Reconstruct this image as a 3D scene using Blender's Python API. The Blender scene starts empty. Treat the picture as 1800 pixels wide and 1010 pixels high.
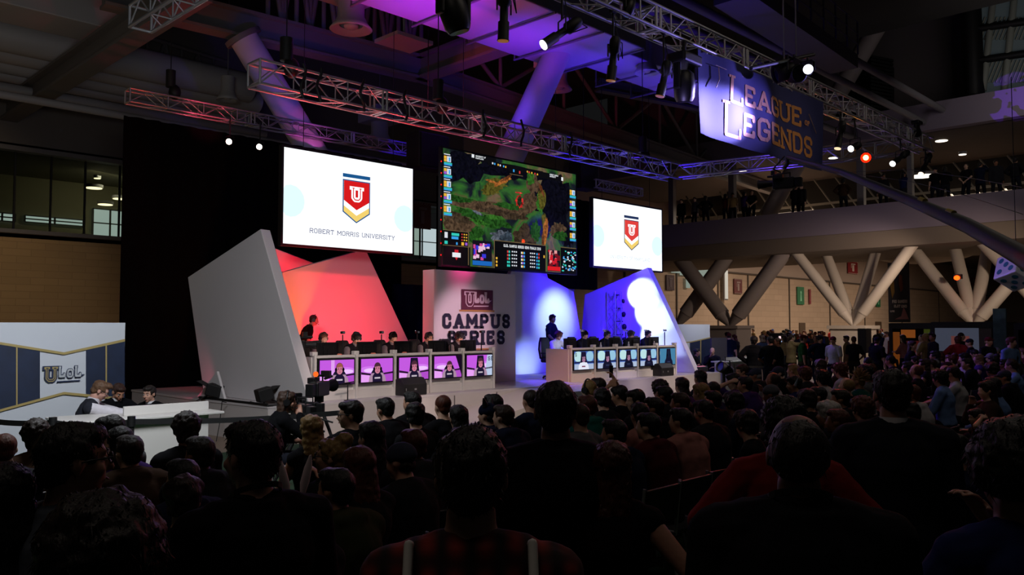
import bpy, bmesh, math, random
from math import sin, cos, pi, radians, sqrt
from mathutils import Vector as V, Matrix as M, noise, Quaternion
SC = bpy.context.scene
COL = SC.collection
random.seed(7)

# ------------------------------------------------------------------ camera
FPX = 1453.0; PITCH = radians(2.64); YAW = radians(44.4); CAM = V((0, 0, 2.0))
Fh = V((cos(YAW), sin(YAW), 0)); Rv = V((sin(YAW), -cos(YAW), 0)); Uz = V((0, 0, 1))
Fv = Fh * cos(PITCH) + Uz * sin(PITCH); Uv = Uz * cos(PITCH) - Fh * sin(PITCH)
cd = bpy.data.cameras.new('camera'); cam = bpy.data.objects.new('camera', cd); COL.objects.link(cam)
cd.sensor_width = 36; cd.lens = FPX / 1800 * 36; cd.clip_end = 300; cd.clip_start = .05
cam.matrix_world = M((( Rv.x, Uv.x, -Fv.x, CAM.x), (Rv.y, Uv.y, -Fv.y, CAM.y), (Rv.z, Uv.z, -Fv.z, CAM.z), (0, 0, 0, 1)))
SC.camera = cam
def ray(px, py): return Fv + Rv * ((px - 900) / FPX) + Uv * ((505 - py) / FPX)
def pz(px, py, z): d = ray(px, py); return CAM + d * ((z - CAM.z) / d.z)
def pY(px, py, y): d = ray(px, py); return CAM + d * (y / d.y)
def pX(px, py, x): d = ray(px, py); return CAM + d * (x / d.x)
def pd(px, py, k): d = ray(px, py); return CAM + d * (k / d.dot(Fh))

# ------------------------------------------------------------------ world, exposure, lights
w = bpy.data.worlds.new('hall_air'); SC.world = w; w.use_nodes = True
w.node_tree.nodes['Background'].inputs[0].default_value = (.92, .95, 1, 1)
w.node_tree.nodes['Background'].inputs[1].default_value = .006
SC.view_settings.view_transform = 'Standard'; SC.view_settings.look = 'None'
SC.view_settings.exposure = 0; SC.view_settings.gamma = 1; SC.view_settings.use_curve_mapping = False
SC.cycles.max_bounces = 5; SC.cycles.diffuse_bounces = 3; SC.cycles.glossy_bounces = 2
SC.cycles.transmission_bounces = 3; SC.cycles.transparent_max_bounces = 6
SC.cycles.caustics_reflective = False; SC.cycles.caustics_refractive = False
SC.cycles.sample_clamp_indirect = 2.0
def aim(o, loc, tgt):
    o.location = loc; o.rotation_euler = (V(tgt) - V(loc)).to_track_quat('-Z', 'Y').to_euler()
def spot(name, loc, tgt, watt, col, ang=40, blend=.6, r=.06):
    l = bpy.data.lights.new(name, 'SPOT'); l.energy = watt; l.color = col; l.spot_size = radians(ang); l.spot_blend = blend
    l.shadow_soft_size = r; o = bpy.data.objects.new(name, l); COL.objects.link(o); aim(o, loc, tgt); return o
def area(name, loc, tgt, watt, col, sx=1, sy=1):
    l = bpy.data.lights.new(name, 'AREA'); l.energy = watt; l.color = col; l.shape = 'RECTANGLE'; l.size = sx; l.size_y = sy
    o = bpy.data.objects.new(name, l); COL.objects.link(o); aim(o, loc, tgt); return o
RED = (1, .018, .038); BLUE = (.034, .002, 1); CY = (.42, .62, 1); WARM = (1, .78, .6); MAG = (.75, .05, .8)
# red wash on the left set pieces
spot('red_wash_light', (9.2, 12.6, 4.6), (9.8, 16, 2.0), 330, RED, 60, .8)
spot('red_wash_light', (11.4, 12.8, 4.6), (11.0, 16, 1.9), 290, RED, 55, .8)
spot('red_wash_light', (13.4, 13.6, 4.4), (12.4, 16, 2.0), 150, (1, .03, .28), 45, .9)
spot('red_up_fill', (9.4, 14.3, .75), (9.6, 16, 2.6), 150, RED, 115, 1, .15)  # unseen floor fills added where the screens block the hanging washes
spot('red_up_fill', (11.3, 14.3, .75), (11.2, 16, 2.7), 130, (1, .025, .08), 115, 1, .15)
spot('red_up_fill', (9.6, 16.4, 2.2), (9.4, 16.9, 3.6), 230, RED, 120, 1, .1)
spot('amber_uplight', (8.35, 14.4, .8), (8.8, 16, 1.9), 330, (1, .22, .01), 80, 1)
spot('red_edge_light', (6.85, 15.1, .74), (7.15, 15.7, .9), 7, (1, .08, .2), 80, .9)
spot('blue_side_light', (18.9, 14.5, 3.2), (20.6, 16.4, 2.4), 420, BLUE, 90, .9)
# blue wash on the right set pieces
spot('blue_wash_light', (16.2, 12.9, 5.6), (16.4, 16, 2.2), 1000, BLUE, 62, .8)
spot('blue_wash_light', (18.4, 13.0, 5.6), (18.8, 17, 2.0), 1200, BLUE, 62, .8)
spot('blue_wash_light', (17.6, 13.6, 5.6), (20.6, 15.2, 2.2), 1500, BLUE, 60, .8)
spot('blue_floor_light', (15.4, 15.3, 3.6), (14.9, 12.9, .6), 900, BLUE, 50, .8)
spot('blue_floor_light', (17.2, 9.5, 5.4), (17.4, 12.3, .6), 260, BLUE, 22, .8)
# pale cyan beams that burn out on the panels
spot('cyan_beam_light', (18.2, 14.3, 2.95), (18.15, 16, 2.25), 300, CY, 62, .9, .05)
spot('cyan_beam_light', (16.7, 14.9, .75), (16.9, 16, 1.0), 70, CY, 66, .9, .05)
for k, (y, z, a) in enumerate(((14.75, 2.95, 44), (14.45, 2.35, 40), (14.05, 1.75, 46))):
    spot('cyan_beam_light', (19.5, 15.4, 2.95 - .41 * (k if k < 2 else 4)), (20.65, y, z), 300, (.55, .72, 1), a, .35, .04)
# key light on the desks and on the stage fronts
for x0, x1 in ((7.6, 9.1), (10.4, 11.6), (14.6, 16.3), (17.0, 18.7), (19.2, 20.0)):
    spot('key_light', (x0, 6.8, 5.4), (x1, 12.8, .55), 800, (1, .79, .71), 27, .55, .1)
spot('key_light', (6.0, 7.6, 5.4), (7.5, 14.4, 1.2), 190, (1, .80, .76), 48, .8, .1)
spot('key_light', (12.6, 6.8, 5.4), (13.0, 14.3, 1.9), 2000, (1, .58, .74), 16, .7, .1)
spot('orange_side_light', (11.0, 9.6, 4.4), (15.0, 12.9, .7), 420, (1, .27, .12), 22, .8, .1)
# purple and blue throw on the roof
for x, e, c in ((8.4, 560, (.55, .012, .62)), (11.2, 620, (.36, .012, .9)), (14.2, 420, (.20, .02, 1)), (17.2, 260, (.09, .02, 1)), (20.4, 230, (.09, .02, 1)), (23.6, 160, (.09, .02, 1))):
    spot('purple_uplight' if x < 15 else 'blue_uplight', (x, 13.0, 6.3), (x + .2, 13.6, 9), e, c, 74, 1)
spot('purple_column_light', (13.6, 13.5, 6.4), (15.6, 16.0, 8.6), 330, (.12, .03, 1), 50, .8)
spot('red_column_light', (9.4, 13.4, 6.4), (15.5, 16.4, 8.6), 1200, (1, .10, .2), 22, .8)
spot('girder_light', (10, 15.5, 7.2), (13, 21, 9.6), 190, (.12, .05, 1), 60, 1)
for x, c, e in ((8.2, (1, .03, .04), 150), (10.6, (1, .03, .05), 150), (13, (.8, .04, .25), 90), (15.6, BLUE, 200), (18.2, BLUE, 200)):
    spot('truss_uplight', (x, 12.7, 4.5), (x, 12.6, 6.2), e, c, 100, .8)
for x, c in ((9, (1, .06, .14)), (12, (.7, .08, .5)), (15, BLUE)):
    spot('truss_uplight', (x, 17.9, 6.0), (x, 19.2, 7.1), 110, c, 50, .8)
spot('truss_uplight', (19.0, 9.8, 4.9), (19.6, 9.8, 6.2), 90, (.15, .06, 1), 100, .8)
spot('truss_uplight', (9.5, 6.2, 4.6), (10.2, 6.5, 6.2), 34, (.45, .35, 1), 90, .8)
# the banner lamp, plus an added warm fill
spot('banner_light', (14.3, 4.6, 5.6), (10.95, 6.3, 5.15), 15000, (.42, .36, 1), 15, 1, .05)
spot('banner_light', (14.3, 4.6, 5.6), (10.8, 6.3, 5.3), 800, (.30, .24, 1), 36, 1, .05)
spot('banner_warm_fill', (12.6, 2.6, 4.6), (13.2, 6.3, 5.2), 60, (1, .78, .62), 34, 1, .05)  # added weak fill so the right part of the banner shows
# presenters' corner
area('booth_light', (3.0, 7.2, 4.4), (2.6, 11.2, 1.0), 210, (.90, .95, 1), 1.5, 1)
area('booth_light', (22.6, 12.3, 3.0), (22.4, 13.9, 1.2), 26, (.95, .97, 1), 1.0, .4)
spot('booth_light', (24.2, 8.0, 6.0), (24.5, 13.0, 1.2), 420, (.95, .97, 1), 30, .8, .2)
# brick wall, far hall
spot('wall_light', (-1.0, 22.0, 9.2), (1.5, 32, 2.6), 1500, (1, .76, .46), 84, .5, .4)
for x, y, e in ((44, 22, 1500), (54, 24, 2200), (66, 22, 2800), (80, 21, 3000), (46, 12, 900), (58, 12, 1100)):
    area('hall_light', (x, y, 8.6), (x, y, 0), e * .40, WARM, 4, 3)
for x, y in ((33.5, 15.2), (32, 11)):
    spot('hall_light', (x, y - 6, 4.6), (37, y - .6, 3.8), 1100, WARM, 60, .8, .3)
area('hall_light', (31, 14, 4.9), (31, 14, 0), 60, WARM, 3, 3)
area('bridge_light', (41, 14, 10.0), (41, 14, 7), 40, WARM, 2, 14)
area('crowd_light', (32, 12, 5.0), (29, 12, 1), 60, (.30, .16, 1), 2, 1)
spot('crowd_light', (17, 12.0, 5.4), (17.5, 5.0, 1.2), 750, (.30, .12, 1), 75, 1, .1)
spot('crowd_light', (22, 12.0, 5.4), (23, 5.5, 1.2), 650, (.30, .14, 1), 75, 1, .1)
spot('crowd_rim_fill', (6.2, 9.0, 3.4), (1.3, 2.4, 1.5), 70, (.55, .32, 1), 50, 1, .1)  # added spot for a violet rim on the nearest heads
spot('crowd_red_light', (19.6, 9.5, 6.2), (8.5, 3.0, 1.5), 330, (1, .12, .08), 60, 1, .1)
area('gallery_light', (13, 34.6, 7.9), (12.5, 36, 5.5), 75, (1, .92, .7), 3, 1)
for x in (0, 8, 16):
    area('audience_fill', (x, 2.5, 8.8), (x, 2.5, 0), 32, (1, .86, .74), 3, 3)  # added overhead fill that lifts the dark foreground, no fixture modelled
area('roof_glow', (0, 16, 4.2), (2, 22, 11), 60, (1, .86, .6), 4, 3)
area('upper_wall_fill', (33, 6, 10.5), (40, 9, 13.5), 60, (1, .92, .88), 4, 3)  # added fill that lifts the black wall above the walkway
area('roof_glow', (33, 14, 5.0), (36.5, 15, 9), 14, (.85, .75, 1), 3, 3)

# ------------------------------------------------------------------ helpers
def lin(c):
    if isinstance(c, str): c = tuple(int(c[i:i + 2], 16) for i in (0, 2, 4))
    return tuple((x / 255 / 12.92 if x / 255 <= .04045 else ((x / 255 + .055) / 1.055) ** 2.4) for x in c)
MATS = {}
def mat(name, col=None, rough=.6, metal=0, emit=None, es=1, noise_amt=0, scale=8, bump=0, spec=.5, stretch=None):
    if name in MATS: return MATS[name]
    m = bpy.data.materials.new(name); MATS[name] = m; m.use_nodes = True
    nt = m.node_tree; b = nt.nodes['Principled BSDF']
    col = lin(col) if col else (0, 0, 0)
    b.inputs['Base Color'].default_value = (*col, 1); b.inputs['Roughness'].default_value = rough; b.inputs['Metallic'].default_value = metal
    b.inputs['Specular IOR Level'].default_value = spec
    if emit: b.inputs['Emission Color'].default_value = (*lin(emit), 1); b.inputs['Emission Strength'].default_value = es
    if noise_amt or bump:
        tc = nt.nodes.new('ShaderNodeTexCoord'); mp = nt.nodes.new('ShaderNodeMapping'); n = nt.nodes.new('ShaderNodeTexNoise')
        nt.links.new(tc.outputs['Object'], mp.inputs[0]); nt.links.new(mp.outputs[0], n.inputs['Vector']); n.inputs['Scale'].default_value = scale
        n.inputs['Detail'].default_value = 4
        if stretch: mp.inputs['Scale'].default_value = stretch
        if noise_amt:
            mx = nt.nodes.new('ShaderNodeMix'); mx.data_type = 'RGBA'
            mx.inputs[6].default_value = (*[c * (1 - noise_amt) for c in col], 1); mx.inputs[7].default_value = (*[min(1, c * (1 + noise_amt)) for c in col], 1)
            nt.links.new(n.outputs[0], mx.inputs[0]); nt.links.new(mx.outputs[2], b.inputs['Base Color'])
        if bump:
            bp = nt.nodes.new('ShaderNodeBump'); bp.inputs['Strength'].default_value = bump; bp.inputs['Distance'].default_value = .01
            nt.links.new(n.outputs[0], bp.inputs['Height']); nt.links.new(bp.outputs[0], b.inputs['Normal'])
    return m
def emi(c, s=1.0, rough=.3):
    if not isinstance(c, str): c = '%02x%02x%02x' % c
    return mat('glow_%s_%d' % (c, int(s * 100)), '000000', rough, emit=c, es=s, spec=.2)
def objcol(name, rough, namt, scale, bump, stretch=None, spec=.3):
    m = mat(name, '808080', rough, noise_amt=.01, scale=scale, bump=bump, spec=spec, stretch=stretch)
    nt = m.node_tree; b = nt.nodes['Principled BSDF']; oi = nt.nodes.new('ShaderNodeObjectInfo')
    mx = [n for n in nt.nodes if n.type == 'MIX'][0]; hs = nt.nodes.new('ShaderNodeHueSaturation'); hs.inputs['Value'].default_value = 1 - namt
    nt.links.new(oi.outputs['Color'], hs.inputs['Color']); nt.links.new(hs.outputs[0], mx.inputs[6]); nt.links.new(oi.outputs['Color'], mx.inputs[7])
    return m
SKIN = objcol('skin', .5, .15, 30, .05); CLOTH = objcol('woven_cloth', .95, .35, 18, .3, spec=.1)
HAIRM = objcol('hair_strands', .55, .6, 60, .9, (1, 1, .25), spec=.35); SHOEM = objcol('shoe_leather', .5, .3, 20, .1)
BLK = mat('black_plastic', '0b0b0d', .45, noise_amt=.3, scale=20); MBLK = mat('matt_black_metal', '08080a', .6, noise_amt=.3, scale=10)
ALU = mat('aluminium_tube', 'b9b9bd', .38, .75, noise_amt=.15, scale=6); WHT = mat('white_laminate', 'd8d4d0', .35, noise_amt=.03, scale=3)
PANEL = mat('white_panel_fabric', 'dcd8da', .75, noise_amt=.03, scale=1.5, bump=.05)

class MB:
    def __init__(s): s.v = []; s.f = []; s.m = []; s.sm = []
    def add(s, vs, fs, mi=0, smooth=False):
        b = len(s.v); s.v += [V(x) for x in vs]; s.f += [tuple(b + i for i in f) for f in fs]; s.m += [mi] * len(fs); s.sm += [smooth] * len(fs); return s
    def box(s, c, d, rot=None, mi=0):
        c = V(c); h = V(d) / 2; R = rot or M.Identity(3)
        vs = [c + R @ V((x * h.x, y * h.y, z * h.z)) for x in (-1, 1) for y in (-1, 1) for z in (-1, 1)]
        return s.add(vs, [(0, 1, 3, 2), (4, 6, 7, 5), (0, 4, 5, 1), (2, 3, 7, 6), (0, 2, 6, 4), (1, 5, 7, 3)], mi)
    def tube(s, a, b, r, n=8, r2=None, mi=0, caps=True, smooth=True):
        a = V(a); b = V(b); r2 = r if r2 is None else r2; d = (b - a)
        if d.length < 1e-6: return s
        q = d.to_track_quat('Z', 'Y').to_matrix(); vs = []
        for p, rr in ((a, r), (b, r2)):
            for i in range(n): t = 2 * pi * i / n; vs.append(p + q @ V((cos(t) * rr, sin(t) * rr, 0)))
        s.add(vs, [(i, (i + 1) % n, n + (i + 1) % n, n + i) for i in range(n)], mi, smooth)
        if caps: s.add(vs[:n], [tuple(range(n))[::-1]], mi); s.add(vs[n:], [tuple(range(n))], mi)
        return s
    def path(s, pts, r, n=8, mi=0):
        for a, b in zip(pts, pts[1:]): s.tube(a, b, r, n, mi=mi)
        for p in pts[1:-1]: s.ball(p, (r, r, r), 6, 4, mi=mi)
        return s
    def ball(s, c, r, n=12, k=8, rot=None, mi=0):
        c = V(c); R = rot or M.Identity(3); vs = [c + R @ V((0, 0, -r[2]))]
        for j in range(1, k):
            ph = -pi / 2 + pi * j / k
            for i in range(n): t = 2 * pi * i / n; vs.append(c + R @ V((r[0] * cos(ph) * cos(t), r[1] * cos(ph) * sin(t), r[2] * sin(ph))))
        vs.append(c + R @ V((0, 0, r[2]))); L = len(vs) - 1; fs = []
        for i in range(n):
            i2 = (i + 1) % n; fs.append((0, 1 + i2, 1 + i)); fs.append((L, L - n + i, L - n + i2))
            for j in range(k - 2): a = 1 + j * n; fs.append((a + i, a + i2, a + n + i2, a + n + i))
        return s.add(vs, fs, mi, True)
    def cap(s, a, ra, b, rb, n=10, k=3, flat=1, side=None):   # capsule, closed, elliptical when flat<1
        a = V(a); b = V(b); d = b - a; L = d.length
        if L < 1e-5: return s.ball(a, (ra, ra, ra))
        z = d / L; x = (V(side) if side is not None else z.orthogonal()); x = (x - z * x.dot(z)); x = x.normalized() if x.length > 1e-4 else z.orthogonal().normalized(); y = z.cross(x)
        rings = []
        for j in range(1, k + 1): t = pi / 2 * j / k; rings.append((a - z * ra * cos(t), ra * sin(t)))
        for j in range(k): t = pi / 2 * j / k; rings.append((b + z * rb * sin(t), rb * cos(t)))
        vs = [a - z * ra]
        for p, r in rings:
            for i in range(n): t = 2 * pi * i / n; vs.append(p + x * cos(t) * r + y * sin(t) * r * flat)
        vs.append(b + z * rb); Z = len(vs) - 1; fs = []
        for i in range(n):
            i2 = (i + 1) % n; fs.append((0, 1 + i2, 1 + i)); fs.append((Z, Z - n + i, Z - n + i2))
            for j in range(len(rings) - 1): q = 1 + j * n; fs.append((q + i, q + i2, q + n + i2, q + n + i))
        return s.add(vs, fs, 0, True)
    def loft(s, secs, n=14, mi=0, smooth=True, caps=True):     # secs: (centre, xvec, yvec)
        vs = []
        for c, x, y in secs:
            for i in range(n): t = 2 * pi * i / n; vs.append(V(c) + V(x) * cos(t) + V(y) * sin(t))
        fs = []
        for j in range(len(secs) - 1):
            for i in range(n): i2 = (i + 1) % n; fs.append((j * n + i, j * n + i2, j * n + n + i2, j * n + n + i))
        s.add(vs, fs, mi, smooth)
        if caps: s.add(vs[:n], [tuple(range(n))[::-1]], mi); s.add(vs[-n:], [tuple(range(n))], mi)
        return s
    def prism(s, pts, ext, mi=0):
        pts = [V(p) for p in pts]; n = len(pts); e = V(ext)
        vs = pts + [p + e for p in pts]
        fs = [tuple(range(n)), tuple(range(2 * n - 1, n - 1, -1))] + [(i, n + i, n + (i + 1) % n, (i + 1) % n) for i in range(n)]
        return s.add(vs, fs, mi)
    def face(s, pts, mi=0): return s.add(pts, [tuple(range(len(pts)))], mi)
    def xf(s, mtx): s.v = [mtx @ v for v in s.v]; return s
    def mesh(s, name, mats):
        me = bpy.data.meshes.new(name); me.from_pydata([tuple(v) for v in s.v], [], s.f)
        for m in (mats if isinstance(mats, (list, tuple)) else [mats]): me.materials.append(m)
        me.polygons.foreach_set('material_index', s.m); me.polygons.foreach_set('use_smooth', s.sm); me.update(); return me
    def fix(s, me):
        bm = bmesh.new(); bm.from_mesh(me); bmesh.ops.recalc_face_normals(bm, faces=bm.faces); bm.to_mesh(me); bm.free()
    def build(s, name, mats, parent=None, bevel=0, color=None):
        o0 = V((0, 0, 0))
        if parent is None:
            xs = [v.x for v in s.v]; ys = [v.y for v in s.v]; zs = [v.z for v in s.v]
            o0 = V(((min(xs) + max(xs)) / 2, (min(ys) + max(ys)) / 2, min(zs)))
            s.v = [v - o0 for v in s.v]
        else:
            mi = world_of(parent).inverted(); s.v = [mi @ v for v in s.v]
        me = s.mesh(name, mats); s.fix(me)
        o = bpy.data.objects.new(name, me); COL.objects.link(o); o.location = o0
        if parent: o.parent = parent
        if bevel:
            b = o.modifiers.new('bevel', 'BEVEL'); b.width = bevel; b.segments = 2; b.limit_method = 'ANGLE'
        if color: o.color = (*color, 1)
        return o
def world_of(o):
    m = M.LocRotScale(o.location, o.rotation_euler, o.scale)
    return world_of(o.parent) @ m if o.parent else m
LAB = set()
def tag(o, label=None, cat=None, group=None, kind=None):
    if label:
        o['label'] = label
    if cat: o['category'] = cat
    if group: o['group'] = group
    if kind: o['kind'] = kind
    return o
def thing(name, label, cat, loc=(0, 0, 0), rz=0, group=None, scale=1):
    o = bpy.data.objects.new(name, None); COL.objects.link(o); o.location = loc; o.rotation_euler = (0, 0, rz); o.scale = (scale,) * 3
    o.empty_display_size = .1; return tag(o, label, cat, group)
def struct(name, mb, m, label=None): o = mb.build(name, m); o['kind'] = 'structure'; return tag(o, label)
def copy_tree(o, loc=None, rot=None, label=None, group=None, parent=None):
    c = o.copy(); COL.objects.link(c)
    if parent: c.parent = parent
    if loc is not None: c.location = loc
    if rot is not None: c.rotation_euler = rot if not isinstance(rot, (int, float)) else (0, 0, rot)
    if label: c['label'] = label
    if group: c['group'] = group
    for ch in list(o.children): copy_tree(ch, parent=c)
    return c

# ---- block lettering drawn as strokes with slab serifs
GL = {
'A': (.80, [[(0, 0), (.5, 1), (1, 0)], [(.2, .32), (.8, .32)]], [(0, 0), (1, 0)]),
'B': (.75, [[(0, 0), (0, 1), (.75, 1), (1, .86), (1, .64), (.75, .52), (0, .52)], [(.75, .52), (1, .4), (1, .14), (.75, 0), (0, 0)]], []),
'C': (.72, [[(1, .70), (1, .84), (.78, 1), (.22, 1), (0, .84), (0, .16), (.22, 0), (.78, 0), (1, .16), (1, .30)]], []),
'D': (.75, [[(0, 0), (0, 1), (.7, 1), (1, .78), (1, .22), (.7, 0), (0, 0)]], []),
'E': (.70, [[(1, .8), (1, 1), (0, 1), (0, 0), (1, 0), (1, .2)], [(0, .52), (.7, .52)]], []),
'F': (.70, [[(1, .8), (1, 1), (0, 1), (0, 0)], [(0, .52), (.7, .52)]], [(0, 0)]),
'G': (.76, [[(1, .74), (1, .84), (.78, 1), (.22, 1), (0, .84), (0, .16), (.22, 0), (.78, 0), (1, .16), (1, .45), (.55, .45)]], []),
'I': (.24, [[(.5, 0), (.5, 1)]], [(.5, 0), (.5, 1)]),
'L': (.68, [[(0, 1), (0, 0), (1, 0), (1, .24)]], [(0, 1)]),
'M': (.95, [[(0, 0), (0, 1), (.5, .3), (1, 1), (1, 0)]], [(0, 0), (1, 0)]),
'N': (.80, [[(0, 0), (0, 1), (1, 0), (1, 1)]], [(0, 0), (1, 1)]),
'O': (.76, [[(.22, 0), (0, .16), (0, .84), (.22, 1), (.78, 1), (1, .84), (1, .16), (.78, 0), (.22, 0)]], []),
'P': (.74, [[(0, 0), (0, 1), (.75, 1), (1, .85), (1, .58), (.75, .44), (0, .44)]], [(0, 0)]),
'R': (.78, [[(0, 0), (0, 1), (.75, 1), (1, .86), (1, .62), (.75, .5), (0, .5)], [(.6, .5), (1, 0)]], [(0, 0), (1, 0)]),
'S': (.70, [[(1, .74), (1, .85), (.78, 1), (.22, 1), (0, .85), (0, .66), (.22, .52), (.78, .48), (1, .34), (1, .15), (.78, 0), (.22, 0), (0, .15), (0, .26)]], []),
'T': (.76, [[(0, .8), (0, 1), (1, 1), (1, .8)], [(.5, 1), (.5, 0)]], [(.5, 0)]),
'U': (.78, [[(0, 1), (0, .18), (.24, 0), (.76, 0), (1, .18), (1, 1)]], [(0, 1), (1, 1)]),
'V': (.78, [[(0, 1), (.5, 0), (1, 1)]], [(0, 1), (1, 1)]),
'Y': (.78, [[(0, 1), (.5, .48), (1, 1)], [(.5, .48), (.5, 0)]], [(0, 1), (1, 1), (.5, 0)]),
'W': (1.0, [[(0, 1), (.27, 0), (.5, .7), (.73, 0), (1, 1)]], [(0, 1), (1, 1)]),
'0': (.70, [[(.22, 0), (0, .16), (0, .84), (.22, 1), (.78, 1), (1, .84), (1, .16), (.78, 0), (.22, 0)]], []),
'1': (.36, [[(.1, .8), (.5, 1), (.5, 0)]], [(.5, 0)]),
'2': (.70, [[(0, .74), (0, .85), (.22, 1), (.78, 1), (1, .85), (1, .62), (0, 0), (1, 0)]], []),
'6': (.70, [[(1, .84), (.78, 1), (.22, 1), (0, .84), (0, .16), (.22, 0), (.78, 0), (1, .16), (1, .4), (.78, .54), (0, .54)]], []),
' ': (.40, [], [])}
def text(mb, s, o, h, X=V((1, 0, 0)), Y=V((0, 0, 1)), t=.16, sp=.14, ws=1.0, serif=.5, mi=0, width=None, slant=0):
    """draw s from the lower left corner o; h letter height; the flat strokes lie in the plane X,Y"""
    X = V(X).normalized(); Y = V(Y).normalized(); o = V(o)
    tot = sum(GL[c][0] * ws + sp for c in s) - sp
    kx = (width / (tot * h)) if width else 1
    x0 = 0; nrm = X.cross(Y) * .0006; lay = 0
    for c in s:
        w, pls, ser = GL[c]; w = w * ws; iw = max(w - t, 0)
        def P(a, b): return (x0 + t / 2 + a * iw, t / 2 + b * (1 - t))
        def put(q): 
            nonlocal lay
            lay += 1
            mb.face([o + X * ((a + slant * b) * h * kx) + Y * b * h + nrm * (lay % 7) for a, b in q], mi)
        for pl in pls:
            for a, b in zip(pl, pl[1:]):
                a = V(P(*a)); b = V(P(*b)); d = (b - a)
                if d.length < 1e-6: continue
                d.normalize(); n = V((-d.y, d.x)) * t / 2
                put([a + n, a - n, b - n, b + n])
            for p in pl:
                p = V(P(*p)); e = t / 2 * 1.02
                put([(p.x + e * cos(k * pi / 4 + pi / 8), p.y + e * sin(k * pi / 4 + pi / 8)) for k in range(8)])
        for p in ser:
            a = P(*p); L = t * (1 + serif) / 2 + .03; y = 0 if p[1] < .5 else 1 - t * .75
            put([(a[0] - L, y), (a[0] + L, y), (a[0] + L, y + t * .75), (a[0] - L, y + t * .75)])
        x0 += w + sp
    return x0 * h * kx
# ================================================================== the hall
def wallmat(name, c, brick=None, rough=.85):
    m = mat(name, c, rough, noise_amt=.10, scale=.8, bump=.05); nt = m.node_tree; b = nt.nodes['Principled BSDF']
    if brick:
        tc = nt.nodes.new('ShaderNodeTexCoord'); mp = nt.nodes.new('ShaderNodeMapping'); mp.inputs['Rotation'].default_value = (pi / 2, 0, 0)
        br = nt.nodes.new('ShaderNodeTexBrick'); nt.links.new(tc.outputs['Object'], mp.inputs[0]); nt.links.new(mp.outputs[0], br.inputs['Vector'])
        cc = lin(c); br.inputs['Color1'].default_value = (*[x * 1.03 for x in cc], 1); br.inputs['Color2'].default_value = (*[x * .93 for x in cc], 1)
        br.inputs['Mortar'].default_value = (*[x * .8 for x in cc], 1); br.inputs['Scale'].default_value = brick[0]; br.inputs['Mortar Size'].default_value = .012
        br.inputs['Brick Width'].default_value = brick[1]; br.inputs['Row Height'].default_value = brick[2]
        nt.links.new(br.outputs[0], b.inputs['Base Color'])
    return m
CONC = mat('concrete_paint', '6d6663', .8, noise_amt=.1, scale=.6); STEEL = mat('painted_steel', '6e6b6d', .55, noise_amt=.1, scale=1.2)
DARKST = mat('dark_roof_deck', '2b2926', .8, noise_amt=.25, scale=.7); DUCT = mat('duct_sheet', 'b5b2b6', .5, .1, noise_amt=.06, scale=1)
struct('floor', MB().face([(-16, -8, 0), (132, -8, 0), (132, 46, 0), (-16, 46, 0)]), mat('hall_floor', '8a7a6a', .45, noise_amt=.2, scale=.5), 'tan concrete floor of the exhibition hall')
cp = MB().box((8, 4.2, .006), (33, 16.4, .012)); struct('floor_carpet', cp, mat('green_carpet', '1e3c22', .95, noise_amt=.4, scale=40, bump=.4), 'dark green carpet under the audience')
YW = 32.0
# left/back wall: block wall, sill, window band, soffit wall
bw = MB(); bw.box((7, YW + .15, 2.6), (44, .3, 5.2)); struct('wall_back', bw, wallmat('block_wall', 'a98c66', (.9, .8, .22)), 'tan block wall behind the stage')
sl = MB().box((7, YW - .05, 5.22), (44, .5, .14)); struct('trim_1', sl, STEEL)
bu = MB().box((7, YW + .15, 11.1), (44, .3, 6.2)); struct('wall_back_upper', bu, CONC)
tr = MB().box((7, YW - .08, 8.07), (44, .4, .16)); struct('trim_2', tr, STEEL)
# glazed balcony band above the block wall
gm = bpy.data.materials.new('tinted_glass'); gm.use_nodes = True; nt = gm.node_tree; b = nt.nodes['Principled BSDF']
b.inputs['Base Color'].default_value = (.5, .55, .45, 1); b.inputs['Transmission Weight'].default_value = 1; b.inputs['Roughness'].default_value = .02; b.inputs['IOR'].default_value = 1.1
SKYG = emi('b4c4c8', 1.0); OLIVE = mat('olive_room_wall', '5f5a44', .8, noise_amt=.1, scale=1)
wr = MB(); wr.box((7, YW + 6.1, 6.6), (44, .2, 3.2)); wr.box((7, YW + 3, 8.2), (44, 6, .15)); wr.box((7, YW + 3, 5.1), (44, 6, .15)); struct('wall_gallery', wr, OLIVE, 'olive back room seen through the gallery windows')
wi = thing('window_1', 'long band of gallery windows above the tan block wall', 'window', (-3, YW, 5.3)); wi['kind'] = 'structure'
fr = MB(); gl = []
xs = [-6] + [pY(px, 330, YW).x for px in (27, 91, 151)] + [pY(212, 330, YW).x, 14.2, 16.6, 19, 21.4, 23.8, 26.2]
for i, x in enumerate(xs): fr.box((x, YW + .1, 6.66), (.06, .08, 2.76))
fr.build('window_frame', MBLK, wi)
for a, c in zip(xs, xs[1:]): MB().box(((a + c) / 2, YW + .12, 6.66), (c - a - .06, .02, 2.7)).build('pane', gm, wi)
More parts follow.
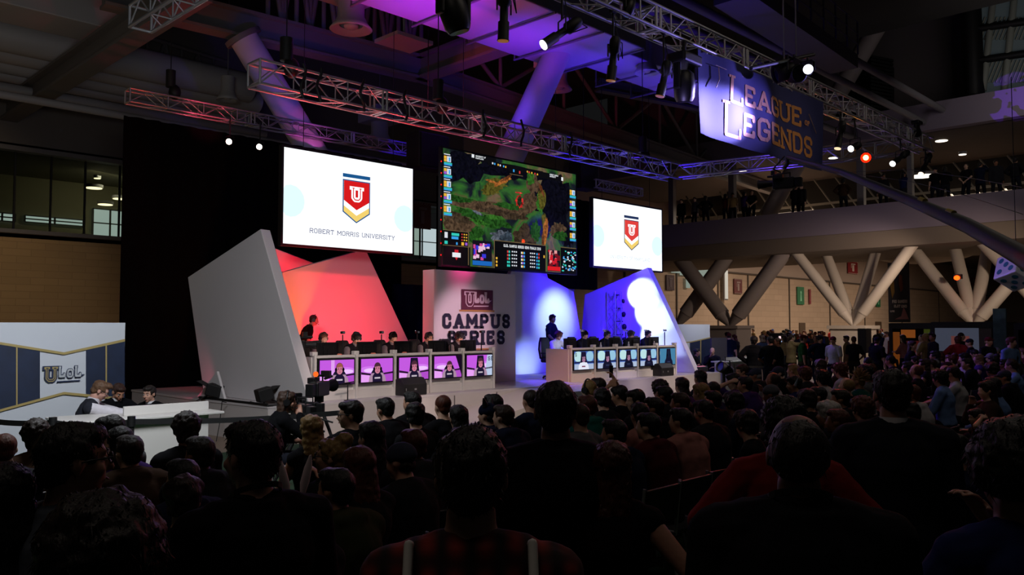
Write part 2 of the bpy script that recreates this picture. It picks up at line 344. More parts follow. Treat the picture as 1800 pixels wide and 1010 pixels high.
# glowing panes: windows seen across the gallery, and a reflection put behind the glass
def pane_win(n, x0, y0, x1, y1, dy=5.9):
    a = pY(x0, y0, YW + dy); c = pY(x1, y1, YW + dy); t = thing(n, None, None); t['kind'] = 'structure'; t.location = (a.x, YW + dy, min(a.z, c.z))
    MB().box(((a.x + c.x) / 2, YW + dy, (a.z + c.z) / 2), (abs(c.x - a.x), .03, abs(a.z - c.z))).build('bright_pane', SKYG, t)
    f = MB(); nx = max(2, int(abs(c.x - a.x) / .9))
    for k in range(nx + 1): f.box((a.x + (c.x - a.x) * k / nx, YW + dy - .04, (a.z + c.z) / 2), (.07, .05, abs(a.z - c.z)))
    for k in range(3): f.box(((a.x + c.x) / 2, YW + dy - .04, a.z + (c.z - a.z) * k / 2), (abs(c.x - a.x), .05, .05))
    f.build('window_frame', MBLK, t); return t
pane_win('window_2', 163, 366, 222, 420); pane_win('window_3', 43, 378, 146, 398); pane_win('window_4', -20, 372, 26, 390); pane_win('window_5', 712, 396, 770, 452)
lm = emi('ffe9b0', 3.0)
def disc_light(px, py, y=None, z=None, r=.22, x=None, name='ceiling_downlight', label='', k=3.0, col='ffe9c0', grp='round downlights'):
    p = pY(px, py, y) if y is not None else (pX(px, py, x) if x is not None else pz(px, py, z))
    t = thing(name, label, 'light', p, group=grp)
    MB().tube(p + V((0, 0, .0)), p + V((0, 0, .05)), r, 20).build('lamp_face', emi(col, k), t)
    MB().tube(p + V((0, 0, .02)), p + V((0, 0, .14)), r * 1.12, 20).build('rim', STEEL, t); return t
for i, (px, py, r) in enumerate(((171, 314, .12), (165, 331, .30), (185, 360, .27), (210, 350, .25), (212, 298, .10), (20, 278, .1))):
    disc_light(px, py, y=YW + 2.2 + .6 * i * .3, r=r, label='round lit ceiling lamp in the gallery, %s' % ['small, over the widest lamp', 'widest, nearest the dark panes', 'lower right of the widest one', 'cut off by the black curtain', 'topmost, by the curtain edge', 'faint, far left pane'][i], grp='gallery ceiling lamps')
disc_light(105, 234, z=8.9, r=.17, label='round pendant lamp under the roof, above the gallery windows', k=4)
disc_light(38, 175, z=9.6, r=.001, label='tiny dark lamp') if False else None
# far right long wall
rw = MB(); rw.box((83, YW + .15, 3.0), (108, .3, 6.0)); struct('wall_far', rw, wallmat('beige_wall', 'ad9884', (.55, .8, .25)), 'beige lower wall across the far hall')
ru = MB(); ru.box((83, YW + .15, 10.1), (108, .3, 8.2)); struct('wall_far_upper', ru, mat('pale_wall_paint', 'a49388', .85, noise_amt=.05, scale=.5))
sm = MB()
for x in (37, 43, 49, 54.5, 59, 66, 74, 82, 92, 104): sm.box((x, YW - .03, 3.0), (.14, .08, 6.0))
sm.box((83, YW - .05, 6.02), (108, .12, .12)); struct('trim_3', sm, mat('dark_seam', '4a4038', .8))
struct('wall_end', MB().box((129, 16, 7), (.3, 44, 14)), CONC)
for i, (px, py, wv, hv) in enumerate(((1229, 590, 1.2, 3.1),)): pass
for i, (px, y0) in enumerate(((1409, 567), (1543, 565))):
    a = pY(px - 5, y0, YW); c = pY(px + 5, y0, YW)
    d = MB().box(((a.x + c.x) / 2, YW - .06, a.z / 2), (c.x - a.x, .06, a.z)); struct('door_%d' % (i + 1), d, mat('brown_door', '4d3c2c', .6, noise_amt=.1))
# hall ceiling (dark deck)
struct('ceiling', MB().box((10, 16, 14.35), (50, 48, .3)), DARKST, 'dark roof deck'); struct('ceiling_high', MB().box((84, 16, 23.1), (98, 48, .3)), DARKST); struct('wall_roof_step', MB().box((35, 16, 18.7), (.3, 48, 8.6)), DARKST)

# fire extinguisher / exit signs on the far wall
def sign(px0, py0, px1, py1, y, base, fg, lab, shape='ext', cat='sign'):
    a = pY(px0, py0, y); c = pY(px1, py0, y); zb = pY((px0 + px1) / 2, py1, y).z; zt = pY((px0 + px1) / 2, py0, y).z
    t = thing('wall_sign', lab, cat, ((a.x + c.x) / 2, y, zb), group='safety signs on the far wall'); X0, W, H = a.x, c.x - a.x, zt - zb
    MB().box((X0 + W / 2, y, (zb + zt) / 2), (W, .05, H)).build('board', mat('sign_' + base, base, .6), t)
    s = MB(); yy = y - .04
    if shape == 'ext':
        s.face([(X0 + W * .42, yy, zb + H * .2), (X0 + W * .62, yy, zb + H * .2), (X0 + W * .62, yy, zb + H * .68), (X0 + W * .42, yy, zb + H * .68)])
        s.face([(X0 + W * .30, yy, zb + H * .72), (X0 + W * .74, yy, zb + H * .72), (X0 + W * .78, yy, zb + H * .82), (X0 + W * .34, yy, zb + H * .82)])
        s.face([(X0 + W * .30, yy, zb + H * .45), (X0 + W * .35, yy, zb + H * .45), (X0 + W * .35, yy, zb + H * .8), (X0 + W * .30, yy, zb + H * .8)])
    else:
        s.ball((X0 + W * .5, yy, zb + H * .68), (W * .11, .01, W * .11)); s.face([(X0 + W * .38, yy, zb + H * .2), (X0 + W * .62, yy, zb + H * .2), (X0 + W * .56, yy, zb + H * .6), (X0 + W * .44, yy, zb + H * .6)])
    s.build('symbol', mat('sign_fg_' + fg, fg, .6), t)
    if shape == 'ext':
        st = MB()
        for k in range(7):
            for zz in (zb + .01 * H, zb + .93 * H): st.face([(X0 + W * (k / 7 + .02), yy, zz), (X0 + W * (k / 7 + .09), yy, zz), (X0 + W * (k / 7 + .13), yy, zz + H * .06), (X0 + W * (k / 7 + .06), yy, zz + H * .06)])
        st.build('stripe_border', mat('sign_fg_' + fg, fg, .6), t)
    return t
sign(726, 356, 757, 402, YW - .9, '5c1820', '6d5560', 'large dark red hanging sign with an extinguisher pictogram between two screens')
sign(1490, 459, 1507, 481, YW - .1, '8c1f26', 'd8c8c0', 'red extinguisher sign on the pale wall between the lit white struts')
sign(1706, 487, 1719, 502, YW - .1, '8c1f26', 'd8c8c0', 'small red extinguisher sign, farthest right on the wall')
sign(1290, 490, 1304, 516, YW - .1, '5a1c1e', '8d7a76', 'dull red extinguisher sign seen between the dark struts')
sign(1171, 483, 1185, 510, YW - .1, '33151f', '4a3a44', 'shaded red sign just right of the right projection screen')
sign(1401, 504, 1413, 535, YW - .1, '1f6a44', '7fc4a0', 'green exit sign with a figure, left of the lit struts', 'man')
sign(1540, 518, 1547, 539, YW - .1, '1f6a44', '7fc4a0', 'small green exit sign half hidden by a white strut', 'man')
s_ = sign(1422, 508, 1425, 534, YW - .1, '7c2430', 'a05a60', 'narrow red sign right beside the green exit sign', 'man')
# three clustered white pendant lamp units (tall white window slots) on the wall left
for i, (x0, y0, x1, y1) in enumerate(((1195, 455, 1245, 487), (1206, 487, 1213, 506), (1180, 470, 1196, 480))):
    a = pY(x0, y0, YW - .2); c = pY(x1, y1, YW - .2); struct('window_%d' % (6 + i), MB().box(((a.x + c.x) / 2, YW - .2, (a.z + c.z) / 2), (c.x - a.x, .04, a.z - c.z)), emi('9fb0a4', .55))
k = thing('wall_light', 'tall thin lit lamp beside the dark strut cluster', 'light', pY(1278, 525, YW - .4)); a = pY(1275, 475, YW - .4); c = pY(1279, 525, YW - .4)
MB().box(((a.x + c.x) / 2, YW - .4, (a.z + c.z) / 2), (c.x - a.x, .1, a.z - c.z)).build('tube', emi('d8cfc0', .8), k); MB().box(((a.x + c.x) / 2, YW - .3, (a.z + c.z) / 2), (c.x - a.x + .3, .1, a.z - c.z + .2)).build('housing', CONC, k)

# ------------------------------------------------ bridge with struts
XB = 37.0
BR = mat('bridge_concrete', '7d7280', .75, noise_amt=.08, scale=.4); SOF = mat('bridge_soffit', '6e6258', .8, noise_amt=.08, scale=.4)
zt, zm, zb = 7.35, 6.15, 5.45
pr = MB().prism([(XB, -4, zm), (XB, -4, zt), (XB + .3, -4, zt), (XB + .5, -4, zm)], (0, 35.9, 0)); struct('wall_bridge', pr, BR, 'grey parapet of the raised walkway')
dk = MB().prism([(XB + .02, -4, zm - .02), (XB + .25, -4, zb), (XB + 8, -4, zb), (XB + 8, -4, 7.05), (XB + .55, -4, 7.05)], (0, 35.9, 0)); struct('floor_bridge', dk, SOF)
fz0, fz1 = 10.25, 11.4
fa = MB().prism([(XB, -4, fz0), (XB, -4, fz1), (XB + .6, -4, fz1), (XB + .6, -4, fz0)], (0, 35.9, 0)); struct('trim_4', fa, BR, 'upper grey fascia over the walkway')
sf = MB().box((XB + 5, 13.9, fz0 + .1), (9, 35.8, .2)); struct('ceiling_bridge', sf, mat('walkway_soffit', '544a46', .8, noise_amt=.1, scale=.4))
for i, (px, py, r) in enumerate(((1307, 302, .22), (1465, 278, .22), (1655, 248, .25), (1290, 353, .18), (1622, 310, .55), (1692, 272, .15))):
    disc_light(px, py, x=XB + 2.5 if i != 4 else XB + 3.5, r=r, label=['round downlight over the left end of the walkway', 'round downlight left of the red flare', 'round downlight near the far right of the soffit', 'low small lamp between people on the walkway', 'wide oval lamp over the people on the walkway', 'faint small lamp at right on the walkway'][i], k=3, col='fff0d8', grp='walkway downlights')
# balcony posts, rear windows with diagonal mullions
for i, px in enumerate((1182, 1288, 1602, 1515)):
    p = pX(px, 372, XB + 1.0); t = MB().box((p.x, p.y, 8.8), (.3, .3 if i != 2 else .2, 2.9)).build('walkway_post', STEEL); tag(t, ['slim grey post at the left end of the walkway', 'slim grey post beside a standing group on the walkway', 'pale thin post under the truss end, on the walkway', 'grey post right below the red flare'][i], 'post', 'posts on the walkway')
bg = MB(); 
for k in range(26):
    y = -4 + k * 1.2; bg.tube((XB + 8, y, 6.3), (XB + 8, y + 2.6, 10.2), .05, 6)
bg.box((XB + 8, 11, 7.4), (.1, 30, .12)); bg.box((XB + 8, 11, 8.8), (.1, 30, .12)); bg.build('mullion_grid', mat('pale_mullion', '8a8a84', .6)); tag(bpy.data.objects['mullion_grid'], 'slanting pale mullions of the windows behind the walkway', 'window frame'); bpy.data.objects['mullion_grid']['kind'] = 'structure'
struct('wall_walkway', MB().box((XB + 8.6, 11, 8.3), (.2, 30, 4.2)), mat('walkway_back', '2c2a28', .8))

def vcluster(px, py, tops, lab, dark=False, X=XB + 1.2, r=.25, ped=True):
    b = pX(px, 572, X); b.z = 2.0; t = thing('strut_column', lab, 'column', (b.x, b.y, 0), group='branching columns under the walkway')
    m = mat('white_column_paint', 'c4b8ac', .6, noise_amt=.05, scale=.5) if not dark else mat('grey_column_paint', '8a7f7c', .7, noise_amt=.05, scale=.5)  # darker copy of the column paint carries the shade on dark struts
    if ped:
        MB().prism([(b.x - .75, b.y - .75, 0), (b.x + .75, b.y - .75, 0), (b.x + .75, b.y + .75, 0), (b.x - .75, b.y + .75, 0)], (0, 0, 1.85)).build('pedestal', m, t)
        MB().box((b.x, b.y, 1.93), (1.75, 1.75, .16)).build('pedestal_cap', m, t)
    for tx, ty, dx in tops:
        e = pX(tx, ty, X + dx); d = (e - b).normalized(); s0 = b + V((0, 0, .0)) + (e - b) * .10
        MB().tube(b + (e - b) * .16, e + d * .5, r, 18, r2=r).build('strut', m, t)
        MB().tube(b, b + (e - b) * .17, r * .35, 12, r2=r * .95).build('strut_foot', m, t)
    return t
vcluster(1500, 572, ((1398, 443, 0), (1448, 437, 2.5), (1543, 430, 2.5), (1606, 427, 0)), 'white four-branch column, brightly lit, centre of the far hall')
vcluster(1712, 563, ((1608, 440, 1.5), (1675, 420, 3), (1737, 430, 3), (1800, 470, 0)), 'white four-branch column right of the hanging game banner')
vcluster(1860, 563, ((1740, 440, 1), (1830, 400, 3)), 'white branching column cut by the right picture edge', ped=False)
vcluster(1284, 572, ((1198, 458, 0), (1378, 443, 0)), 'branching column in shadow, right of the stage', True, r=.4)
vcluster(1190, 565, ((1290, 435, 1),), 'shaded leaning column just right of the right screen', True, ped=False, r=.4)
# lowered round ceiling dish and hall lamps under the bridge level
e = pX(1620, 433, 46); t = thing('ceiling_dish', 'large pale curved ceiling dish behind the lit struts', 'ceiling panel', e)
MB().ball(e, (3.0, 3.0, .9), 24, 12).build('dish', mat('dish_paint', '8a7a6c', .7), t)
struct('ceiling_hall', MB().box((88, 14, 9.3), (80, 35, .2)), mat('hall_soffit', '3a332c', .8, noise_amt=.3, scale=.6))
for i, (px, py) in enumerate(((1615, 428), (1666, 433), (1709, 441), (1749, 449), (1700, 440), (1450, 462), (1790, 453))):
    disc_light(px, py, x=58 + i, r=.5, label='round bay lamp under the far hall ceiling, %s' % ['next to the pale dish', 'second from the pale dish', 'third from the dish', 'fourth from the dish', 'just left of the third', 'between the bright struts', 'by the right picture edge'][i], k=3, col='ffe8c8', grp='far hall bay lamps')
t = thing('hall_floodlight', 'small orange-red lamp on a white strut in the far hall', 'light', pX(1682, 488, 38)); MB().ball(pX(1682, 488, 38), (.12, .12, .1)).build('bulb', emi('ff3c08', 6), t); MB().box(pX(1684, 486, 38.15), (.2, .3, .2)).build('housing', BLK, t)

# structures above the bridge (far upper right)
ub = MB(); ub.box((XB + 3.2, 14, 17.2), (.3, 34, 11.6)); struct('wall_upper', ub, mat('upper_wall', '5d5658', .8, noise_amt=.06, scale=.4))
lo = thing('louvre_vent', 'tall black slatted louvre high above the walkway', 'vent', pX(1530, 200, XB + 2))
for k in range(17):
    y0 = 100 + k * 6.2; f = (k / 16); a = pX(1530 - 4 - 64 * f, y0 + 3 + 2 * f, XB + 2.6); c = pX(1531, y0, XB + 2); d = pX(1570, y0 + 8, XB + 3)
    MB().prism([a, c, c + V((0, 0, .10)), a + V((0, 0, .10))], (.25, 0, -.05)).build('slat', MBLK, lo); MB().prism([c, d, d + V((0, 0, .10)), c + V((0, 0, .10))], (.25, 0, -.05)).build('slat', MBLK, lo)
MB().face([pX(1532, 98, XB + 2.7), pX(1572, 120, XB + 3.05), pX(1572, 206, XB + 3.05), pX(1460, 206, XB + 2.9)]).build('shade_backing', mat('louvre_shadow', '181514', .9), lo)  # dark sheet stands in for the shade behind the slats
uw = thing('window_9', 'tall window grid with dark mullions at the upper right', 'window', pX(1755, 160, XB + 1)); uw['kind'] = 'structure'
a = pX(1708, 0, XB + 1.0); zt2 = 16
MB().face([pX(1712, -10, XB + 1.4), pX(1830, -10, XB + 1.4), pX(1830, 160, XB + 1.4), pX(1712, 166, XB + 1.4)]).build('pane', mat('dusk_glass', '5c6466', .3, emit='22282a', es=.55), uw)
f = MB()
for k, y in enumerate((52, 108)): f.tube(pX(1705, y, XB + 1.2), pX(1830, y - 18, XB + 1.2), .16, 4)
f.tube(pX(1705, -10, XB + 1.2), pX(1712, 168, XB + 1.2), .42, 4); f.build('mullion', MBLK, uw)
f = MB()
for k in range(34):
    x = 1716 + (k % 17) * 7; y = 30 + (k // 17) * 75; f.tube(pX(x, y + 40, XB + 1.35), pX(x + 16, y, XB + 1.35), .05, 4)
for xx in (1765, 1728): f.tube(pX(xx, 160, XB + 1.3), pX(xx + 18, -5, XB + 1.3), .14, 8)
f.build('roof_lattice_beyond', mat('pale_lattice', '7c8078', .6), uw)
# gobo pattern on the fascia = projector light shape
gp = thing('projector', 'small projector throwing a violet swirl on the fascia', 'projector', (30, 6.2, 9.5)) if False else None
gl_ = spot('gobo_light', (26, 6.3, 7.0), pX(1782, 180, XB), 3500, (.25, .06, 1), 9, .1, .01); gl_.data.use_nodes = True; nt = gl_.data.node_tree; em = nt.nodes['Emission']
tc = nt.nodes.new('ShaderNodeTexCoord'); wv = nt.nodes.new('ShaderNodeTexWave'); wv.wave_type = 'RINGS'; wv.inputs['Scale'].default_value = 13; wv.inputs['Distortion'].default_value = 9; wv.inputs['Detail Scale'].default_value = 1.2; rp = nt.nodes.new('ShaderNodeValToRGB'); rp.color_ramp.elements[0].position = .45; rp.color_ramp.elements[1].position = .55
nt.links.new(tc.outputs['Normal'], wv.inputs[0]); nt.links.new(wv.outputs['Fac'] if 'Fac' in wv.outputs else wv.outputs[1], rp.inputs[0]); nt.links.new(rp.outputs[0], em.inputs['Strength'])
# catwalk with railings at the upper middle right
cw = thing('catwalk', 'grey steel catwalk with railing under the roof, right of the banner', 'catwalk', pX(1440, 60, 30))
A = pz(1320, -40, 11.0); B = pz(1508, 96, 11.0); dv = (B - A); sd = V((0, 1.1, 0))
MB().prism([A, B, B + sd, A + sd], (0, 0, -.45)).build('deck', CONC, cw)
rl = MB()
for k in range(9):
    p = A + dv * k / 8; rl.tube(p, p + V((0, 0, 1.1)), .03, 6)
for h in (.35, .7, 1.1): rl.tube(A + V((0, 0, h)), B + V((0, 0, h)), .025, 6)
rl.build('railing', STEEL, cw)
# ------------------------------------------------ roof steel and ducts
def beam(a, b, w, h, lab, name='roof_beam', m=STEEL, fl=.08):
    a, b = V(a), V(b); t = thing(name, lab, 'beam', a.copy()); t['kind'] = 'structure'; d = (b - a).normalized(); s = d.cross(V((0, 0, 1))).normalized()
    u = V((0, 0, 1)); 
    for nm, (ww, z0, z1) in (('bottom_flange', (w, 0, fl)), ('web', (w * .25, fl, h - fl)), ('top_flange', (w, h - fl, h))):
        MB().prism([a - s * ww / 2 + u * z0, a + s * ww / 2 + u * z0, a + s * ww / 2 + u * z1, a - s * ww / 2 + u * z1], b - a).build(nm, m, t)
    return t
ZB = 9.6
J = pz(740, 142, ZB)
beam(pz(180, 12, ZB), J, .5, .75, 'long roof girder running left to right above the left truss')
beam(J, pz(1000, 52, ZB), .5, .75, 'roof girder running forward from the girder joint')
beam(pz(0, 222, ZB - .6), pz(352, -2, ZB - .6), .55, .7, 'wide roof girder crossing the upper left corner')
beam(J, pz(1600, 420, ZB), .4, .6, 'roof girder continuing right behind the purple duct')
beam(pz(1240, 196, ZB), pz(1050, 160, ZB), .3, .4, 'short roof girder behind the banner end')
# open web trusses between the girders
for i, (q0, q1, y) in enumerate(((pz(740, 142, ZB), pz(1500, 398, ZB), 0), (pz(470, 78, ZB), pz(740, 142, ZB), 0), (pz(0, 150, ZB + .2), pz(400, 240, ZB + .2), 0))):
    t = thing('roof_truss', ['deep web truss right of the girder joint', 'web truss left of the girder joint', 'web truss under the roof at far left'][i], 'truss', q0.copy()); t['kind'] = 'structure'
    n = 12; q0 = q0 + V((0, 0, .7)); q1 = q1 + V((0, 0, .7)); h = V((0, 0, 2.4))
    MB().tube(q0 + h, q1 + h, .1, 8).build('top_chord', STEEL, t); mb = MB()
    for k in range(n):
        a = q0 + (q1 - q0) * k / n; c = q0 + (q1 - q0) * (k + 1) / n; mb.tube(a, a + h, .07, 6); mb.tube(a if k % 2 else a + h, (c + h) if k % 2 else c, .08, 6)
    mb.build('web_members', STEEL, t)
# spiral ducts and pipes running left-right under the left roof
for i, (px, py, z, r, x1) in enumerate(((0, 84, 10.25, .42, 9), (0, 108, 10.15, .34, 9), (0, 130, 9.95, .22, 9.5), (0, 152, 9.4, .15, 10), (0, 58, 10.3, .5, 8), (140, 190, 8.7, .12, 24))):
    p = pz(px, py, z); t = MB().tube((p.x - 3, p.y, z), (x1 + 6, p.y, z), r, 20).build('round_duct', DUCT)
    for_ = tag(t, ['broad round duct, topmost of the left bundle but one', 'second round duct down in the left bundle', 'third round duct down in the left bundle', 'thin round pipe lowest in the left bundle', 'widest round duct at the top of the left bundle', 'single thin pipe behind the left truss'][i], 'duct', 'round ducts at the upper left')
for i, (x0, y0, z, wy, hz, L) in enumerate(((-4, 16.5, 10.6, 1.3, .9, 12), (-4, 13.2, 11.0, 1.3, .9, 12), (1.5, 24.5, 10.6, 1.6, .8, 7))):
    t = MB().box((x0 + L / 2, y0, z), (L, wy, hz)).build('roof_duct', DUCT, bevel=.03); tag(t, ['flat rectangular duct in the upper left corner', 'flat rectangular duct at the very top left', 'rectangular duct far left behind the round ducts'][i], 'duct', 'rectangular roof ducts')
# the wide duct lit purple
t = thing('wide_duct', 'wide flat duct with its underside lit magenta to blue', 'duct', (13, 14, 9))
pA = pz(640, -2, 9.0); pB = pz(822, 68, 9.0); yl = pz(822, 70, 9).y
MB().box((11.2, yl - 1.35, 9.45), (12.0, 2.7, .9)).build('duct_body', DUCT, t, bevel=.03)
MB().box((22.2, yl - 1.2, 9.5), (10.2, 1.5, .75)).build('duct_extension', DUCT, t, bevel=.03)
for k in range(9):
    x = 6.8 + 1.7 * k; mb = MB(); mb.tube((x, yl - 2.8, 8.95), (x, yl + .15, 8.95), .03, 6); mb.tube((x, yl + .13, 8.95), (x, yl + .13, 10.6), .025, 6); mb.build('hanger', STEEL, t)
y_ = pz(520, 30, 9.4).y; t = MB().box((13.6, y_, 9.6), (1.2, 1.0, .1)); t.tube((13.6, y_, 9.6), (13.6, y_, 14.2), .03, 6); tag(t.build('duct_flap', DUCT), 'small flat duct panel lit magenta at top', 'duct')
for i, (px, py, z, x) in enumerate(((925, 12, 10.4, 0), (1240, 20, 10.6, 0), (1210, 50, 10.45, 0), (1330, 8, 11.0, 0))):
    p = pz(px, py, z); t = MB().tube((p.x - 4, p.y, z), (37.3, p.y, z), .13, 14).build('roof_pipe', STEEL); tag(t, ['long grey pipe above the purple duct edge', 'grey pipe above the banner, upper', 'grey pipe above the banner, lower', 'grey pipe at the top right of the banner'][i], 'pipe', 'long roof pipes')
def C3_(p, z): return V((p.x, p.y, z))
def diffuser(px, py, z, r, lab):
    p = pz(px, py, z); t = thing('air_diffuser', lab, 'air vent', p, group='round air diffusers')
    mb = MB(); R = [(r * .62, .75), (r * .62, .3), (r * .8, .12), (r, 0), (r * .9, -.02), (r * .55, .1)]
    mb.loft([(p + V((0, 0, h)), (q, 0, 0), (0, q, 0)) for q, h in R], 24, caps=False).build('bell', DUCT, t)
    MB().ball(p + V((0, 0, .08)), (r * .35, r * .35, .08)).build('core', DUCT, t); MB().box(p + V((0, 0, .95)), (1.1, 1.1, .5)).build('box', DUCT, t) if r != .35 else None; MB().tube(p + V((0, 0, .7 if r == .35 else 1.1)), C3_(p, 14.2), .02, 6).build('hanger', STEEL, t) if r != .35 or px < 1000 else None
diffuser(617, 52, 8.9, .5, 'bell-shaped air diffuser glowing magenta, left of the wide duct'); diffuser(982, 158, 9.3, .42, 'round air diffuser behind the leaning column'); diffuser(1137, 128, 8.9, .35, 'small round air diffuser right of the blue duct'); diffuser(667, 250, 8.6, .5, 'round air diffuser just above the left truss line'); diffuser(400, 176, 9.2, .35, 'faint round air diffuser above the curtain truss')
# leaning white columns
a = pz(1000, 48, 9.7); b_ = pd(903, 262, a.dot(Fh) + .8); t = thing('leaning_column', 'thick leaning white column lit red and blue above the game screen', 'column', b_)
e = b_ + (b_ - a) * .9; MB().tube(a, e, .34, 24, r2=.42).build('shaft', mat('column_paint', 'c8c0c4', .6, noise_amt=.04), t); MB().tube(a, a + (e - a) * .03, .5, 24).build('head', STEEL, t)
a = pz(425, 62, 9.7); b_ = pd(522, 222, a.dot(Fh) + .8); e = b_ + (b_ - a) * .6; t = thing('leaning_column', 'leaning grey column behind the left truss', 'column', b_)
MB().tube(a, e, .38, 24, r2=.4).build('shaft', mat('column_paint', 'c8c0c4', .6, noise_amt=.04), t); MB().tube(a, a + (e - a) * .03, .5, 24).build('head', STEEL, t)
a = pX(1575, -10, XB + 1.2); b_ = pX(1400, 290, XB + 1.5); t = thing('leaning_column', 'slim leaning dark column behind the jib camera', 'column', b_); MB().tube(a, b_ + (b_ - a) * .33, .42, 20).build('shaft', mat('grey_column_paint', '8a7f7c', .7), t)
# ================================================================== the stage
ZS = .64
def C3(p, z): return V((p.x, p.y, z))
s0 = pz(346, 700, ZS); s1 = pz(470, 713.5, ZS); YF = 12.6
stg = thing('stage', 'low white stage platform with glossy top and pale front skirt', 'stage', (14, 15, 0))
outl = [(s0.x - .0, s0.y + 2.0), (s0.x, s0.y), (s1.x, s1.y), (s1.x + .35, YF), (21.6, YF), (21.6, 18.2), (s0.x, 18.2)]
MB().prism([(x, y, ZS - .04) for x, y in outl], (0, 0, .04)).build('deck', mat('stage_deck', 'cfc9cb', .22, noise_amt=.05, scale=2), stg)
cx, cy = 14, 15.4
MB().prism([(cx + (x - cx) * .998, cy + (y - cy) * .998, 0) for x, y in outl], (0, 0, ZS - .04)).build('front_skirt', mat('stage_skirt', 'c9c2c0', .6, noise_amt=.04, scale=2), stg)
nj = MB()
for x in (9.6, 11.2, 12.4, 16.6, 18.4): nj.box((x, YF + .0, .3), (.015, .03, .58))
nj.build('skirt_seam', mat('seam_grey', '77706e', .8), stg)
# front apron: landing and ramp
ap = thing('stage_ramp', 'pale ramp and landing before the stage front, lit orange and blue', 'ramp', (14, 11.8, 0))
l0 = pz(948, 686, ZS - .03); l1 = pz(1156, 676, ZS - .03); lf = [(l0.x, YF - .005), (l1.x, YF - .005), (l1.x, YF - .10), (l0.x + .9, YF - 1.35), (l0.x, YF - 1.35)]
MB().prism([(x, y, ZS - .06) for x, y in lf], (0, 0, .04)).build('landing', mat('stage_deck', 'cfc9cb', .22), ap)
MB().prism([(x, y, 0) for x, y in lf], (0, 0, ZS - .06)).build('landing_side', mat('stage_skirt', 'c9c2c0', .6), ap)
rx = l0.x; MB().add([(rx, YF - .01, 0), (rx, YF - .01, ZS - .02), (rx - 3.4, YF - .01, .02), (rx, YF - 1.35, 0), (rx, YF - 1.35, ZS - .02), (rx - 3.4, YF - 1.35, .02)], [(0, 2, 1), (3, 4, 5), (1, 2, 5, 4), (0, 1, 4, 3), (0, 3, 5, 2)]).build('ramp', mat('ramp_cover', 'd8cfc8', .5), ap)

# set pieces -------------------------------------------------------------
def panel(name, pts, ext, lab, m=PANEL, cat='set panel', grp='angular white stage panels'):
    o = MB().prism(pts, ext).build(name, m, bevel=.012); return tag(o, lab, cat, grp)
W1 = pX(330, 487, 7.5); W2 = pX(458, 402, 7.5); W3 = pX(540, 697, 7.5); W4 = pX(357, 684, 7.5)
W3 = W3 + (W3 - W2) * ((W3.z - ZS) / (W2.z - W3.z)); W4 = W4 + (W4 - W1) * ((W4.z - ZS) / (W1.z - W4.z))
panel('set_panel', [W1, W2, W3, W4], (.22, .05, 0), 'tall grey slanted side panel at the left end of the stage')
A1 = [(8.3, 16, ZS), (8.9, 16, 3.04), (11.42, 16, 3.80), (13.3, 16, ZS)]
panel('set_panel', A1, (0, .15, 0), 'large pointed red-lit panel behind the left players')
panel('set_panel', [C3(pY(470, 600, 16.9), ZS), pY(449, 423, 16.9), pY(600, 480, 16.9), C3(pY(640, 600, 16.9), ZS)], (0, .15, 0), 'rear red-lit panel peeping over the big red one')
B1 = [(19.6, 16, ZS), (18.98, 16, 3.02), (16.5, 16, 3.80), (14.6, 16, ZS)]
panel('set_panel', B1, (0, .15, 0), 'large blue-lit panel with a pale burnt-out patch, behind the standing coach')
panel('set_panel', [(19.9, 16.9, ZS), (18.6, 16.9, 4.1), (17.2, 16.9, 3.5), (16.9, 16.9, ZS)], (0, .15, 0), 'rear blue panel whose tip shows under the game screen')
R2 = pX(1138, 470, 20.6); R1 = V((20.6, 16.9, 3.0)); R3 = pX(1224, 656, 20.75); R3.z = ZS; R4 = V((20.6, 17.2, ZS))
panel('set_panel', [R1, R2, R3, R4], (.22, 0, 0), 'tall blue-lit side panel at the right end of the stage, with white beams')
t = pX(381, 651, 7.0); q = [pX(346, 697, 7.15), pX(381, 652, 7.15), pX(395, 697, 7.15)]
for p in q: 
    if p.z < ZS + .15: p.z = ZS
panel('set_panel', [q[0], q[1], q[2]], (.05, 0, 0), 'small pink-lit triangular panel at the back left stage corner')

# drapes ---------------------------------------------------------------
def drape(name, x0, x1, y, z0, z1, m, lab, amp=.06, n=None, cat='curtain', pts=None):
    n = n or int((x1 - x0) * 8); vs = []; fs = []
    for i in range(n + 1):
        x = x0 + (x1 - x0) * i / n; yy = y + amp * sin(i * 1.9) * (.7 + .3 * sin(i * .37))
        vs += [(x, yy, z0), (x, yy + .02 * sin(i), z1)]
    for i in range(n): fs.append((2 * i, 2 * i + 2, 2 * i + 3, 2 * i + 1))
    k = len(vs); vs += [(a, b + .03, c) for a, b, c in vs]; fs += [tuple(k + q for q in f[::-1]) for f in fs]
    o = MB().add(vs, fs, 0, True).build(name, m); return tag(o, lab, cat)
BC = mat('black_velour', '050506', .95, spec=.05); NAVY = mat('navy_drape', '10142c', .9, spec=.1)
xa = pY(214, 400, 19.2).x; xb = pY(706, 460, 19.2).x
drape('black_curtain', xa, xb, 19.2, 0, 6.75, BC, 'huge black curtain behind the left half of the stage')
drape('black_curtain', pY(768, 400, 17.6).x, pY(1052, 400, 17.6).x, 17.6, 3.2, 6.2, BC, 'black curtain hung behind the central game screen')
drape('navy_curtain', pY(690, 560, 19.0).x, pY(800, 560, 19.0).x, 19.0, 0, 3.2, NAVY, 'low navy curtain between the red panel and the logo wall')
drape('navy_curtain', 18.2, 21.0, 17.75, ZS, 3.25, mat('blue_grey_drape', '8d8aa0', .9), 'blue-lit draped curtain behind the light tower', amp=.09)

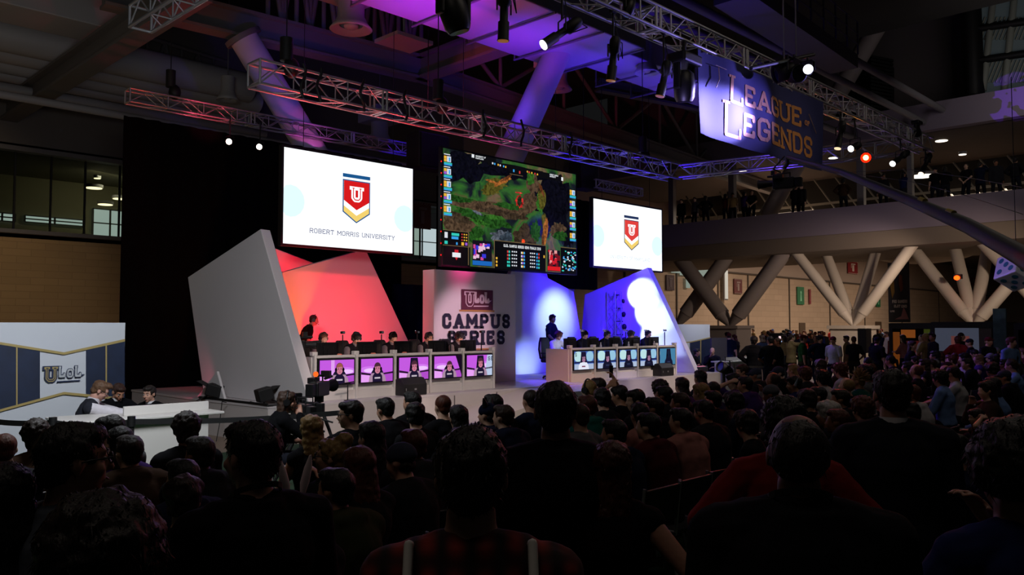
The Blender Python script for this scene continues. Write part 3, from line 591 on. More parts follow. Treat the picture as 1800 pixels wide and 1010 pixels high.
# logo wall ----------------------------------------------------------------
YC = 14.35; lt = pY(763, 473, YC); rb = pY(906.5, 560, YC); zt_ = lt.z
lw = thing('logo_wall', 'upright white wall reading CAMPUS SERIES between the two teams', 'sign wall', ((lt.x + rb.x) / 2, YC, ZS))
MB().box(((lt.x + rb.x) / 2, YC + .2, (ZS + zt_) / 2), (rb.x - lt.x, .4, zt_ - ZS)).build('wall_block', PANEL, lw, bevel=.01)
MAR = mat('maroon_print', '5a2238', .7); NV = mat('dark_navy_print', '1b1c34', .7); GLD = mat('gold_print', 'b98a4a', .5); PNK = mat('pale_pink_print', 'd6c2c8', .7)
yp = YC - .012
def rect(mb, x0, y0, x1, y1, y, off=0, mi=0):
    a = pY(x0, y0, y); b = pY(x1, y0, y); c = pY(x1, y1, y); d = pY(x0, y1, y); z0 = (c.z + d.z) / 2; z1 = (a.z + b.z) / 2
    mb.face([(a.x, y + off, z0), (b.x, y + off, z0), (b.x, y + off, z1), (a.x, y + off, z1)], mi); return a.x, b.x, z0, z1
mb = MB(); ex = rect(mb, 811, 509, 866.5, 545, yp); mb.build('badge', MAR, lw)
mb = MB(); rect(mb, 807, 544.5, 869, 547.5, yp, -.003); rect(mb, 807, 612, 869, 614.5, yp, -.003); mb.build('gold_bar', GLD, lw)
mb = MB(); e2 = rect(mb, 811, 614.5, 866.5, 636, yp); mb.build('badge', MAR, lw)
mb = MB(); text(mb, '2016', (e2[0] + .18, yp - .004, e2[2] + .06), .16, width=e2[1] - e2[0] - .36, t=.14, serif=0, sp=.6); mb.build('lettering', PNK, lw)
def ulol(mb_out, mb_in, mb_fill, X0, Z0, W, H, y, under=True):
    uw = W * .34
    if mb_out: text(mb_out, 'U', (X0, y, Z0), H, t=.34, serif=.55, width=uw)
    if mb_in: text(mb_in, 'U', (X0 + uw * .10, y - .004, Z0 + H * .06), H * .88, t=.19, serif=.9, width=uw * .8)
    if mb_fill:
        for i, c in enumerate('LOL'): text(mb_fill, c, (X0 + uw + W * .02 + i * W * .215, y - .002, Z0 + H * (.22 + .03 * (i != 1))), H * (.74 if i != 1 else .6), t=.30, serif=0, width=W * .2)
        mb_fill.face([(X0 + uw * .95, y - .002, Z0 + .0), (X0 + W * .94, y - .002, Z0 + .0 + H * .03), (X0 + W * .97, y - .002, Z0 + H * .10), (X0 + uw * 1.0, y - .002, Z0 + H * .08)])
        x1 = X0 + W * .985; mb_fill.face([(x1 - W * .06, y - .002, Z0 + H * .22), (x1 + W * .02, y - .002, Z0 + H * .44), (x1 + W * .10, y - .002, Z0 + H * .44)])
m1, m2, m3 = MB(), MB(), MB(); ulol(m1, m2, m3, ex[0] + .13, ex[2] + .08, (ex[1] - ex[0]) * .76, (ex[3] - ex[2]) * .74, yp - .004)
m1.build('logo_letter', PNK, lw); m2.build('logo_outline', MAR, lw); m3.build('logo_word', PNK, lw)
a = pY(777.5, 577, yp); b = pY(896, 577, yp); mb = MB(); text(mb, 'CAMPUS', (a.x, yp - .003, pY(836, 577, yp).z), pY(836, 551, yp).z - pY(836, 577, yp).z, t=.235, serif=.5, sp=.22, width=b.x - a.x); mb.build('lettering', NV, lw)
a = pY(786.5, 607, yp); b = pY(887, 607, yp); mb = MB(); text(mb, 'SERIES', (a.x, yp - .003, pY(836, 606, yp).z), pY(836, 580.5, yp).z - pY(836, 606, yp).z, t=.235, serif=.5, sp=.22, width=b.x - a.x); mb.build('lettering', NV, lw)

# screens ------------------------------------------------------------------
def screen(name, x0, y0a, y1a, x1, y0b, y1b, Y, lab, cat='screen', frame=.05):
    a = pY(x0, (y0a + y1a) / 2, Y); b = pY(x1, (y0b + y1b) / 2, Y); zt = (pY(x0, y0a, Y).z + pY(x1, y0b, Y).z) / 2; zb = (pY(x0, y1a, Y).z + pY(x1, y1b, Y).z) / 2
    t = thing(name, lab, cat, ((a.x + b.x) / 2, Y, zb)); W = b.x - a.x; H = zt - zb
    mb = MB(); f = frame
    for c, d in ((((a.x + b.x) / 2, Y + .05, zt + f / 2), (W + 2 * f, .12, f)), (((a.x + b.x) / 2, Y + .05, zb - f / 2), (W + 2 * f, .12, f)), ((a.x - f / 2, Y + .05, (zb + zt) / 2), (f, .12, H)), ((b.x + f / 2, Y + .05, (zb + zt) / 2), (f, .12, H))): mb.box(c, d)
    mb.box(((a.x + b.x) / 2, Y + .09, (zb + zt) / 2), (W, .05, H)); mb.build('frame', MBLK, t)
    for k in (.15, .85): MB().tube((a.x + W * k, Y + .09, zt), (a.x + W * k, Y + .09, 14.2 if Y > 14.8 else 8.95), .008, 5).build('suspension_cable', MBLK, t)
    def P(u, v, o=0): return V((a.x + u * W, Y - .004 - o, zt - v * H))     # u right, v down
    return t, P, W, H, a.x, zb
WSC = emi('f6fbff', 1.25); SKB = emi('d8f2fb', 1.15)
def projection(x0, y0a, y1a, x1, y0b, y1b, Y, lab, words, pale=False):
    t, P, W, H, ax, zb = screen('projection_screen', x0, y0a, y1a, x1, y0b, y1b, Y, lab)
    MB().face([P(0, 1), P(1, 1), P(1, 0), P(0, 0)]).build('display', WSC, t)
    for cu, cv, r in ((.05, .55, .13), (.93, .6, .12)):
        MB().face([P(min(1, max(0, cu + r * .75 * cos(k * pi / 8))), cv + r * 1.3 * sin(k * pi / 8), .002) for k in range(16)]).build('tint', SKB, t)
    u0, u1 = .425, .64; k = .0; bl = emi('1c5a94' if not pale else '26365e', .9); rd = emi('d8181c' if not pale else 'e2403c', 1.0); yl = emi('f6d470', 1.0)
    MB().face([P(u0, .215, .003), P(u1, .215, .003), P(u1, .175, .003), P(u0, .175, .003)]).build('emblem_bar', bl, t)
    def shp(x0, x1, vt, vb, vm, o): return [P(x0, vt, o), P(x0, vb, o), P((x0 + x1) / 2, vm, o), P(x1, vb, o), P(x1, vt, o)]
    MB().face(shp(u0, u1, .24, .60, .715, .003)).build('emblem_outline', bl, t); MB().face(shp(u0 + .008, u1 - .008, .252, .592, .70, .005)).build('emblem_yellow', yl, t)
    MB().face(shp(u0 + .008, u1 - .008, .252, .53, .63, .007)).build('emblem_white', WSC, t); MB().face(shp(u0 + .008, u1 - .008, .252, .47, .57, .009)).build('emblem_red', rd, t)
    m1 = MB(); o = P(.49, .48, .011); text(m1, 'U', o, .17 * H, t=.30, serif=.6, width=.085 * W); m1.build('emblem_letter', WSC, t)
    m1 = MB(); o = P(.502, .463, .015); text(m1, 'U', o, .14 * H, t=.09, serif=1.0, width=.061 * W); m1.build('emblem_inline', rd, t)
    m1 = MB(); u = .185 if not pale else .22; text(m1, words, P(u, .865, .003), .05 * H, t=.13, serif=.5, sp=.2, width=(1 - 2 * u + .03) * W); m1.build('lettering', emi('34346c' if not pale else 'cfdbe6', .9), t)
    return t
projection(498, 259, 430, 725, 296, 443, 15.0, 'left white projection screen showing a university pennant and its name', 'ROBERT MORRIS UNIVERSITY')
projection(1043, 349, 467, 1163, 369, 476, 15.0, 'right white projection screen with pennant and faint university name', 'UNIVERSITY OF MARYLAND', True)

# game screen ---------------------------------------------------------------
t, P, W, H, ax, zb = screen('game_screen', 778, 258, 468, 1012, 308, 478, 14.6, 'large central screen showing a game map with score panels', frame=.04)
gmn = bpy.data.materials.new('game_map_picture'); gmn.use_nodes = True; nt = gmn.node_tree; b = nt.nodes['Principled BSDF']; b.inputs['Base Color'].default_value = (0, 0, 0, 1)
tc = nt.nodes.new('ShaderNodeTexCoord'); n1 = nt.nodes.new('ShaderNodeTexNoise'); n1.inputs['Scale'].default_value = 1.1; n1.inputs['Detail'].default_value = 5; n1.inputs['Distortion'].default_value = 1.2
n2 = nt.nodes.new('ShaderNodeTexNoise'); n2.inputs['Scale'].default_value = 9; n2.inputs['Detail'].default_value = 3
cr = nt.nodes.new('ShaderNodeValToRGB'); nt.links.new(tc.outputs['Object'], n1.inputs['Vector']); nt.links.new(tc.outputs['Object'], n2.inputs['Vector'])
nt.links.new(n1.outputs[0], cr.inputs[0]); e = cr.color_ramp.elements; e[0].position = .30; e[0].color = (*lin('0a0c16'), 1); e[1].position = .72; e[1].color = (*lin('4a3c34'), 1)
for p_, c_ in ((.40, '10161a'), (.46, '1c3a1c'), (.52, '27521f'), (.57, '3d4424'), (.63, '5a4a36')): q = e.new(p_); q.color = (*lin(c_), 1)
mx = nt.nodes.new('ShaderNodeMix'); mx.data_type = 'RGBA'; mx.blend_type = 'MULTIPLY'; mx.inputs[0].default_value = .55
nt.links.new(cr.outputs[0], mx.inputs[6]); nt.links.new(n2.outputs[1], mx.inputs[7]); nt.links.new(mx.outputs[2], b.inputs['Emission Color']); b.inputs['Emission Strength'].default_value = 1.9
MB().face([P(0, 1), P(1, 1), P(1, 0), P(0, 0)]).build('display', gmn, t)
rg = random.Random(5)
def blob(mb, cu, cv, ru, rv, o, n=14, jit=.25, rot=0):
    pts = []
    for k in range(n):
        a = 2 * pi * k / n; r = 1 + rg.uniform(-jit, jit); x = r * cos(a) * ru; y = r * sin(a) * rv
        pts.append(P(min(1, max(0, cu + x * cos(rot) - y * sin(rot))), min(1, max(0, cv + x * sin(rot) + y * cos(rot))), o))
    mb.face(pts)
lay = [0.001]
def patch(name, col, items, s=1.0, jit=.25):
    mbs = []
    for it in items: mb = MB(); mbs.append(mb); lay[0] += .00012; blob(mb, *it[:4], lay[0], n=26, jit=jit, rot=it[4] if len(it) > 4 else 0)
    m = emi(col, s + .0001 * len(lay)).copy(); m.name = name + '_paint'; nt = m.node_tree; b = nt.nodes['Principled BSDF']
    tc = nt.nodes.new('ShaderNodeTexCoord'); n = nt.nodes.new('ShaderNodeTexNoise'); n.inputs['Scale'].default_value = 7; n.inputs['Detail'].default_value = 6; n.inputs['Distortion'].default_value = 1.5
    cr = nt.nodes.new('ShaderNodeValToRGB'); c = lin(col); cr.color_ramp.elements[0].position = .32; cr.color_ramp.elements[0].color = (*[x * .25 for x in c], 1); cr.color_ramp.elements[1].position = .7; cr.color_ramp.elements[1].color = (*[min(1, x * 1.5) for x in c], 1)
    nt.links.new(tc.outputs['Object'], n.inputs[0]); nt.links.new(n.outputs[0], cr.inputs[0]); nt.links.new(cr.outputs[0], b.inputs['Emission Color'])
    for mb in mbs: mb.build(name, m, t)
patch('dark_area', '0a0a14', [(.12, .12, .14, .14), (.82, .28, .15, .26), (.45, .10, .3, .06), (.93, .62, .05, .12)])
patch('dirt_path', '5a4634', [(.30, .46, .24, .05, .05), (.60, .38, .07, .12, .5), (.12, .66, .12, .08, .5), (.64, .16, .05, .1), (.84, .58, .06, .08, .6)], .8)
patch('dirt_path', '46382a', [(.42, .50, .16, .035, .1), (.10, .58, .10, .04, .3), (.58, .70, .09, .12)], .8)
patch('grass_area', '24501c', [(.20, .54, .12, .04, .2), (.34, .58, .14, .05, .1), (.22, .72, .05, .08, .4), (.66, .62, .04, .10), (.10, .42, .1, .03), (.86, .64, .06, .05), (.45, .42, .1, .03)], .9)
patch('grass_area', '356b24', [(.24, .60, .06, .025, .2), (.36, .54, .07, .02), (.62, .12, .03, .08), (.24, .78, .03, .05), (.70, .34, .03, .1)], .9)
patch('moss_clump', '5c5620', [(.36, .24, .09, .05, -.5), (.32, .30, .07, .04, -.4), (.71, .30, .03, .10), (.73, .52, .02, .08)], .9)
patch('tree_trunk', 'a8642c', [(.41, .20, .08, .018, -.7), (.34, .22, .05, .012, .2), (.74, .60, .018, .13, .08)], .9)
patch('tree_trunk', '6a3c20', [(.44, .16, .05, .012, -.8), (.72, .70, .012, .08), (.71, .22, .012, .06, -.3)], .9)
patch('rock', '5d6470', [(.40, .69, .075, .035, -.2), (.36, .73, .03, .04), (.945, .80, .02, .06, .5), (.23, .52, .04, .012, .4)], .9)
patch('rock', '394450', [(.42, .74, .04, .05), (.45, .70, .03, .05)], .9)
patch('glow_spot', 'd8421c', [(.565, .735, .012, .028), (.48, .77, .01, .02)], 1.2)
patch('health_bar', 'd23838', [(.530, .28, .028, .008)], 1.1, 0)
patch('marker_ring', 'c02a28', [(.535, .36, .028, .06)], 1.0)
patch('marker_ring', '1f2c1c', [(.535, .36, .019, .046)], 1.0)
o = .006
def R(mb, u0, v0, u1, v1, k=0): lay[0] += .00002; mb.face([P(u0, v1, o + lay[0] * .5 + k), P(u1, v1, o + lay[0] * .5 + k), P(u1, v0, o + lay[0] * .5 + k), P(u0, v0, o + lay[0] * .5 + k)])
for q_ in ((.345, .745, .745, 1), (.0, .70, .17, .83), (0, .835, .18, 1), (.865, .745, 1, 1), (.19, .0, .36, .055), (.30, .035, .72, .075), (.46, .05, .56, .12), (.68, .04, .88, .10)): mb = MB(); R(mb, *q_); mb.build('score_panel', emi('0b0b0e', 1), t)
mb = MB(); R(mb, .345, .745, .745, .752, .002); R(mb, .345, .745, .35, 1, .002); R(mb, .74, .745, .745, 1, .002); R(mb, 0, .70, .17, .705, .002); R(mb, .165, .70, .17, .99, .002); R(mb, 0, .83, .17, .835, .002); R(mb, .865, .745, 1, .752, .002); R(mb, .46, .115, .56, .12, .002); mb.build('panel_border', emi('7a6646', .8), t)
wt = emi('e8ecf0', 1.0)
def uit(s, u, v, wd, h, col=wt, nm='lettering'):
    mb = MB(); text(mb, s, P(u, v, .012), h * H, t=.2, serif=0, sp=.2, width=wd * W); mb.build(nm, col, t)
uit('ULOL CAMPUS SERIES SEMI FINALS 2016', .415, .80, .285, .026); uit('UNIVERSITY OF', .215, .022, .07, .014); uit('MARYLAND', .215, .04, .055, .014); uit('ROBERT MORRIS', .775, .058, .07, .014); uit('UNIVERSITY', .775, .076, .05, .014)
mb = MB(); R(mb, .188, .005, .205, .035, .003); R(mb, .872, .055, .888, .09, .003); mb.build('team_badge', wt, t)
cols = {'gold': 'e8b23a', 'blue': '3aa0e8', 'teal': '34c8b8', 'red': 'd03a3a', 'white': 'd8dce4', 'violet': '9a5ad0'}
cells = {k: MB() for k in cols}
for i in range(5):
    v = .065 + i * .108
    for side, u in ((0, .005), (1, .945)):
        vv = v if side == 0 else v + .10; 
        if side == 0: R(cells['white'], u, vv - .018, u + .04, vv - .010, .003)
        R(cells['gold'], u, vv, u + .017, vv + .025, .003); R(cells['violet' if i % 2 else 'gold'], u, vv + .027, u + .017, vv + .05, .003); R(cells['white'], u + .019, vv, u + .045, vv + .05, .003); R(cells['blue'], u + .030, vv + .01, u + .04, vv + .045, .004)
        R(cells['teal'], u, vv + .056, u + .052, vv + .067, .003); R(cells['blue'], u, vv + .068, u + .052, vv + .08, .003)
for r_ in range(5):
    v = .83 + r_ * .032
    for u in (.475, .49, .505, .615, .63, .645): R(cells['white'], u, v, u + .009, v + .013, .003)
    for u, c in ((.44, 'red' if r_ < 3 else 'teal'), (.452, 'teal'), (.545, 'white'), (.565, 'blue'), (.553, 'violet' if r_ % 2 else 'gold'), (.665, 'blue'), (.68, 'red' if r_ < 2 else 'teal')): R(cells[c], u, v, u + .010, v + .02, .003)
    if 1 < r_: R(cells['gold'], .358, v + .005, .370, v + .025, .003)
R(cells['gold'], .722, .845, .732, .87, .003)
R(cells['teal'], .055, .722, .105, .745, .003); R(cells['blue'], .055, .752, .10, .775, .003); R(cells['teal'], .01, .795, .03, .822, .003); R(cells['gold'], .12, .795, .137, .823, .003); R(cells['violet'], .145, .795, .16, .82, .003); R(cells['blue'], .085, .80, .095, .822, .003); R(cells['white'], .01, .72, .03, .77, .003)
for u in (.12, .135, .15): 
    for v in (.72, .745, .77): R(cells['red' if u == .12 else 'gold'], u, v, u + .008, v + .012, .003)
for i, u in enumerate((.33, .345, .37, .385, .41, .425)): R(cells[('white', 'blue', 'gold')[i % 3]], u, .043 + i * .002, u + .009, .06 + i * .002, .003)
for i, u in enumerate((.59, .605, .625, .65, .67)): R(cells[('gold', 'red')[i % 2]], u, .058 + i * .002, u + .009, .075 + i * .002, .003)
R(cells['blue'], .485, .07, .495, .095, .003); R(cells['red'], .53, .075, .54, .10, .003)
for _ in range(46):
    u = rg.uniform(.875, .985); v = rg.uniform(.765, .985); R(cells[rg.choice(('white', 'white', 'teal', 'blue'))], u, v, u + rg.uniform(.006, .018), v + rg.uniform(.008, .02), .003)
for k, mb in cells.items(): mb.build('score_icon', emi(cols[k], 1.0), t)
for i, (u0, c1, c2, nm, bar) in enumerate(((.195, 'd84a9a', '3a3ae0', 'UNIVERSITY OF MARYLAND', '1c64b8'), (.755, 'd82030', '7a1420', 'ROBERT MORRIS UNIVERSITY', 'd81c24'))):
    mb = MB(); R(mb, u0, .765 + i * .02, u0 + .135 - i * .03, .99); mb.build('player_camera_panel', emi('14101c', 1), t)
    for col in (c1, c2, 'f0c8e0' if i == 0 else 'f0a0a0'):
        mb = MB()
        for _ in range(9): u = rg.uniform(u0 + .004, u0 + .08 + (.02 if i == 0 else 0)); v = rg.uniform(.785, .91); R(mb, u, v, u + rg.uniform(.008, .03), v + rg.uniform(.015, .05), .003 + rg.uniform(0, .001))
        mb.build('player_camera_picture', emi(col, .9), t)
    mb = MB(); R(mb, u0, .945, u0 + .135 - i * .03, .985, .005); mb.build('name_bar', emi(bar, 1), t); uit(nm, u0 + .006, .973, .12 - i * .03, .016)
mb = MB(); R(mb, .075, .865, .10, .89, .003); mb.face([P(.078, .93, .012), P(.088, .955, .012), P(.098, .93, .012)]); mb.build('league_badge', emi('c8202c', 1), t); mb = MB(); R(mb, .06, .89, .115, .93, .004); mb.build('league_badge_word', wt, t)
# red pilot lamps down the left frame of the screen
mb = MB()
for k in range(9): p = P(-.012, .12 + k * .1, .01); mb.ball(p, (.018, .012, .018), 8, 6)
mb.build('pilot_lamp', emi('ff1a14', 1.5), t)
# ------------------------------------------------ desks with screens
rp = random.Random(11)
def tvpic(t, o, W, H, i, side):
    """draw the player picture of one desk screen; o = lower left corner"""
    d = o + V((0, -.004, 0)); 
    def Q(u, v, k=0): u = min(1, max(0, u)); v = min(1, max(0, v)); return d + V((u * W, -.0012 * k, v * H))
    def F(name, pts, col, s, k): MB().face([Q(u, v, k) for u, v in pts]).build(name, emi(col, s), t)
    el = lambda cu, cv, ru, rv, n=18, a0=0, a1=2 * pi: [(cu + ru * cos(a0 + (a1 - a0) * q / n), cv + rv * sin(a0 + (a1 - a0) * q / n)) for q in range(n + (a1 < 6))]
    if side == 'L':
        bgc, glow, floor_, skin, shirt, sleeve, hair = 'c45ae0', 'f0c4ff', '7c3a9c', 'c87a92', '1c1430', 'a888a0', '4a2838'
        F('backdrop_picture', [(0, 0), (1, 0), (1, 1), (0, 1)], bgc, 1.0, 0)
        F('backdrop_picture', el(.75 - .5 * (i % 2), .52, .3, .16), 'd47af0', 1.0, 1); F('backdrop_picture', el(.78 - .5 * (i % 2), .50, .2, .09), glow, 1.0, 2)
        F('backdrop_picture', [(0, 0), (.3, 0), (.25, .35), (0, .4)], 'e8a0f4', 1.0, 2); F('backdrop_picture', [(.7, 0), (1, 0), (1, .42), (.72, .36)], 'b04cc8', 1.0, 2)
        F('backdrop_picture', [(0, .34), (.3, .28), (.3, .36), (0, .44)], '2a1430', 1.0, 3); F('backdrop_picture', [(.7, .3), (1, .34), (1, .42), (.7, .37)], '2a1430', 1.0, 3)
        if i == 4: F('backdrop_picture', [(.55, 0), (1, 0), (1, 1), (.8, 1), (.74, .3)], 'b8c8e4', 1.0, 3)
        if i == 3: F('backdrop_picture', [(.78, 1), (1, 1), (1, .1)], '180a20', 1.0, 4)
        if i == 0: F('backdrop_picture', [(.32, 0), (.42, 0), (.42, 1), (.32, 1)], 'e0a0f0', 1.0, 3)
    else:
        bgc, glow, skin, shirt, sleeve, hair = '4a6cc0', 'c8f0f4', 'a07494', '14142c', '14142c', '1c1430'
        F('backdrop_picture', [(0, 0), (1, 0), (1, 1), (0, 1)], bgc, 1.0, 0)
        F('backdrop_picture', el(.2, .72, .22, .3), glow, .85, 1); F('backdrop_picture', el(.8, .72, .2, .3), '9ccce8', .9, 2); F('backdrop_picture', [(0, 0), (1, 0), (1, .3), (0, .3)], 'b4c4e0', .9, 3)
        F('backdrop_picture', [(0, .34), (1, .34), (1, .44), (0, .44)], '1c2450', 1.0, 4)
        if i == 0: shirt = sleeve = 'e4e8f6'
        if i == 4: skin = hair = '141c34'; F('backdrop_picture', [(0, 0), (1, 0), (1, 1), (0, 1)], '4c8cb4', .8, 5)
    cu = (.56, .5, .5, .54, .52)[i] if side == 'L' else (.46, .52, .5, .5, .55)[i]; hv = (.62, .58, .6, .52, .62)[i]
    F('chair_picture', [(cu - .20, 0), (cu - .15, .55), (cu - .12, .98), (cu + .12, .98), (cu + .16, .55), (cu + .22, 0)] if side == 'R' or i in (2, 4) else el(cu, .3, .2, .3), '18122a', 1.0, 6)
    F('sleeve_picture', [(cu - .27, 0), (cu - .25, .22), (cu - .17, .38), (cu + .17, .38), (cu + .25, .22), (cu + .28, 0)], sleeve, 1.0, 7)
    F('shirt_picture', [(cu - .15, 0), (cu - .15, .25), (cu - .08, .40), (cu + .08, .40), (cu + .15, .25), (cu + .16, 0)], shirt, 1.0, 8)
    F('jersey_print_picture', [(cu - .09, .13), (cu + .09, .13), (cu + .09, .2), (cu - .09, .2)], 'c8bcc8' if side == 'L' else ('804060' if i == 0 else '303858'), .9, 9)
    for s in (-1, 1): F('headset_picture', el(cu + s * .108, hv - .03, .034, .085), '080610', 1.0, 13)
    F('hair_picture', el(cu, hv + .07, .105, .19), hair, 1.0, 11)
    F('face_picture', el(cu, hv - .03, .092, .20), skin, 1.0, 12)
    if side == 'L' or i < 4:
        F('hair_picture', [(cu - .095, hv + .08), (cu - .06, hv + .07), (cu + .05, hv + .09), (cu + .095, hv + .06), (cu + .07, hv + .2), (cu, hv + .25), (cu - .07, hv + .2)], hair if side == 'R' or i else '9a5848', 1.0, 13)
        for s in (-1, 1): F('eye_picture', el(cu + s * .038, hv - .01, .018, .02, 8), '301828', 1.0, 14); F('eyebrow_picture', [(cu + s * .018, hv + .028), (cu + s * .06, hv + .035), (cu + s * .06, hv + .05), (cu + s * .018, hv + .045)], hair, 1, 14)
        F('nose_picture', [(cu - .014, hv - .08), (cu + .014, hv - .08), (cu + .006, hv)], 'a85c78' if side == 'L' else '80587c', 1.0, 14); F('mouth_picture', el(cu, hv - .13, .03, .012, 8), '7c3450', 1.0, 14)
    if side == 'L' and i == 4 or side == 'R' and i == 0:
        m_ = MB(); 
        text(m_, 'SE' if side == 'L' else 'S', Q(.83 if side == 'L' else .03, .72, 5), .2 * H, t=.17, serif=.4, sp=.3); m_.build('lettering', emi('14142c', 1), t)
TOPZ = 1.43
def desk(x0, x1, side, lab):
    t = thing('player_desk', lab, 'desk', ((x0 + x1) / 2, 13.4, ZS), group='long white player desks')
    n = 5; b = (x1 - x0) / n; y = 13.0; h = TOPZ - ZS
    MB().box(((x0 + x1) / 2, y + .10, ZS + h / 2), (x1 - x0, .06, h)).build('front_panel', WHT, t)
    MB().box(((x0 + x1) / 2, y + .42, TOPZ - .10), (x1 - x0, .7, .04)).build('desk_top', WHT, t)
    MB().box(((x0 + x1) / 2, y + .08, TOPZ), (x1 - x0, .12, .05)).build('top_rail', WHT, t, bevel=.008)
    for k in range(n + 1):
        xx = x0 + b * k; MB().box((xx, y + .03, ZS + h / 2 + .02), (.05, .10, h + .07)).build('post', WHT, t, bevel=.006); MB().box((xx, y + .05, TOPZ + .06), (.11, .1, .07)).build('post_cap', WHT, t, bevel=.006)
    for xx in (x0 - .02, x1 + .02): MB().box((xx, y + .42, ZS + h / 2), (.05, .72, h)).build('end_panel', WHT, t)
    MB().box(((x0 + x1) / 2, y + .07, ZS + .08), (x1 - x0, .12, .16)).build('plinth', WHT, t)
    for i in range(n):
        xc = x0 + b * (i + .5); Wd, Hd = .74, .44; zb = TOPZ - .06 - Hd; o = V((xc - Wd / 2, y - .03, zb))
        s = thing('desk_screen', '%s of five desk screens of the %s team, player on %s backdrop' % (('leftmost', 'second', 'middle', 'fourth', 'rightmost')[i], 'left' if side == 'L' else 'right', 'pink' if side == 'L' else 'blue'), 'screen', (xc, y - .02, zb), group='player camera screens on the %s desk' % ('left' if side == 'L' else 'right'))
        MB().box((xc, y - .0, zb + Hd / 2), (Wd + .05, .05, Hd + .05)).build('bezel', BLK, s, bevel=.006); tvpic(s, V((o.x, y - .026, o.z)), Wd, Hd, i, side)
    return t
DX = ((8.2, 12.7), (15.32, 19.85))
desk(*DX[0], 'L', 'long white desk of the left team, lit pinkish'); desk(*DX[1], 'R', 'long white desk of the right team, beside the coach')

def monitor_unit(x, i, side):
    nm = ('first', 'second', 'third', 'fourth', 'fifth')[i]; sd = 'left' if side == 'L' else 'right'
    t = thing('monitor', '%s black computer monitor seen from behind, counting from the left, on the %s desk' % (nm, sd), 'monitor', (x, 13.45, TOPZ - .08), group='computer monitors on the %s desk' % sd)
    MB().box((x, 13.46, TOPZ + .10), (.47, .035, .31)).build('housing', BLK, t, bevel=.008); MB().box((x, 13.43, TOPZ + .11), (.22, .03, .16)).build('back_cover', BLK, t, bevel=.006); MB().box((x, 13.479, TOPZ + .11), (.44, .004, .27)).build('display', emi('b8c8ff' if side == 'R' else 'ffd0c0', 4.0), t)
    MB().box((x, 13.42, TOPZ + .02), (.07, .03, .20)).build('stand', BLK, t); MB().box((x, 13.45, TOPZ - .075), (.24, .2, .015)).build('base', BLK, t)
    w_ = thing('webcam', '%s small camera on a stalk above the monitors of the %s desk' % (nm, sd), 'camera', (x + .16, 13.2, TOPZ), group='stalk cameras on the %s desk' % sd)
    MB().tube((x + .16, 13.2, TOPZ - .08), (x + .16, 13.2, TOPZ + .40), .012, 6).build('stalk', BLK, w_); MB().box((x + .16, 13.2, TOPZ + .44), (.07, .06, .05)).build('camera_body', BLK if side == 'L' else mat('pale_camera', 'c9c6cc', .5), w_, bevel=.006)
    MB().tube((x + .16, 13.17, TOPZ + .44), (x + .16, 13.14, TOPZ + .44), .016, 10).build('lens', emi('6a6a74', .4), w_); MB().ball((x + .135, 13.23, TOPZ + .465), (.008, .008, .008), 6, 4).build('indicator', emi('ffffff', 1), w_)
for sd_, (x0, x1) in zip('LR', DX):
    for i in range(5): monitor_unit(x0 + (x1 - x0) / 5 * (i + (.62 if sd_ == 'L' else .55)), i, sd_)
# keyboards on the left desk, bottles on the right
for i in range(5):
    x = 8.2 + .9 * (i + .5); t = thing('keyboard', '%s dark keyboard on the left desk' % ('first', 'second', 'third', 'fourth', 'fifth')[i], 'keyboard', (x, 13.62, TOPZ - .08), group='keyboards'); MB().box((x, 13.63, TOPZ - .07), (.42, .14, .02)).build('case', BLK, t); MB().box((x, 13.63, TOPZ - .056), (.40, .12, .012)).build('keys', MBLK, t)
for i, px in enumerate((1056, 1105, 1150)):
    p = pY(px, 615, 13.3); t = thing('water_bottle', 'clear water bottle on the right desk, %s from left' % ('first', 'second', 'third')[i], 'bottle', (p.x, 13.3, TOPZ - .08)); pb = V((p.x, 13.3, TOPZ - .08))
    MB().loft([(pb + V((0, 0, h)), (r, 0, 0), (0, r, 0)) for h, r in ((0, .03), (.14, .03), (.18, .014), (.2, .013))], 10).build('body', mat('bottle_plastic', 'b8b8cc', .2), t); MB().tube(pb + V((0, 0, .2)), pb + V((0, 0, .22)), .015, 8).build('cap', WHT, t)
for i, px in enumerate((598, 657, 712)):
    p = pY(px, 634, 13.3); t = MB().loft([(V((p.x, 13.32, TOPZ - .08 + h)), (r, 0, 0), (0, r, 0)) for h, r in ((0, .05), (.1, .055), (.12, .04))], 12).build('drink_can', mat('bright_can', 'e0785c', .4)); tag(t, 'low bright cup standing on the left desk, %s from left' % ('first', 'second', 'third')[i], 'cup')

# floor monitors (wedges)
def wedge(px, py, lab):
    p = pz(px, py, ZS); p.y = max(p.y, YF + .12); t = thing('wedge_speaker', lab, 'speaker', C3(p, ZS), group='wedge speakers at the stage edge')
    x, y = p.x, p.y; w2 = .29; pr = [(x - w2, y, ZS), (x - w2, y, ZS + .22), (x - w2, y + .10, ZS + .34), (x - w2, y + .36, ZS + .30), (x - w2, y + .42, ZS)]
    MB().prism(pr, (2 * w2, 0, 0)).build('cabinet', mat('speaker_black', '131214', .6, noise_amt=.3, scale=30), t, bevel=.012)
    MB().box((x, y + .23, ZS + .325), (.5, .24, .01), M.Rotation(-.15, 3, 'X')).build('grille', MBLK, t); MB().box((x + .0, y - .003, ZS + .12), (.05, .008, .035)).build('badge', ALU, t); MB().box((x - w2 + .06, y - .003, ZS + .12), (.015, .006, .05)).build('socket_plate', ALU, t)
wedge(770, 698, 'black wedge speaker at the stage edge before the left desk'); wedge(1189, 661, 'black wedge speaker at the stage edge before the right desk')
p = pz(634, 706, ZS); p.y = YF + .12; t = thing('microphone_stand', 'tiny T-shaped black stand on the stage edge, left desk front', 'stand', p)
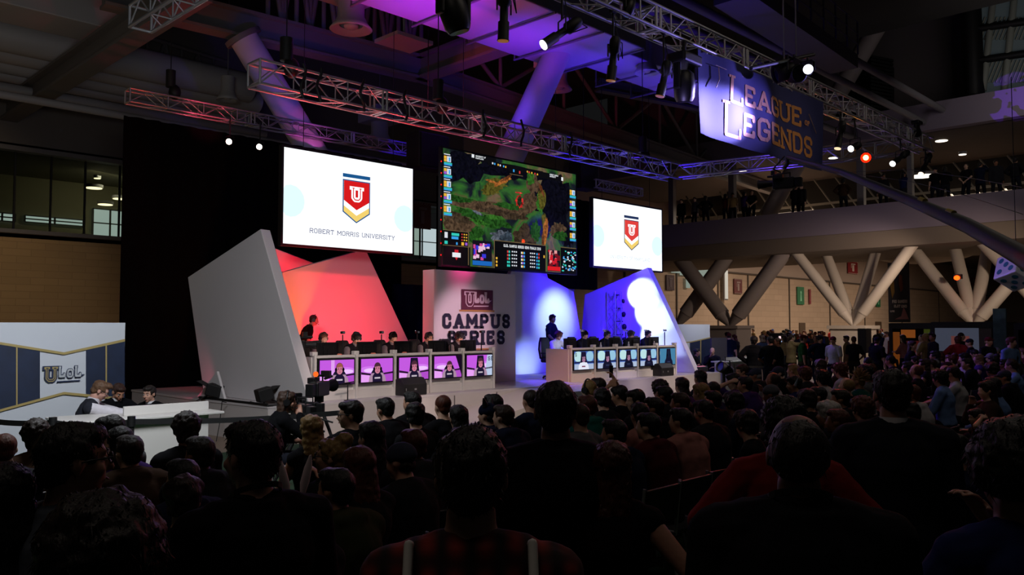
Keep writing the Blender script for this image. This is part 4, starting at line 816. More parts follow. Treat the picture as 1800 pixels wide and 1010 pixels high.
MB().tube(C3(p, ZS), C3(p, ZS + .32), .012, 6).build('pole', MBLK, t); MB().tube(C3(p, ZS + .31) + V((-.13, 0, 0)), C3(p, ZS + .33) + V((.13, 0, 0)), .014, 6).build('crossbar', MBLK, t); MB().tube(C3(p, ZS), C3(p, ZS + .01), .07, 10).build('base', MBLK, t)

# light tower at the right
tb = V((pY(1062, 600, 16.0).x, 15.6, ZS)); t = thing('light_tower', 'slim vertical truss tower carrying five lamps, blue lit', 'light tower', tb)
mb = MB(); s = .15; zt2 = 3.05
for dx in (-s, s):
    for dy in (-s, s): mb.tube(tb + V((dx, dy, 0)), C3(tb + V((dx, dy, 0)), zt2), .022, 8)
mb.build('chords', ALU, t); mb = MB()
for k in range(8):
    z = ZS + k * .3
    for a, b in (((-s, -s), (s, -s)), ((s, -s), (s, s)), ((s, s), (-s, s)), ((-s, s), (-s, -s))): mb.tube(tb + V((*a, z - ZS)), tb + V((*b, z - ZS + .28)), .011, 6)
mb.build('lattice', ALU, t); MB().box(tb + V((0, 0, .01)), (.6, .6, .02)).build('base_plate', MBLK, t)
def par_can(c, d, lab, lit=None, grp=None, L=.26, r=.11, col='eaf4ff', s=6, yoke=True, up_=None):
    d = V(d).normalized(); t = thing('stage_lamp', lab, 'stage light', c, group=grp); c = V(c)
    mb = MB(); q = d.to_track_quat('Z', 'Y').to_matrix(); secs = [(c + d * k, q @ V((rr, 0, 0)), q @ V((0, rr, 0))) for k, rr in ((-L * .55, r * .35), (-L * .45, r * .7), (-L * .1, r), (L * .45, r), (L * .46, r * .92), (L * .35, r * .88))]
    mb.loft(secs, 18, caps=True).build('housing', MBLK, t)
    MB().tube(c + d * L * .36, c + d * L * .38, r * .86, 18).build('lens', emi(col, s) if lit else mat('dark_lens', '1a1a20', .1), t)
    if yoke:
        sv = d.cross(V((0, 0, 1))).normalized(); mb = MB()
        for k in (-1, 1): mb.box(c + sv * k * r * 1.12 + V((0, 0, r * .7)), (.012, .03, r * 1.6))
        mb.box(c + V((0, 0, r * 1.5)), (r * 2.3 * abs(sv.x) + .03, r * 2.3 * abs(sv.y) + .03, .015)); mb.build('yoke', MBLK, t); MB().tube(c + V((0, 0, r * 1.5)), C3(c, up_ or c.z + r * 2.2), .018, 6).build('clamp', MBLK, t)
    return t
for k in range(5):
    par_can(C3(tb, 0) + V((.30, -.22, 2.78 - k * .41)), (.55 if k < 2 else .9, -.25 if k < 2 else -.05, .28 if k < 2 else -.1), 'black lamp on the light tower, %s from the top' % ('first', 'second', 'third', 'fourth', 'fifth')[k], k < 2 or k == 4, 'lamps on the light tower', r=.115, s=5 if k < 2 else 2)
    MB().tube(C3(tb, 2.95 - k * .41), C3(tb, 2.95 - k * .41) + V((.30, -.22, 0)), .016, 6).build('side_arm', MBLK, t)

# ================================================================== trusses
def truss(a, b, h, w, lab, seg=.45, joint=2.4, m=ALU, name='lighting_truss'):
    a, b = V(a), V(b); t = thing(name, lab, 'truss', a, group='aluminium lighting trusses'); d = (b - a); L = d.length; d.normalize(); s = d.cross(V((0, 0, 1))).normalized() * w / 2; u = V((0, 0, h))
    for o in (s, -s, s + u, -s + u): MB().tube(a + o, b + o, .026, 8).build('chord', m, t)
    n = max(1, int(L / seg)); mb = MB(); 
    for k in range(n):
        p = a + d * L * k / n; q = a + d * L * (k + 1) / n
        for e in (s, -s): mb.tube(p + e + (u if k % 2 else V()), q + e + (V() if k % 2 else u), .013, 6, caps=False)
        if k % 2 == 0:
            for e in (s, -s): mb.tube(p + e, p + e + u, .013, 6, caps=False)
        for e in (V(), u): mb.tube(p - s + e, (q if k % 2 else p) + s + e, .012, 6, caps=False)
    mb.build('lattice', m, t)
    k = 0; 
    while k * joint <= L + .01:
        p = a + d * min(k * joint, L - .02); mb = MB()
        for q in ([p] if k == 0 else [p - d * .05, p + d * .05]):
            for c0, c1 in ((s, s + u), (-s, -s + u), (s, -s), (s + u, -s + u)): mb.tube(q + c0, q + c1, .022, 6)
        mb.build('end_frame', m, t); k += 1
    return t
YT = 12.6; zt0 = 5.78
f0 = pY(446, 166, YT); f1 = pY(1184, 306, YT); zz = (f0.z + f1.z) / 2
truss((f0.x, YT, zz), (f1.x, YT, zz), .40, .40, 'long front truss above the screens, lit red at left and blue at right', .42, 2.55)
g0 = pY(224, 186, 19.2); g1 = pY(722, 268, 19.2); zg = (g0.z + g1.z) / 2
truss((g0.x, 19.2, zg), (g1.x, 19.2, zg), .30, .30, 'rear truss carrying the black curtain, lit pink and violet', .42, 3.0)
YH = 6.55; h0 = pY(905, 12, YH); h1 = pY(1628, 268, YH); zh = h1.z
truss((4.6, YH, zh), (h1.x, YH, zh), .32, .32, 'near truss over the audience carrying the game banner', .36, 2.4)
truss((h1.x - .2, YH + .3, zh), (f1.x - .1, YT - .3, zz), .32, .32, 'short side truss lit violet, right of the right screen', .36, 2.4)
truss(pz(247, 52, 6.4), pz(247, 52, 6.4) + V((0, -4.5, 0)), .32, .32, 'unlit truss stub at the upper left', .36, 2.4)
k0 = pY(1042, 330, 15.2); truss(k0, k0 + V((2.3, 0, .0)), .24, .24, 'small blue-lit truss piece above the right screen', .3, 2.3)
0 and truss((f0.x + 6.0, YT + .3, zz), (f0.x + 6.0, 15.0, zz), .25, .25, 'cross truss linking the front truss to the game screen', .36, 2.0)
# chain hoist cables
for i, (px, py, X_, Y_) in enumerate(((503, 140, f0.x + 1, YT), (300, 150, 0, 19.2), (770, 180, 0, YT), (1130, 280, 0, YT))):
    p = pY(px, py, Y_); z = zz if Y_ == YT else zg; t = thing('chain_hoist', 'black chain hoist over the %s' % ('left end of the front truss', 'curtain truss', 'front truss, left of the game screen', 'right end of the front truss')[i], 'hoist', (p.x, Y_, z + .3), group='chain hoists')
    MB().tube((p.x, Y_, z + .55), (p.x, Y_, z + .95), .11, 12).build('motor', MBLK, t); MB().ball((p.x + .1, Y_, z + .45), (.14, .14, .18)).build('chain_bag', MBLK, t); MB().tube((p.x, Y_, z + .9), (p.x, Y_, 10), .012, 5).build('chain', MBLK, t); MB().tube((p.x, Y_, z + .3), (p.x, Y_, z + .6), .02, 6).build('hook', MBLK, t)
# strapped cable bundles on the front truss
for i, px in enumerate((520, 548, 624, 700, 838, 905, 990)):
    p = pY(px, 165 + (px - 446) * .19, YT); mb = MB(); pts = [V((p.x + .05 * sin(k * 1.3 + i), YT - .23, zz + .5 - k * .12)) for k in range(6)]
    o = MB().path(pts, .025, 6).build('cable_bundle', MBLK); tag(o, 'black cable bundle strapped to the front truss, %s from left' % ('first', 'second', 'third', 'fourth', 'fifth', 'sixth', 'seventh')[i], 'cable', 'cable bundles on the front truss')
# line speakers above the left screen gap
p = pY(752, 268, 15.4); t = thing('hanging_speaker', 'black box speaker hanging between left screen and game screen', 'speaker', (p.x, 15.4, p.z - .4)); MB().box((p.x, 15.4, p.z), (.95, .5, .85)).build('cabinet', BLK, t, bevel=.03); MB().box((p.x, 15.13, p.z), (.85, .02, .75)).build('grille', MBLK, t); MB().tube((p.x, 15.4, p.z + .4), (p.x, 15.4, 14.2), .012, 6).build('hanging_cable', MBLK, t)
p = pY(1026, 310, 15.4); t = thing('hanging_speaker', 'black box speaker hanging right of the game screen top', 'speaker', (p.x, 15.4, p.z - .4)); MB().box((p.x, 15.4, p.z), (.8, .5, .8)).build('cabinet', BLK, t, bevel=.03); MB().tube((p.x, 15.4, p.z + .4), (p.x, 15.4, 14.2), .012, 6).build('hanging_cable', MBLK, t)
# two lit lamps before the curtain
for i, (px, py) in enumerate(((404, 249), (457, 258))):
    p = pY(px, py, 18.8); par_can(p, Fh * -1 + V((.15, 0, -.18)), 'bright warm lamp shining from the black curtain, %s of two' % ('left', 'right')[i], True, 'two curtain lamps', r=.08, col='ffe4d0', s=14, up_=zg)
    MB().tube(p + V((0, 0, .15)), (p.x, p.y, zg), .015, 6).build('drop_pipe', MBLK, bpy.data.objects['stage_lamp'] if i == 0 else None) if False else None
    spot('curtain_lamp_light', p + V((.1, -.3, -.05)), (4, 5, 0), 25, (1, .7, .5), 60)
# profile spots and moving heads on the near truss
def leko(px, py, dr, lab, L=.62, lit=None, dist=None, Y=YH - .1):
    p = pY(px, py, Y); d = V(dr).normalized(); t = thing('profile_spotlight', lab, 'stage light', p, group='profile spotlights on the near truss'); q = d.to_track_quat('Z', 'Y').to_matrix()
    S = [(-.5, .055), (-.42, .085), (-.15, .09), (-.1, .055), (.15, .055), (.17, .075), (.48, .075), (.5, .085)]
    MB().loft([(p + d * k * L, q @ V((r * .85, 0, 0)), q @ V((0, r * .85, 0))) for k, r in S], 16).build('barrel', MBLK, t)
    MB().tube(p + d * .5 * L, p + d * .52 * L, .062, 16).build('lens', emi(lit[0], lit[1]) if lit else mat('amber_lens', '3a2a18', .1, emit='a86a3c', es=.5), t)
    up = p + V((0, 0, max(.12, zh - p.z))); sv = d.cross(V((0, 0, 1))); sv = sv.normalized() if sv.length > .2 else V((1, 0, 0)); mb = MB()
    for k in (-1, 1): mb.tube(p + sv * .11 * k, p + sv * .11 * k + V((0, 0, .16)), .01, 6)
    mb.tube(p + sv * .11 + V((0, 0, .16)), p - sv * .11 + V((0, 0, .16)), .01, 6); mb.tube(p + V((0, 0, .16)), up, .014, 6); mb.build('yoke', MBLK, t); MB().tube(up - sv * .04, up + sv * .04, .035, 10).build('clamp', MBLK, t)
    MB().path([p - d * L * .45, p - d * L * .5 + V((.14, 0, -.05)), p + V((.2, 0, .05)), up], .007, 5).build('power_lead', MBLK, t)
    return t
leko(886, 22, (.05, .1, -1), 'profile spotlight hanging straight down, top centre'); leko(988, 57, (-.75, .35, -.62), 'profile spotlight tilted left with a lit white lens', lit=('f4f8ff', 5), L=.6)
leko(1078, 103, (.0, .15, -1), 'profile spotlight hanging down right of the leaning column', L=.56); leko(1167, 138, (-.12, .2, -1), 'profile spotlight beside the large moving head', L=.5)
leko(1477, 237, (-.25, .1, -1), 'profile spotlight right of the banner', L=.55, lit=('ffdcb0', 1.2)); leko(1583, 277, (-1, .2, -.55), 'tilted profile spotlight under the truss end', L=.7, lit=('ffffff', 4)); leko(1627, 288, (-.8, .1, -.9), 'steep profile spotlight last under the truss end', L=.7, lit=('fff0d8', 1.5))
leko(1503, 258, (-1, .2, -.4), 'short spotlight with white lens left of the red flare', L=.3, lit=('ffffff', 5))
def moving_head(px, py, lab, s=1.0, tilt=(-.2, .2, -1), Y=YH - .15):
    p = pY(px, py, Y); t = thing('moving_head_light', lab, 'stage light', p, group='moving head lights'); d = V(tilt).normalized(); q = d.to_track_quat('Z', 'Y').to_matrix()
    MB().loft([(p + d * k * s, q @ V((r * s, 0, 0)), q @ V((0, r * s, 0))) for k, r in ((-.22, .08), (-.17, .14), (0, .165), (.18, .15), (.24, .12))], 20).build('head', BLK, t); MB().tube(p + d * .245 * s, p + d * .25 * s, .11 * s, 20).build('lens', mat('dark_lens', '1a1a20', .05), t)
    for k in (-1, 1): MB().box(p + V((.19 * k * s, 0, .12 * s)), (.06 * s, .12 * s, .42 * s)).build('yoke_arm', BLK, t, bevel=.02)
    MB().box(p + V((0, 0, .38 * s)), (.5 * s, .34 * s, .16 * s)).build('base', BLK, t, bevel=.03); MB().tube(p + V((0, 0, .4 * s)), C3(p, max(zh, p.z + .5 * s)), .03, 8).build('clamp', MBLK, t)
    return t
moving_head(797, 18, 'large black moving head at the top edge', .95, (.3, -.1, -1)); moving_head(1203, 150, 'large black moving head left of the banner', .95, (.15, .1, -1)); moving_head(1106, 12, 'black moving head sitting in the near truss', .5)
moving_head(1612, 232, 'black moving head standing at the truss end', .55, (-.5, 0, .4))
# lamps by the banner
par_can(pY(1420, 123, 5.6), (-.85, -.45, -.15), 'round lamp glowing white just above the banner', True, 'banner lamps', L=.22, r=.085, s=7); par_can(pY(1396, 130, 5.8), (-.4, -.7, -.2), 'dark round lamp with a blue glint above the banner', False, 'banner lamps', L=.3, r=.14)
par_can(pY(1378, 126, 5.9), (-.6, .6, -.3), 'dark lamp behind the two round banner lamps', False, 'banner lamps', L=.34, r=.14)
tq = pY(1320, 120, 5.8); e = pY(1430, 96, 5.8); t = MB().tube((tq.x, tq.y, tq.z), (e.x, e.y, e.z), .03, 8).build('lamp_bar', MBLK); q_ = tq + (e - tq) * .5
for v_ in (q_, tq + (e - tq) * .7): MB().tube(v_, C3(v_, 14.2), .012, 5).build('hanging_wire', STEEL, t); tag(t, 'thin horizontal pipe holding the banner lamps', 'pipe')
# red flare lamp
p = pY(1522, 277, YH + .1); t = par_can(p, (CAM - p) + V((0, 0, .0)), 'lamp glaring red-orange toward the audience, near the truss end', True, None, L=.24, r=.06, col='ffb038', s=40)
MB().tube(p + (CAM - p).normalized() * .075, p + (CAM - p).normalized() * .08, .10, 20).build('glare_ring', emi('ff1804', 4), t)  # added glowing disc stands for the red glare round the lens
spot('red_flare_light', p + V((0, 0, -.2)), (10, -2, 1.5), 160, (1, .08, .02), 90)
# banner ---------------------------------------------------------------------
YB = 6.28; a = pY(1230, 88, YB); c = pY(1446, 290, YB); bx0, bx1 = a.x, c.x; bz1 = (a.z + pY(1446, 178, YB).z) / 2; bz0 = (pY(1238, 247, YB).z + c.z) / 2
t = thing('hanging_banner', 'large dark blue cloth banner reading LEAGUE OF LEGENDS', 'banner', ((bx0 + bx1) / 2, YB, bz0)); vs = []; fs = []; nx, nz = 60, 8
def wav(u, v): return .035 * sin(u * 22) * (1 - u * .6) * (.5 + .5 * v) + .03 * sin(u * 9 + v * 2)
for j in range(nz + 1):
    for i in range(nx + 1):
        u, v = i / nx, j / nz; vs.append((bx0 + (bx1 - bx0) * u, YB + wav(u, v), bz0 + (bz1 - bz0) * v - .03 * sin(pi * u) * (1 - v)))
for j in range(nz):
    for i in range(nx): k = j * (nx + 1) + i; fs.append((k, k + 1, k + nx + 2, k + nx + 1))
k = len(vs); vs += [(x, y + .012, z) for x, y, z in vs]; fs += [tuple(k + q for q in f[::-1]) for f in fs]
MB().add(vs, fs, 0, True).build('cloth', mat('banner_cloth', '30346e', .85, noise_amt=.1, scale=2), t)
BG = mat('banner_gold', 'c98a4c', .7, noise_amt=.35, scale=7); BW, BH = bx1 - bx0, bz1 - bz0
def brow(s, u0, v0, h, wd, big=1.25):
    mb = MB(); x = bx0 + u0 * BW; ws = wd * BW; tot = sum(GL[ch][0] * (big if i == 0 else 1) for i, ch in enumerate(s)) + .13 * (len(s) - 1)
    for i, ch in enumerate(s):
        g = big if i == 0 else 1; cw = GL[ch][0] * g / tot * ws
        m_ = MB(); text(m_, ch, (0, 0, 0), h * BH * g, t=.15 / g if g > 1 else .17, serif=.8, width=cw)
        for v in m_.v: v.x += x; v.z += bz0 + BH * (v0 - (g - 1) * .5 * h); v.y += YB - .007 + wav((v.x - bx0) / BW, (v.z - bz0) / BH)
        mb.add(m_.v, m_.f, 0); x += cw + .13 / tot * ws
    mb.build('lettering', BG, t)
brow('LEAGUE', .20, .52, .27, .60); brow('LEGENDS', .17, .13, .30, .74, 1.45)
m_ = MB(); text(m_, 'OF', (bx0 + BW * .815, YB - .03, bz0 + BH * .56), BH * .07, t=.2, width=BW * .045); m_.build('lettering', BG, t)
mb = MB(); mb.path([V((bx0 + BW * .10, YB - .02, bz0 + BH * .60)), V((bx0 + BW * .125, YB - .02, bz0 + BH * .72)), V((bx0 + BW * .12, YB - .02, bz0 + BH * .86))], .008, 5); mb.tube((bx0 + BW * .1, YB - .02, bz0 + BH * .87), (bx0 + BW * .30, YB - .02, bz0 + BH * .87), .006, 5); mb.tube((bx0 + BW * .86, YB - .02, bz0 + BH * .74), (bx0 + BW * .93, YB - .02, bz0 + BH * .5), .007, 5); mb.build('thin_ornament_line', mat('dim_gold', '9c8478', .6), t)
mb = MB()
for k in range(6): x = bx0 + BW * (k + .3) / 6; mb.tube((x, YB, bz1 - .03), (x, YH - .1, zh + .05), .012, 5)
mb.build('tie', WHT, t)
# hanging dice prop and game banner in the far hall
p = pd(1787, 476, 21); t = thing('hanging_die', 'big pale inflatable die with teal pips hanging at the right edge', 'inflatable', p); Rz = M.Rotation(.95, 3, 'Z') @ M.Rotation(.5, 3, 'X') @ M.Rotation(.3, 3, 'Y')
hs = .34; MB().box(p, (2 * hs, 2 * hs, 2 * hs), Rz).build('cube_body', mat('die_vinyl', 'd8d8dc', .35), t, bevel=.03); mb = MB()
for ax_, sg in ((0, -1), (0, 1), (1, -1), (1, 1), (2, -1), (2, 1)):
    nrm = V([sg if k == ax_ else 0 for k in range(3)]); e1 = V([1 if k == (ax_ + 1) % 3 else 0 for k in range(3)]); e2 = nrm.cross(e1)
    for a_, b_ in ((-.5, -.5), (.5, .5), (-.5, .5), (.5, -.5), (0, 0)):
        c = p + Rz @ (nrm * (hs + .004) + e1 * a_ * hs + e2 * b_ * hs); mb.tube(c, c + Rz @ nrm * .006, .075, 16)
mb.build('pips', mat('teal_pip', '2f7486', .5), t); MB().tube(p + V((0, 0, .4)), p + V((0, 0, 5)), .01, 5).build('hanging_line', MBLK, t)
a = pX(1560, 462, 45); c = pX(1600, 566, 45); t = thing('hanging_poster', 'tall dark hanging poster reading PRO GAMERS in the far hall', 'poster', C3((a + c) / 2, c.z))
def PP(u, v, o=0): return V((45 - .03 - o, a.y + (c.y - a.y) * u, a.z + (c.z - a.z) * v))
MB().box((45.03, (a.y + c.y) / 2, (a.z + c.z) / 2), (.05, abs(a.y - c.y), a.z - c.z)).build('sheet', mat('poster_dark', '2c2e38', .6), t)
def PF(nm, pts, col): MB().face([PP(u, v, .01) for u, v in pts]).build(nm, mat('print_' + col, col, .6), t)
PF('painted_figure', [(.18, .15), (.28, .12), (.32, .5), (.2, .6), (.12, .4)], '8a6a34'); PF('painted_figure', [(.55, .2), (.68, .22), (.72, .45), (.6, .5), (.52, .35)], '6e3a26'); PF('painted_stripe', [(.3, .95), (.95, .95), (.8, .8), (.72, .75), (.6, .9)], '9a6a74')
dirY = V((0, -1, 0))
for i, (s, u, v, wd, hh) in enumerate((('PRO GAMERS', .2, .68, .7, .055), ('SLOT', .28, .755, .3, .05), ('UND', .62, .76, .26, .05), ('LIVE', .1, .83, .2, .03))):
    m_ = MB(); text(m_, s, PP(u, v, .02), abs(a.z - c.z) * hh, X=dirY, t=.26, serif=0, width=abs(a.y - c.y) * wd); m_.build('lettering', mat('poster_white', 'c8c4c8', .6), t)
spot('die_fill', (15.5, 3.5, 6.5), pd(1787, 476, 21), 160, (1, .93, .92), 30, .6)  # added spot to brighten the hanging die
# trade booths at right
def booth(x0, y0, x1, y1, X_, lab, col, draws):
    a = pX(x0, y0, X_); c = pX(x1, y1, X_); t = thing('trade_booth', lab, 'booth', (X_, (a.y + c.y) / 2, 0), group='dark trade booths in the far hall'); zt_ = a.z
    MB().box((X_ + 1.2, (a.y + c.y) / 2, zt_ - .09), (2.6, abs(a.y - c.y), .2)).build('header_beam', mat('booth_black', '0d0c0f', .6), t)
    for yy in (a.y, c.y): MB().box((X_ + 1.2, yy, zt_ / 2), (2.5, .12, zt_)).build('side_wall', mat('booth_black', '0d0c0f', .6), t)
    MB().box((X_ + 2.4, (a.y + c.y) / 2, zt_ / 2), (.1, abs(a.y - c.y), zt_)).build('back_wall', mat('booth_wall', '1a1412', .7), t)
    for (u0, v0, u1, v1, nm, cl, s) in draws:
        y0_ = a.y + (c.y - a.y) * u0; y1_ = a.y + (c.y - a.y) * u1; MB().face([(X_ - .02, y0_, zt_ - v1), (X_ - .02, y1_, zt_ - v1), (X_ - .02, y1_, zt_ - v0), (X_ - .02, y0_, zt_ - v0)]).build(nm, emi(cl, s) if s else mat('bp_' + cl, cl, .6), t)
    return t
booth(1566, 568, 1640, 625, 30, 'dark booth with an orange lit sign, left of the painted one', '', ((.05, .3, .22, 1.5, 'lit_panel', '7a4014', .5), (.25, .22, .6, .5, 'lit_sign', '8a4a18', .6), (.35, .6, .72, 1.6, 'red_panel', '481410', .5), (.8, .2, .95, .45, 'green_sign', '3c4410', .5)))
booth(1640, 566, 1750, 625, 29.5, 'dark booth with a pale blue and orange painted header', '', ((.0, .12, .75, .95, 'painted_header', '5c6276', .35), (.3, .45, .6, .85, 'painted_glow', '8a3c20', .5), (.75, .2, .95, .9, 'painted_side', '1c1618', .3)))
booth(1786, 568, 1830, 625, 28, 'black booth at the right picture edge', '', ())
a = pX(1757, 542, 29); t = tag(MB().box((29, a.y, a.z / 2), (.1, .36, a.z)).build('banner_stand', mat('stand_print', '4c6a72', .6, noise_amt=.6, scale=6)), 'tall narrow patterned banner stand near the right edge', 'banner')
for i, (x0, y0, x1) in enumerate(((1512, 577, 1527),)):
    a = pX(x0, y0, 31); c = pX(x1, y0, 31); tag(MB().box((31, (a.y + c.y) / 2, a.z - .45), (.5, abs(a.y - c.y), .9)).build('speaker_cabinet', BLK), 'black box speaker on a pole in front of the white column', 'speaker'); tag(MB().tube((31, (a.y + c.y) / 2, 0), (31, (a.y + c.y) / 2, a.z - .9), .04, 8).build('speaker_pole', MBLK), 'pole under the box speaker by the white column', 'pole')
# vending machine
a = pX(1355, 585, 33); c = pX(1376, 585, 33); t = thing('vending_machine', 'dark vending machine with blue-white lit shelves in the far hall', 'vending machine', (33, (a.y + c.y) / 2, 0)); MB().box((33.4, (a.y + c.y) / 2, a.z / 2), (.8, abs(a.y - c.y), a.z)).build('cabinet', mat('vend_dark', '15161e', .4), t, bevel=.02)
for k in range(5): MB().box((32.98, c.y + .09, a.z - .18 - k * .2), (.02, .16, .11)).build('lit_shelf', emi(('f0d0d0', 'a8c8f0', '88b0e8', 'a8c8f0', '88b0e8')[k], 1.0), t)
# ================================================================== people
LABS = bpy.data.scenes.new('workbench')
def fuse(mb, name, m, voxel, smooth=4, dec=None, disp=None, sub=False):
    me = mb.mesh('tmp', m); o = bpy.data.objects.new('tmp', me); LABS.collection.objects.link(o)
    r = o.modifiers.new('r', 'REMESH'); r.mode = 'VOXEL'; r.voxel_size = voxel; r.use_smooth_shade = True
    s = o.modifiers.new('s', 'SMOOTH'); s.factor = .5; s.iterations = smooth
    if dec: d = o.modifiers.new('d', 'DECIMATE'); d.ratio = dec
    vl = LABS.view_layers[0]; vl.update(); dg = vl.depsgraph; n = bpy.data.meshes.new_from_object(o.evaluated_get(dg)); n.name = name
    bpy.data.objects.remove(o); bpy.data.meshes.remove(me)
    if disp:
        nn_ = [V(q.vector) for q in n.vertex_normals]; cc = []
        for v, q in zip(n.vertices, nn_): cc += list(disp(V(v.co), q))
        n.vertices.foreach_set('co', cc)
    n.materials.clear(); n.materials.append(m); n.polygons.foreach_set('use_smooth', [True] * len(n.polygons)); n.update(); return n
def ik(a, t, l1, l2, pole):
    a, t = V(a), V(t); d = t - a; L = min(d.length, (l1 + l2) * .999); d = d.normalized() if d.length > 1e-5 else V((0, 0, -1)); x = (l1 * l1 - l2 * l2 + L * L) / (2 * L); h = sqrt(max(0, l1 * l1 - x * x))
    p = V(pole); p = p - d * p.dot(d); p = p.normalized() if p.length > 1e-4 else d.orthogonal().normalized(); return a + d * x + p * h, a + d * L
HANDS = {'lap': ((-.10, .34, .10), (.10, .34, .10), (-.7, -.5, -.2)), 'desk': ((-.16, .44, .20), (.16, .44, .20), (-1, -.3, -.3)), 'side': ((-.25, .04, -.10), (.25, .04, -.10), (-.4, -1, 0)),
         'cross': ((.13, .19, .27), (-.12, .22, .24), (-1, .1, -.6)), 'hips': ((-.20, .02, .09), (.20, .02, .09), (-1, -.5, .0)), 'phone': ((-.10, .34, .10), (.12, .30, .66), (-.6, -.2, -1)),
         'chin': ((-.08, .24, .18), (.05, .20, .48), (-.6, .2, -1)), 'hold': ((-.07, .28, .30), (.07, .28, .30), (-.8, -.2, -1)), 'head': ((-.2, -.03, .66), (.2, -.03, .66), (-1, .3, .1)), 'front': ((-.08, .16, .04), (.08, .17, .04), (-1, -.2, 0))}
def hand(mb, w, d, side, n, curl=.5, fine=True):
    """palm, four fingers of unequal length, thumb leaving the side of the palm. w wrist, d direction, n back-of-hand normal, side +1 thumb on +s"""
    d = d.normalized(); n = (n - d * n.dot(d)).normalized(); s = d.cross(n) * side
    for i in range(4):
        o = (1.5 - i) * .0215; k = w + d * .088 + s * o * 1.0 - n * abs(1.5 - i) * .003; mb.cap(w + s * o * .6 + d * .01, .0165, k, .0125, 8, 2)
        L = (.043, .048, .045, .036)[i]; a = curl * .6; d1 = (d * cos(a) - n * sin(a) + s * (1.5 - i) * .07).normalized(); k2 = k + d1 * L; mb.cap(k, .0105, k2, .0092, 8, 2)
        a = curl * 1.5; d2 = (d * cos(a) - n * sin(a)).normalized(); k3 = k2 + d2 * L * .65; mb.cap(k2, .0092, k3, .0085, 8, 2); a = curl * 2.1; d3 = (d * cos(a) - n * sin(a)).normalized(); mb.cap(k3, .0085, k3 + d3 * L * .5, .0075, 8, 2)
    t0 = w + d * .025 + s * .028; t1 = t0 + (d * .75 + s * .55 - n * .25).normalized() * .045; mb.cap(t0, .016, t1, .012, 8, 2); t2 = t1 + (d * .95 + s * .2 - n * .3).normalized() * .032; mb.cap(t1, .0115, t2, .0095, 8, 2)
def build_person(key, seat=True, lean=.06, head=(0, 0, 0), hands='lap', hair='short', top='tee', fem=False, vox=.016, hl=None, hr=None, wide=1.0, legs='trousers', tuft=0, feet=None, eyes=False, dec=None, extra=()):
    """returns [(part name, mesh, role)]; the figure faces +Y, feet at z 0"""
    hz = .55 if seat else .95; P0 = V((0, 0, hz)); sp = V((0, sin(lean), cos(lean))); fw = V((0, cos(lean), -sin(lean)))
    sw = (.155 if fem else .18) * wide; N = P0 + sp * .50; S = [N + V((k * sw, 0, 0)) - sp * .055 for k in (-1, 1)]
    hp = P0 + sp * .565; HR = M.Rotation(head[0], 3, 'Z') @ M.Rotation(-head[1] - lean * .3, 3, 'X') @ M.Rotation(head[2], 3, 'Y')
    HC = hp + sp * .035 + HR @ V((0, .025, .065)); H = lambda x, y, z: HC + HR @ V((x, y, z))
    pr = HANDS[hands]; rr = random.Random(key)
    def tgt(i, ov):
        if ov is not None: return V(ov)
        q = V(pr[i]); q.x *= (sw / .18); return P0 + V((q.x, q.y + (sp.y * q.z), q.z))
    A = []
    for i, (k, ov) in enumerate(((-1, hl), (1, hr))):
        pole = V(pr[2]); pole.x *= 1 if k < 0 else -1; e, w = ik(S[i], tgt(i, ov), .285, .255, pole); A.append((S[i], e, w))
    Lg = []
    for i, k in enumerate((-1, 1)):
        hip = P0 + V((k * .09, 0, -.02))
        ft = V(feet[i]) if feet else (V((k * .13, .42 + .06 * rr.uniform(-1, 1), .08)) if seat else V((k * .12, .0 + .04 * k * rr.uniform(-1, 1), .08)))
        kn, an = ik(hip, ft, .44, .43, (k * .25, 1, .35 if seat else .1)); Lg.append((hip, kn, an))
    X = V((1, 0, 0))
    def torso(mb, o=0, z0=-.06, puff=0):
        w_ = wide; prof = [(-.10, .150, .110), (-.02, .168, .120), (.10, .150 - (.02 if fem else 0), .105), (.22, .152 - (.012 if fem else 0), .110), (.34, .172, .122 + (.012 if fem else 0)), (.43, .160, .105), (.49, .095, .075), (.53, .062, .062)]
        prof = [q for q in prof if q[0] >= z0 - .001]
        mb.loft([(P0 + sp * z - fw * (.0 if z < .3 else .008), X * ((a + o + puff * (z < .4)) * w_), fw * (b + o + puff * .6 * (z < .4)) * (.5 + .5 * w_)) for z, a, b in prof], 18)
        for s in S: mb.cap(N - sp * .03, .062 + o, s, .060 + o, 10, 3); mb.cap(N + sp * .015 - fw * .012, .042 + o * .8, N * .35 + s * .65 + sp * .012, .052 + o * .8, 10, 3)
    body = MB(); torso(body)
    body.cap(N - sp * .02, .064, HC + HR @ V((0, -.018, -.075)), .057, 12, 3)
    # head with brow, nose, lips, chin and ears
    body.ball(H(0, -.012, .022), (.073, .093, .084), 18, 12, HR); body.ball(H(0, .022, -.042), (.057, .066, .068), 16, 10, HR); body.ball(H(0, .060, -.096), (.024, .020, .018), 10, 8, HR)
    body.cap(H(0, .083, .010), .008, H(0, .104, -.030), .013, 8, 3); body.cap(H(-.032, .074, .022), .012, H(.032, .074, .022), .012, 8, 2); body.cap(H(-.016, .082, -.064), .008, H(.016, .082, -.064), .008, 8, 2)
    for k in (-1, 1): body.ball(H(k * .076, -.008, -.012), (.010, .020, .032), 8, 8, HR); body.ball(H(k * .038, .062, -.03), (.02, .02, .022), 8, 6, HR)
    for i, (s, e, w_) in enumerate(A):
        body.cap(s, .052, e, .040, 10, 3); body.cap(e, .041, w_, .026, 10, 3); d = (w_ - e).normalized(); nn = V((0, -.3, 1)) if seat or hands in ('cross', 'front', 'hold') else V((1 if i else -1, .2, .1)); hand(body, w_, d, (-1 if i else 1), nn, .55)
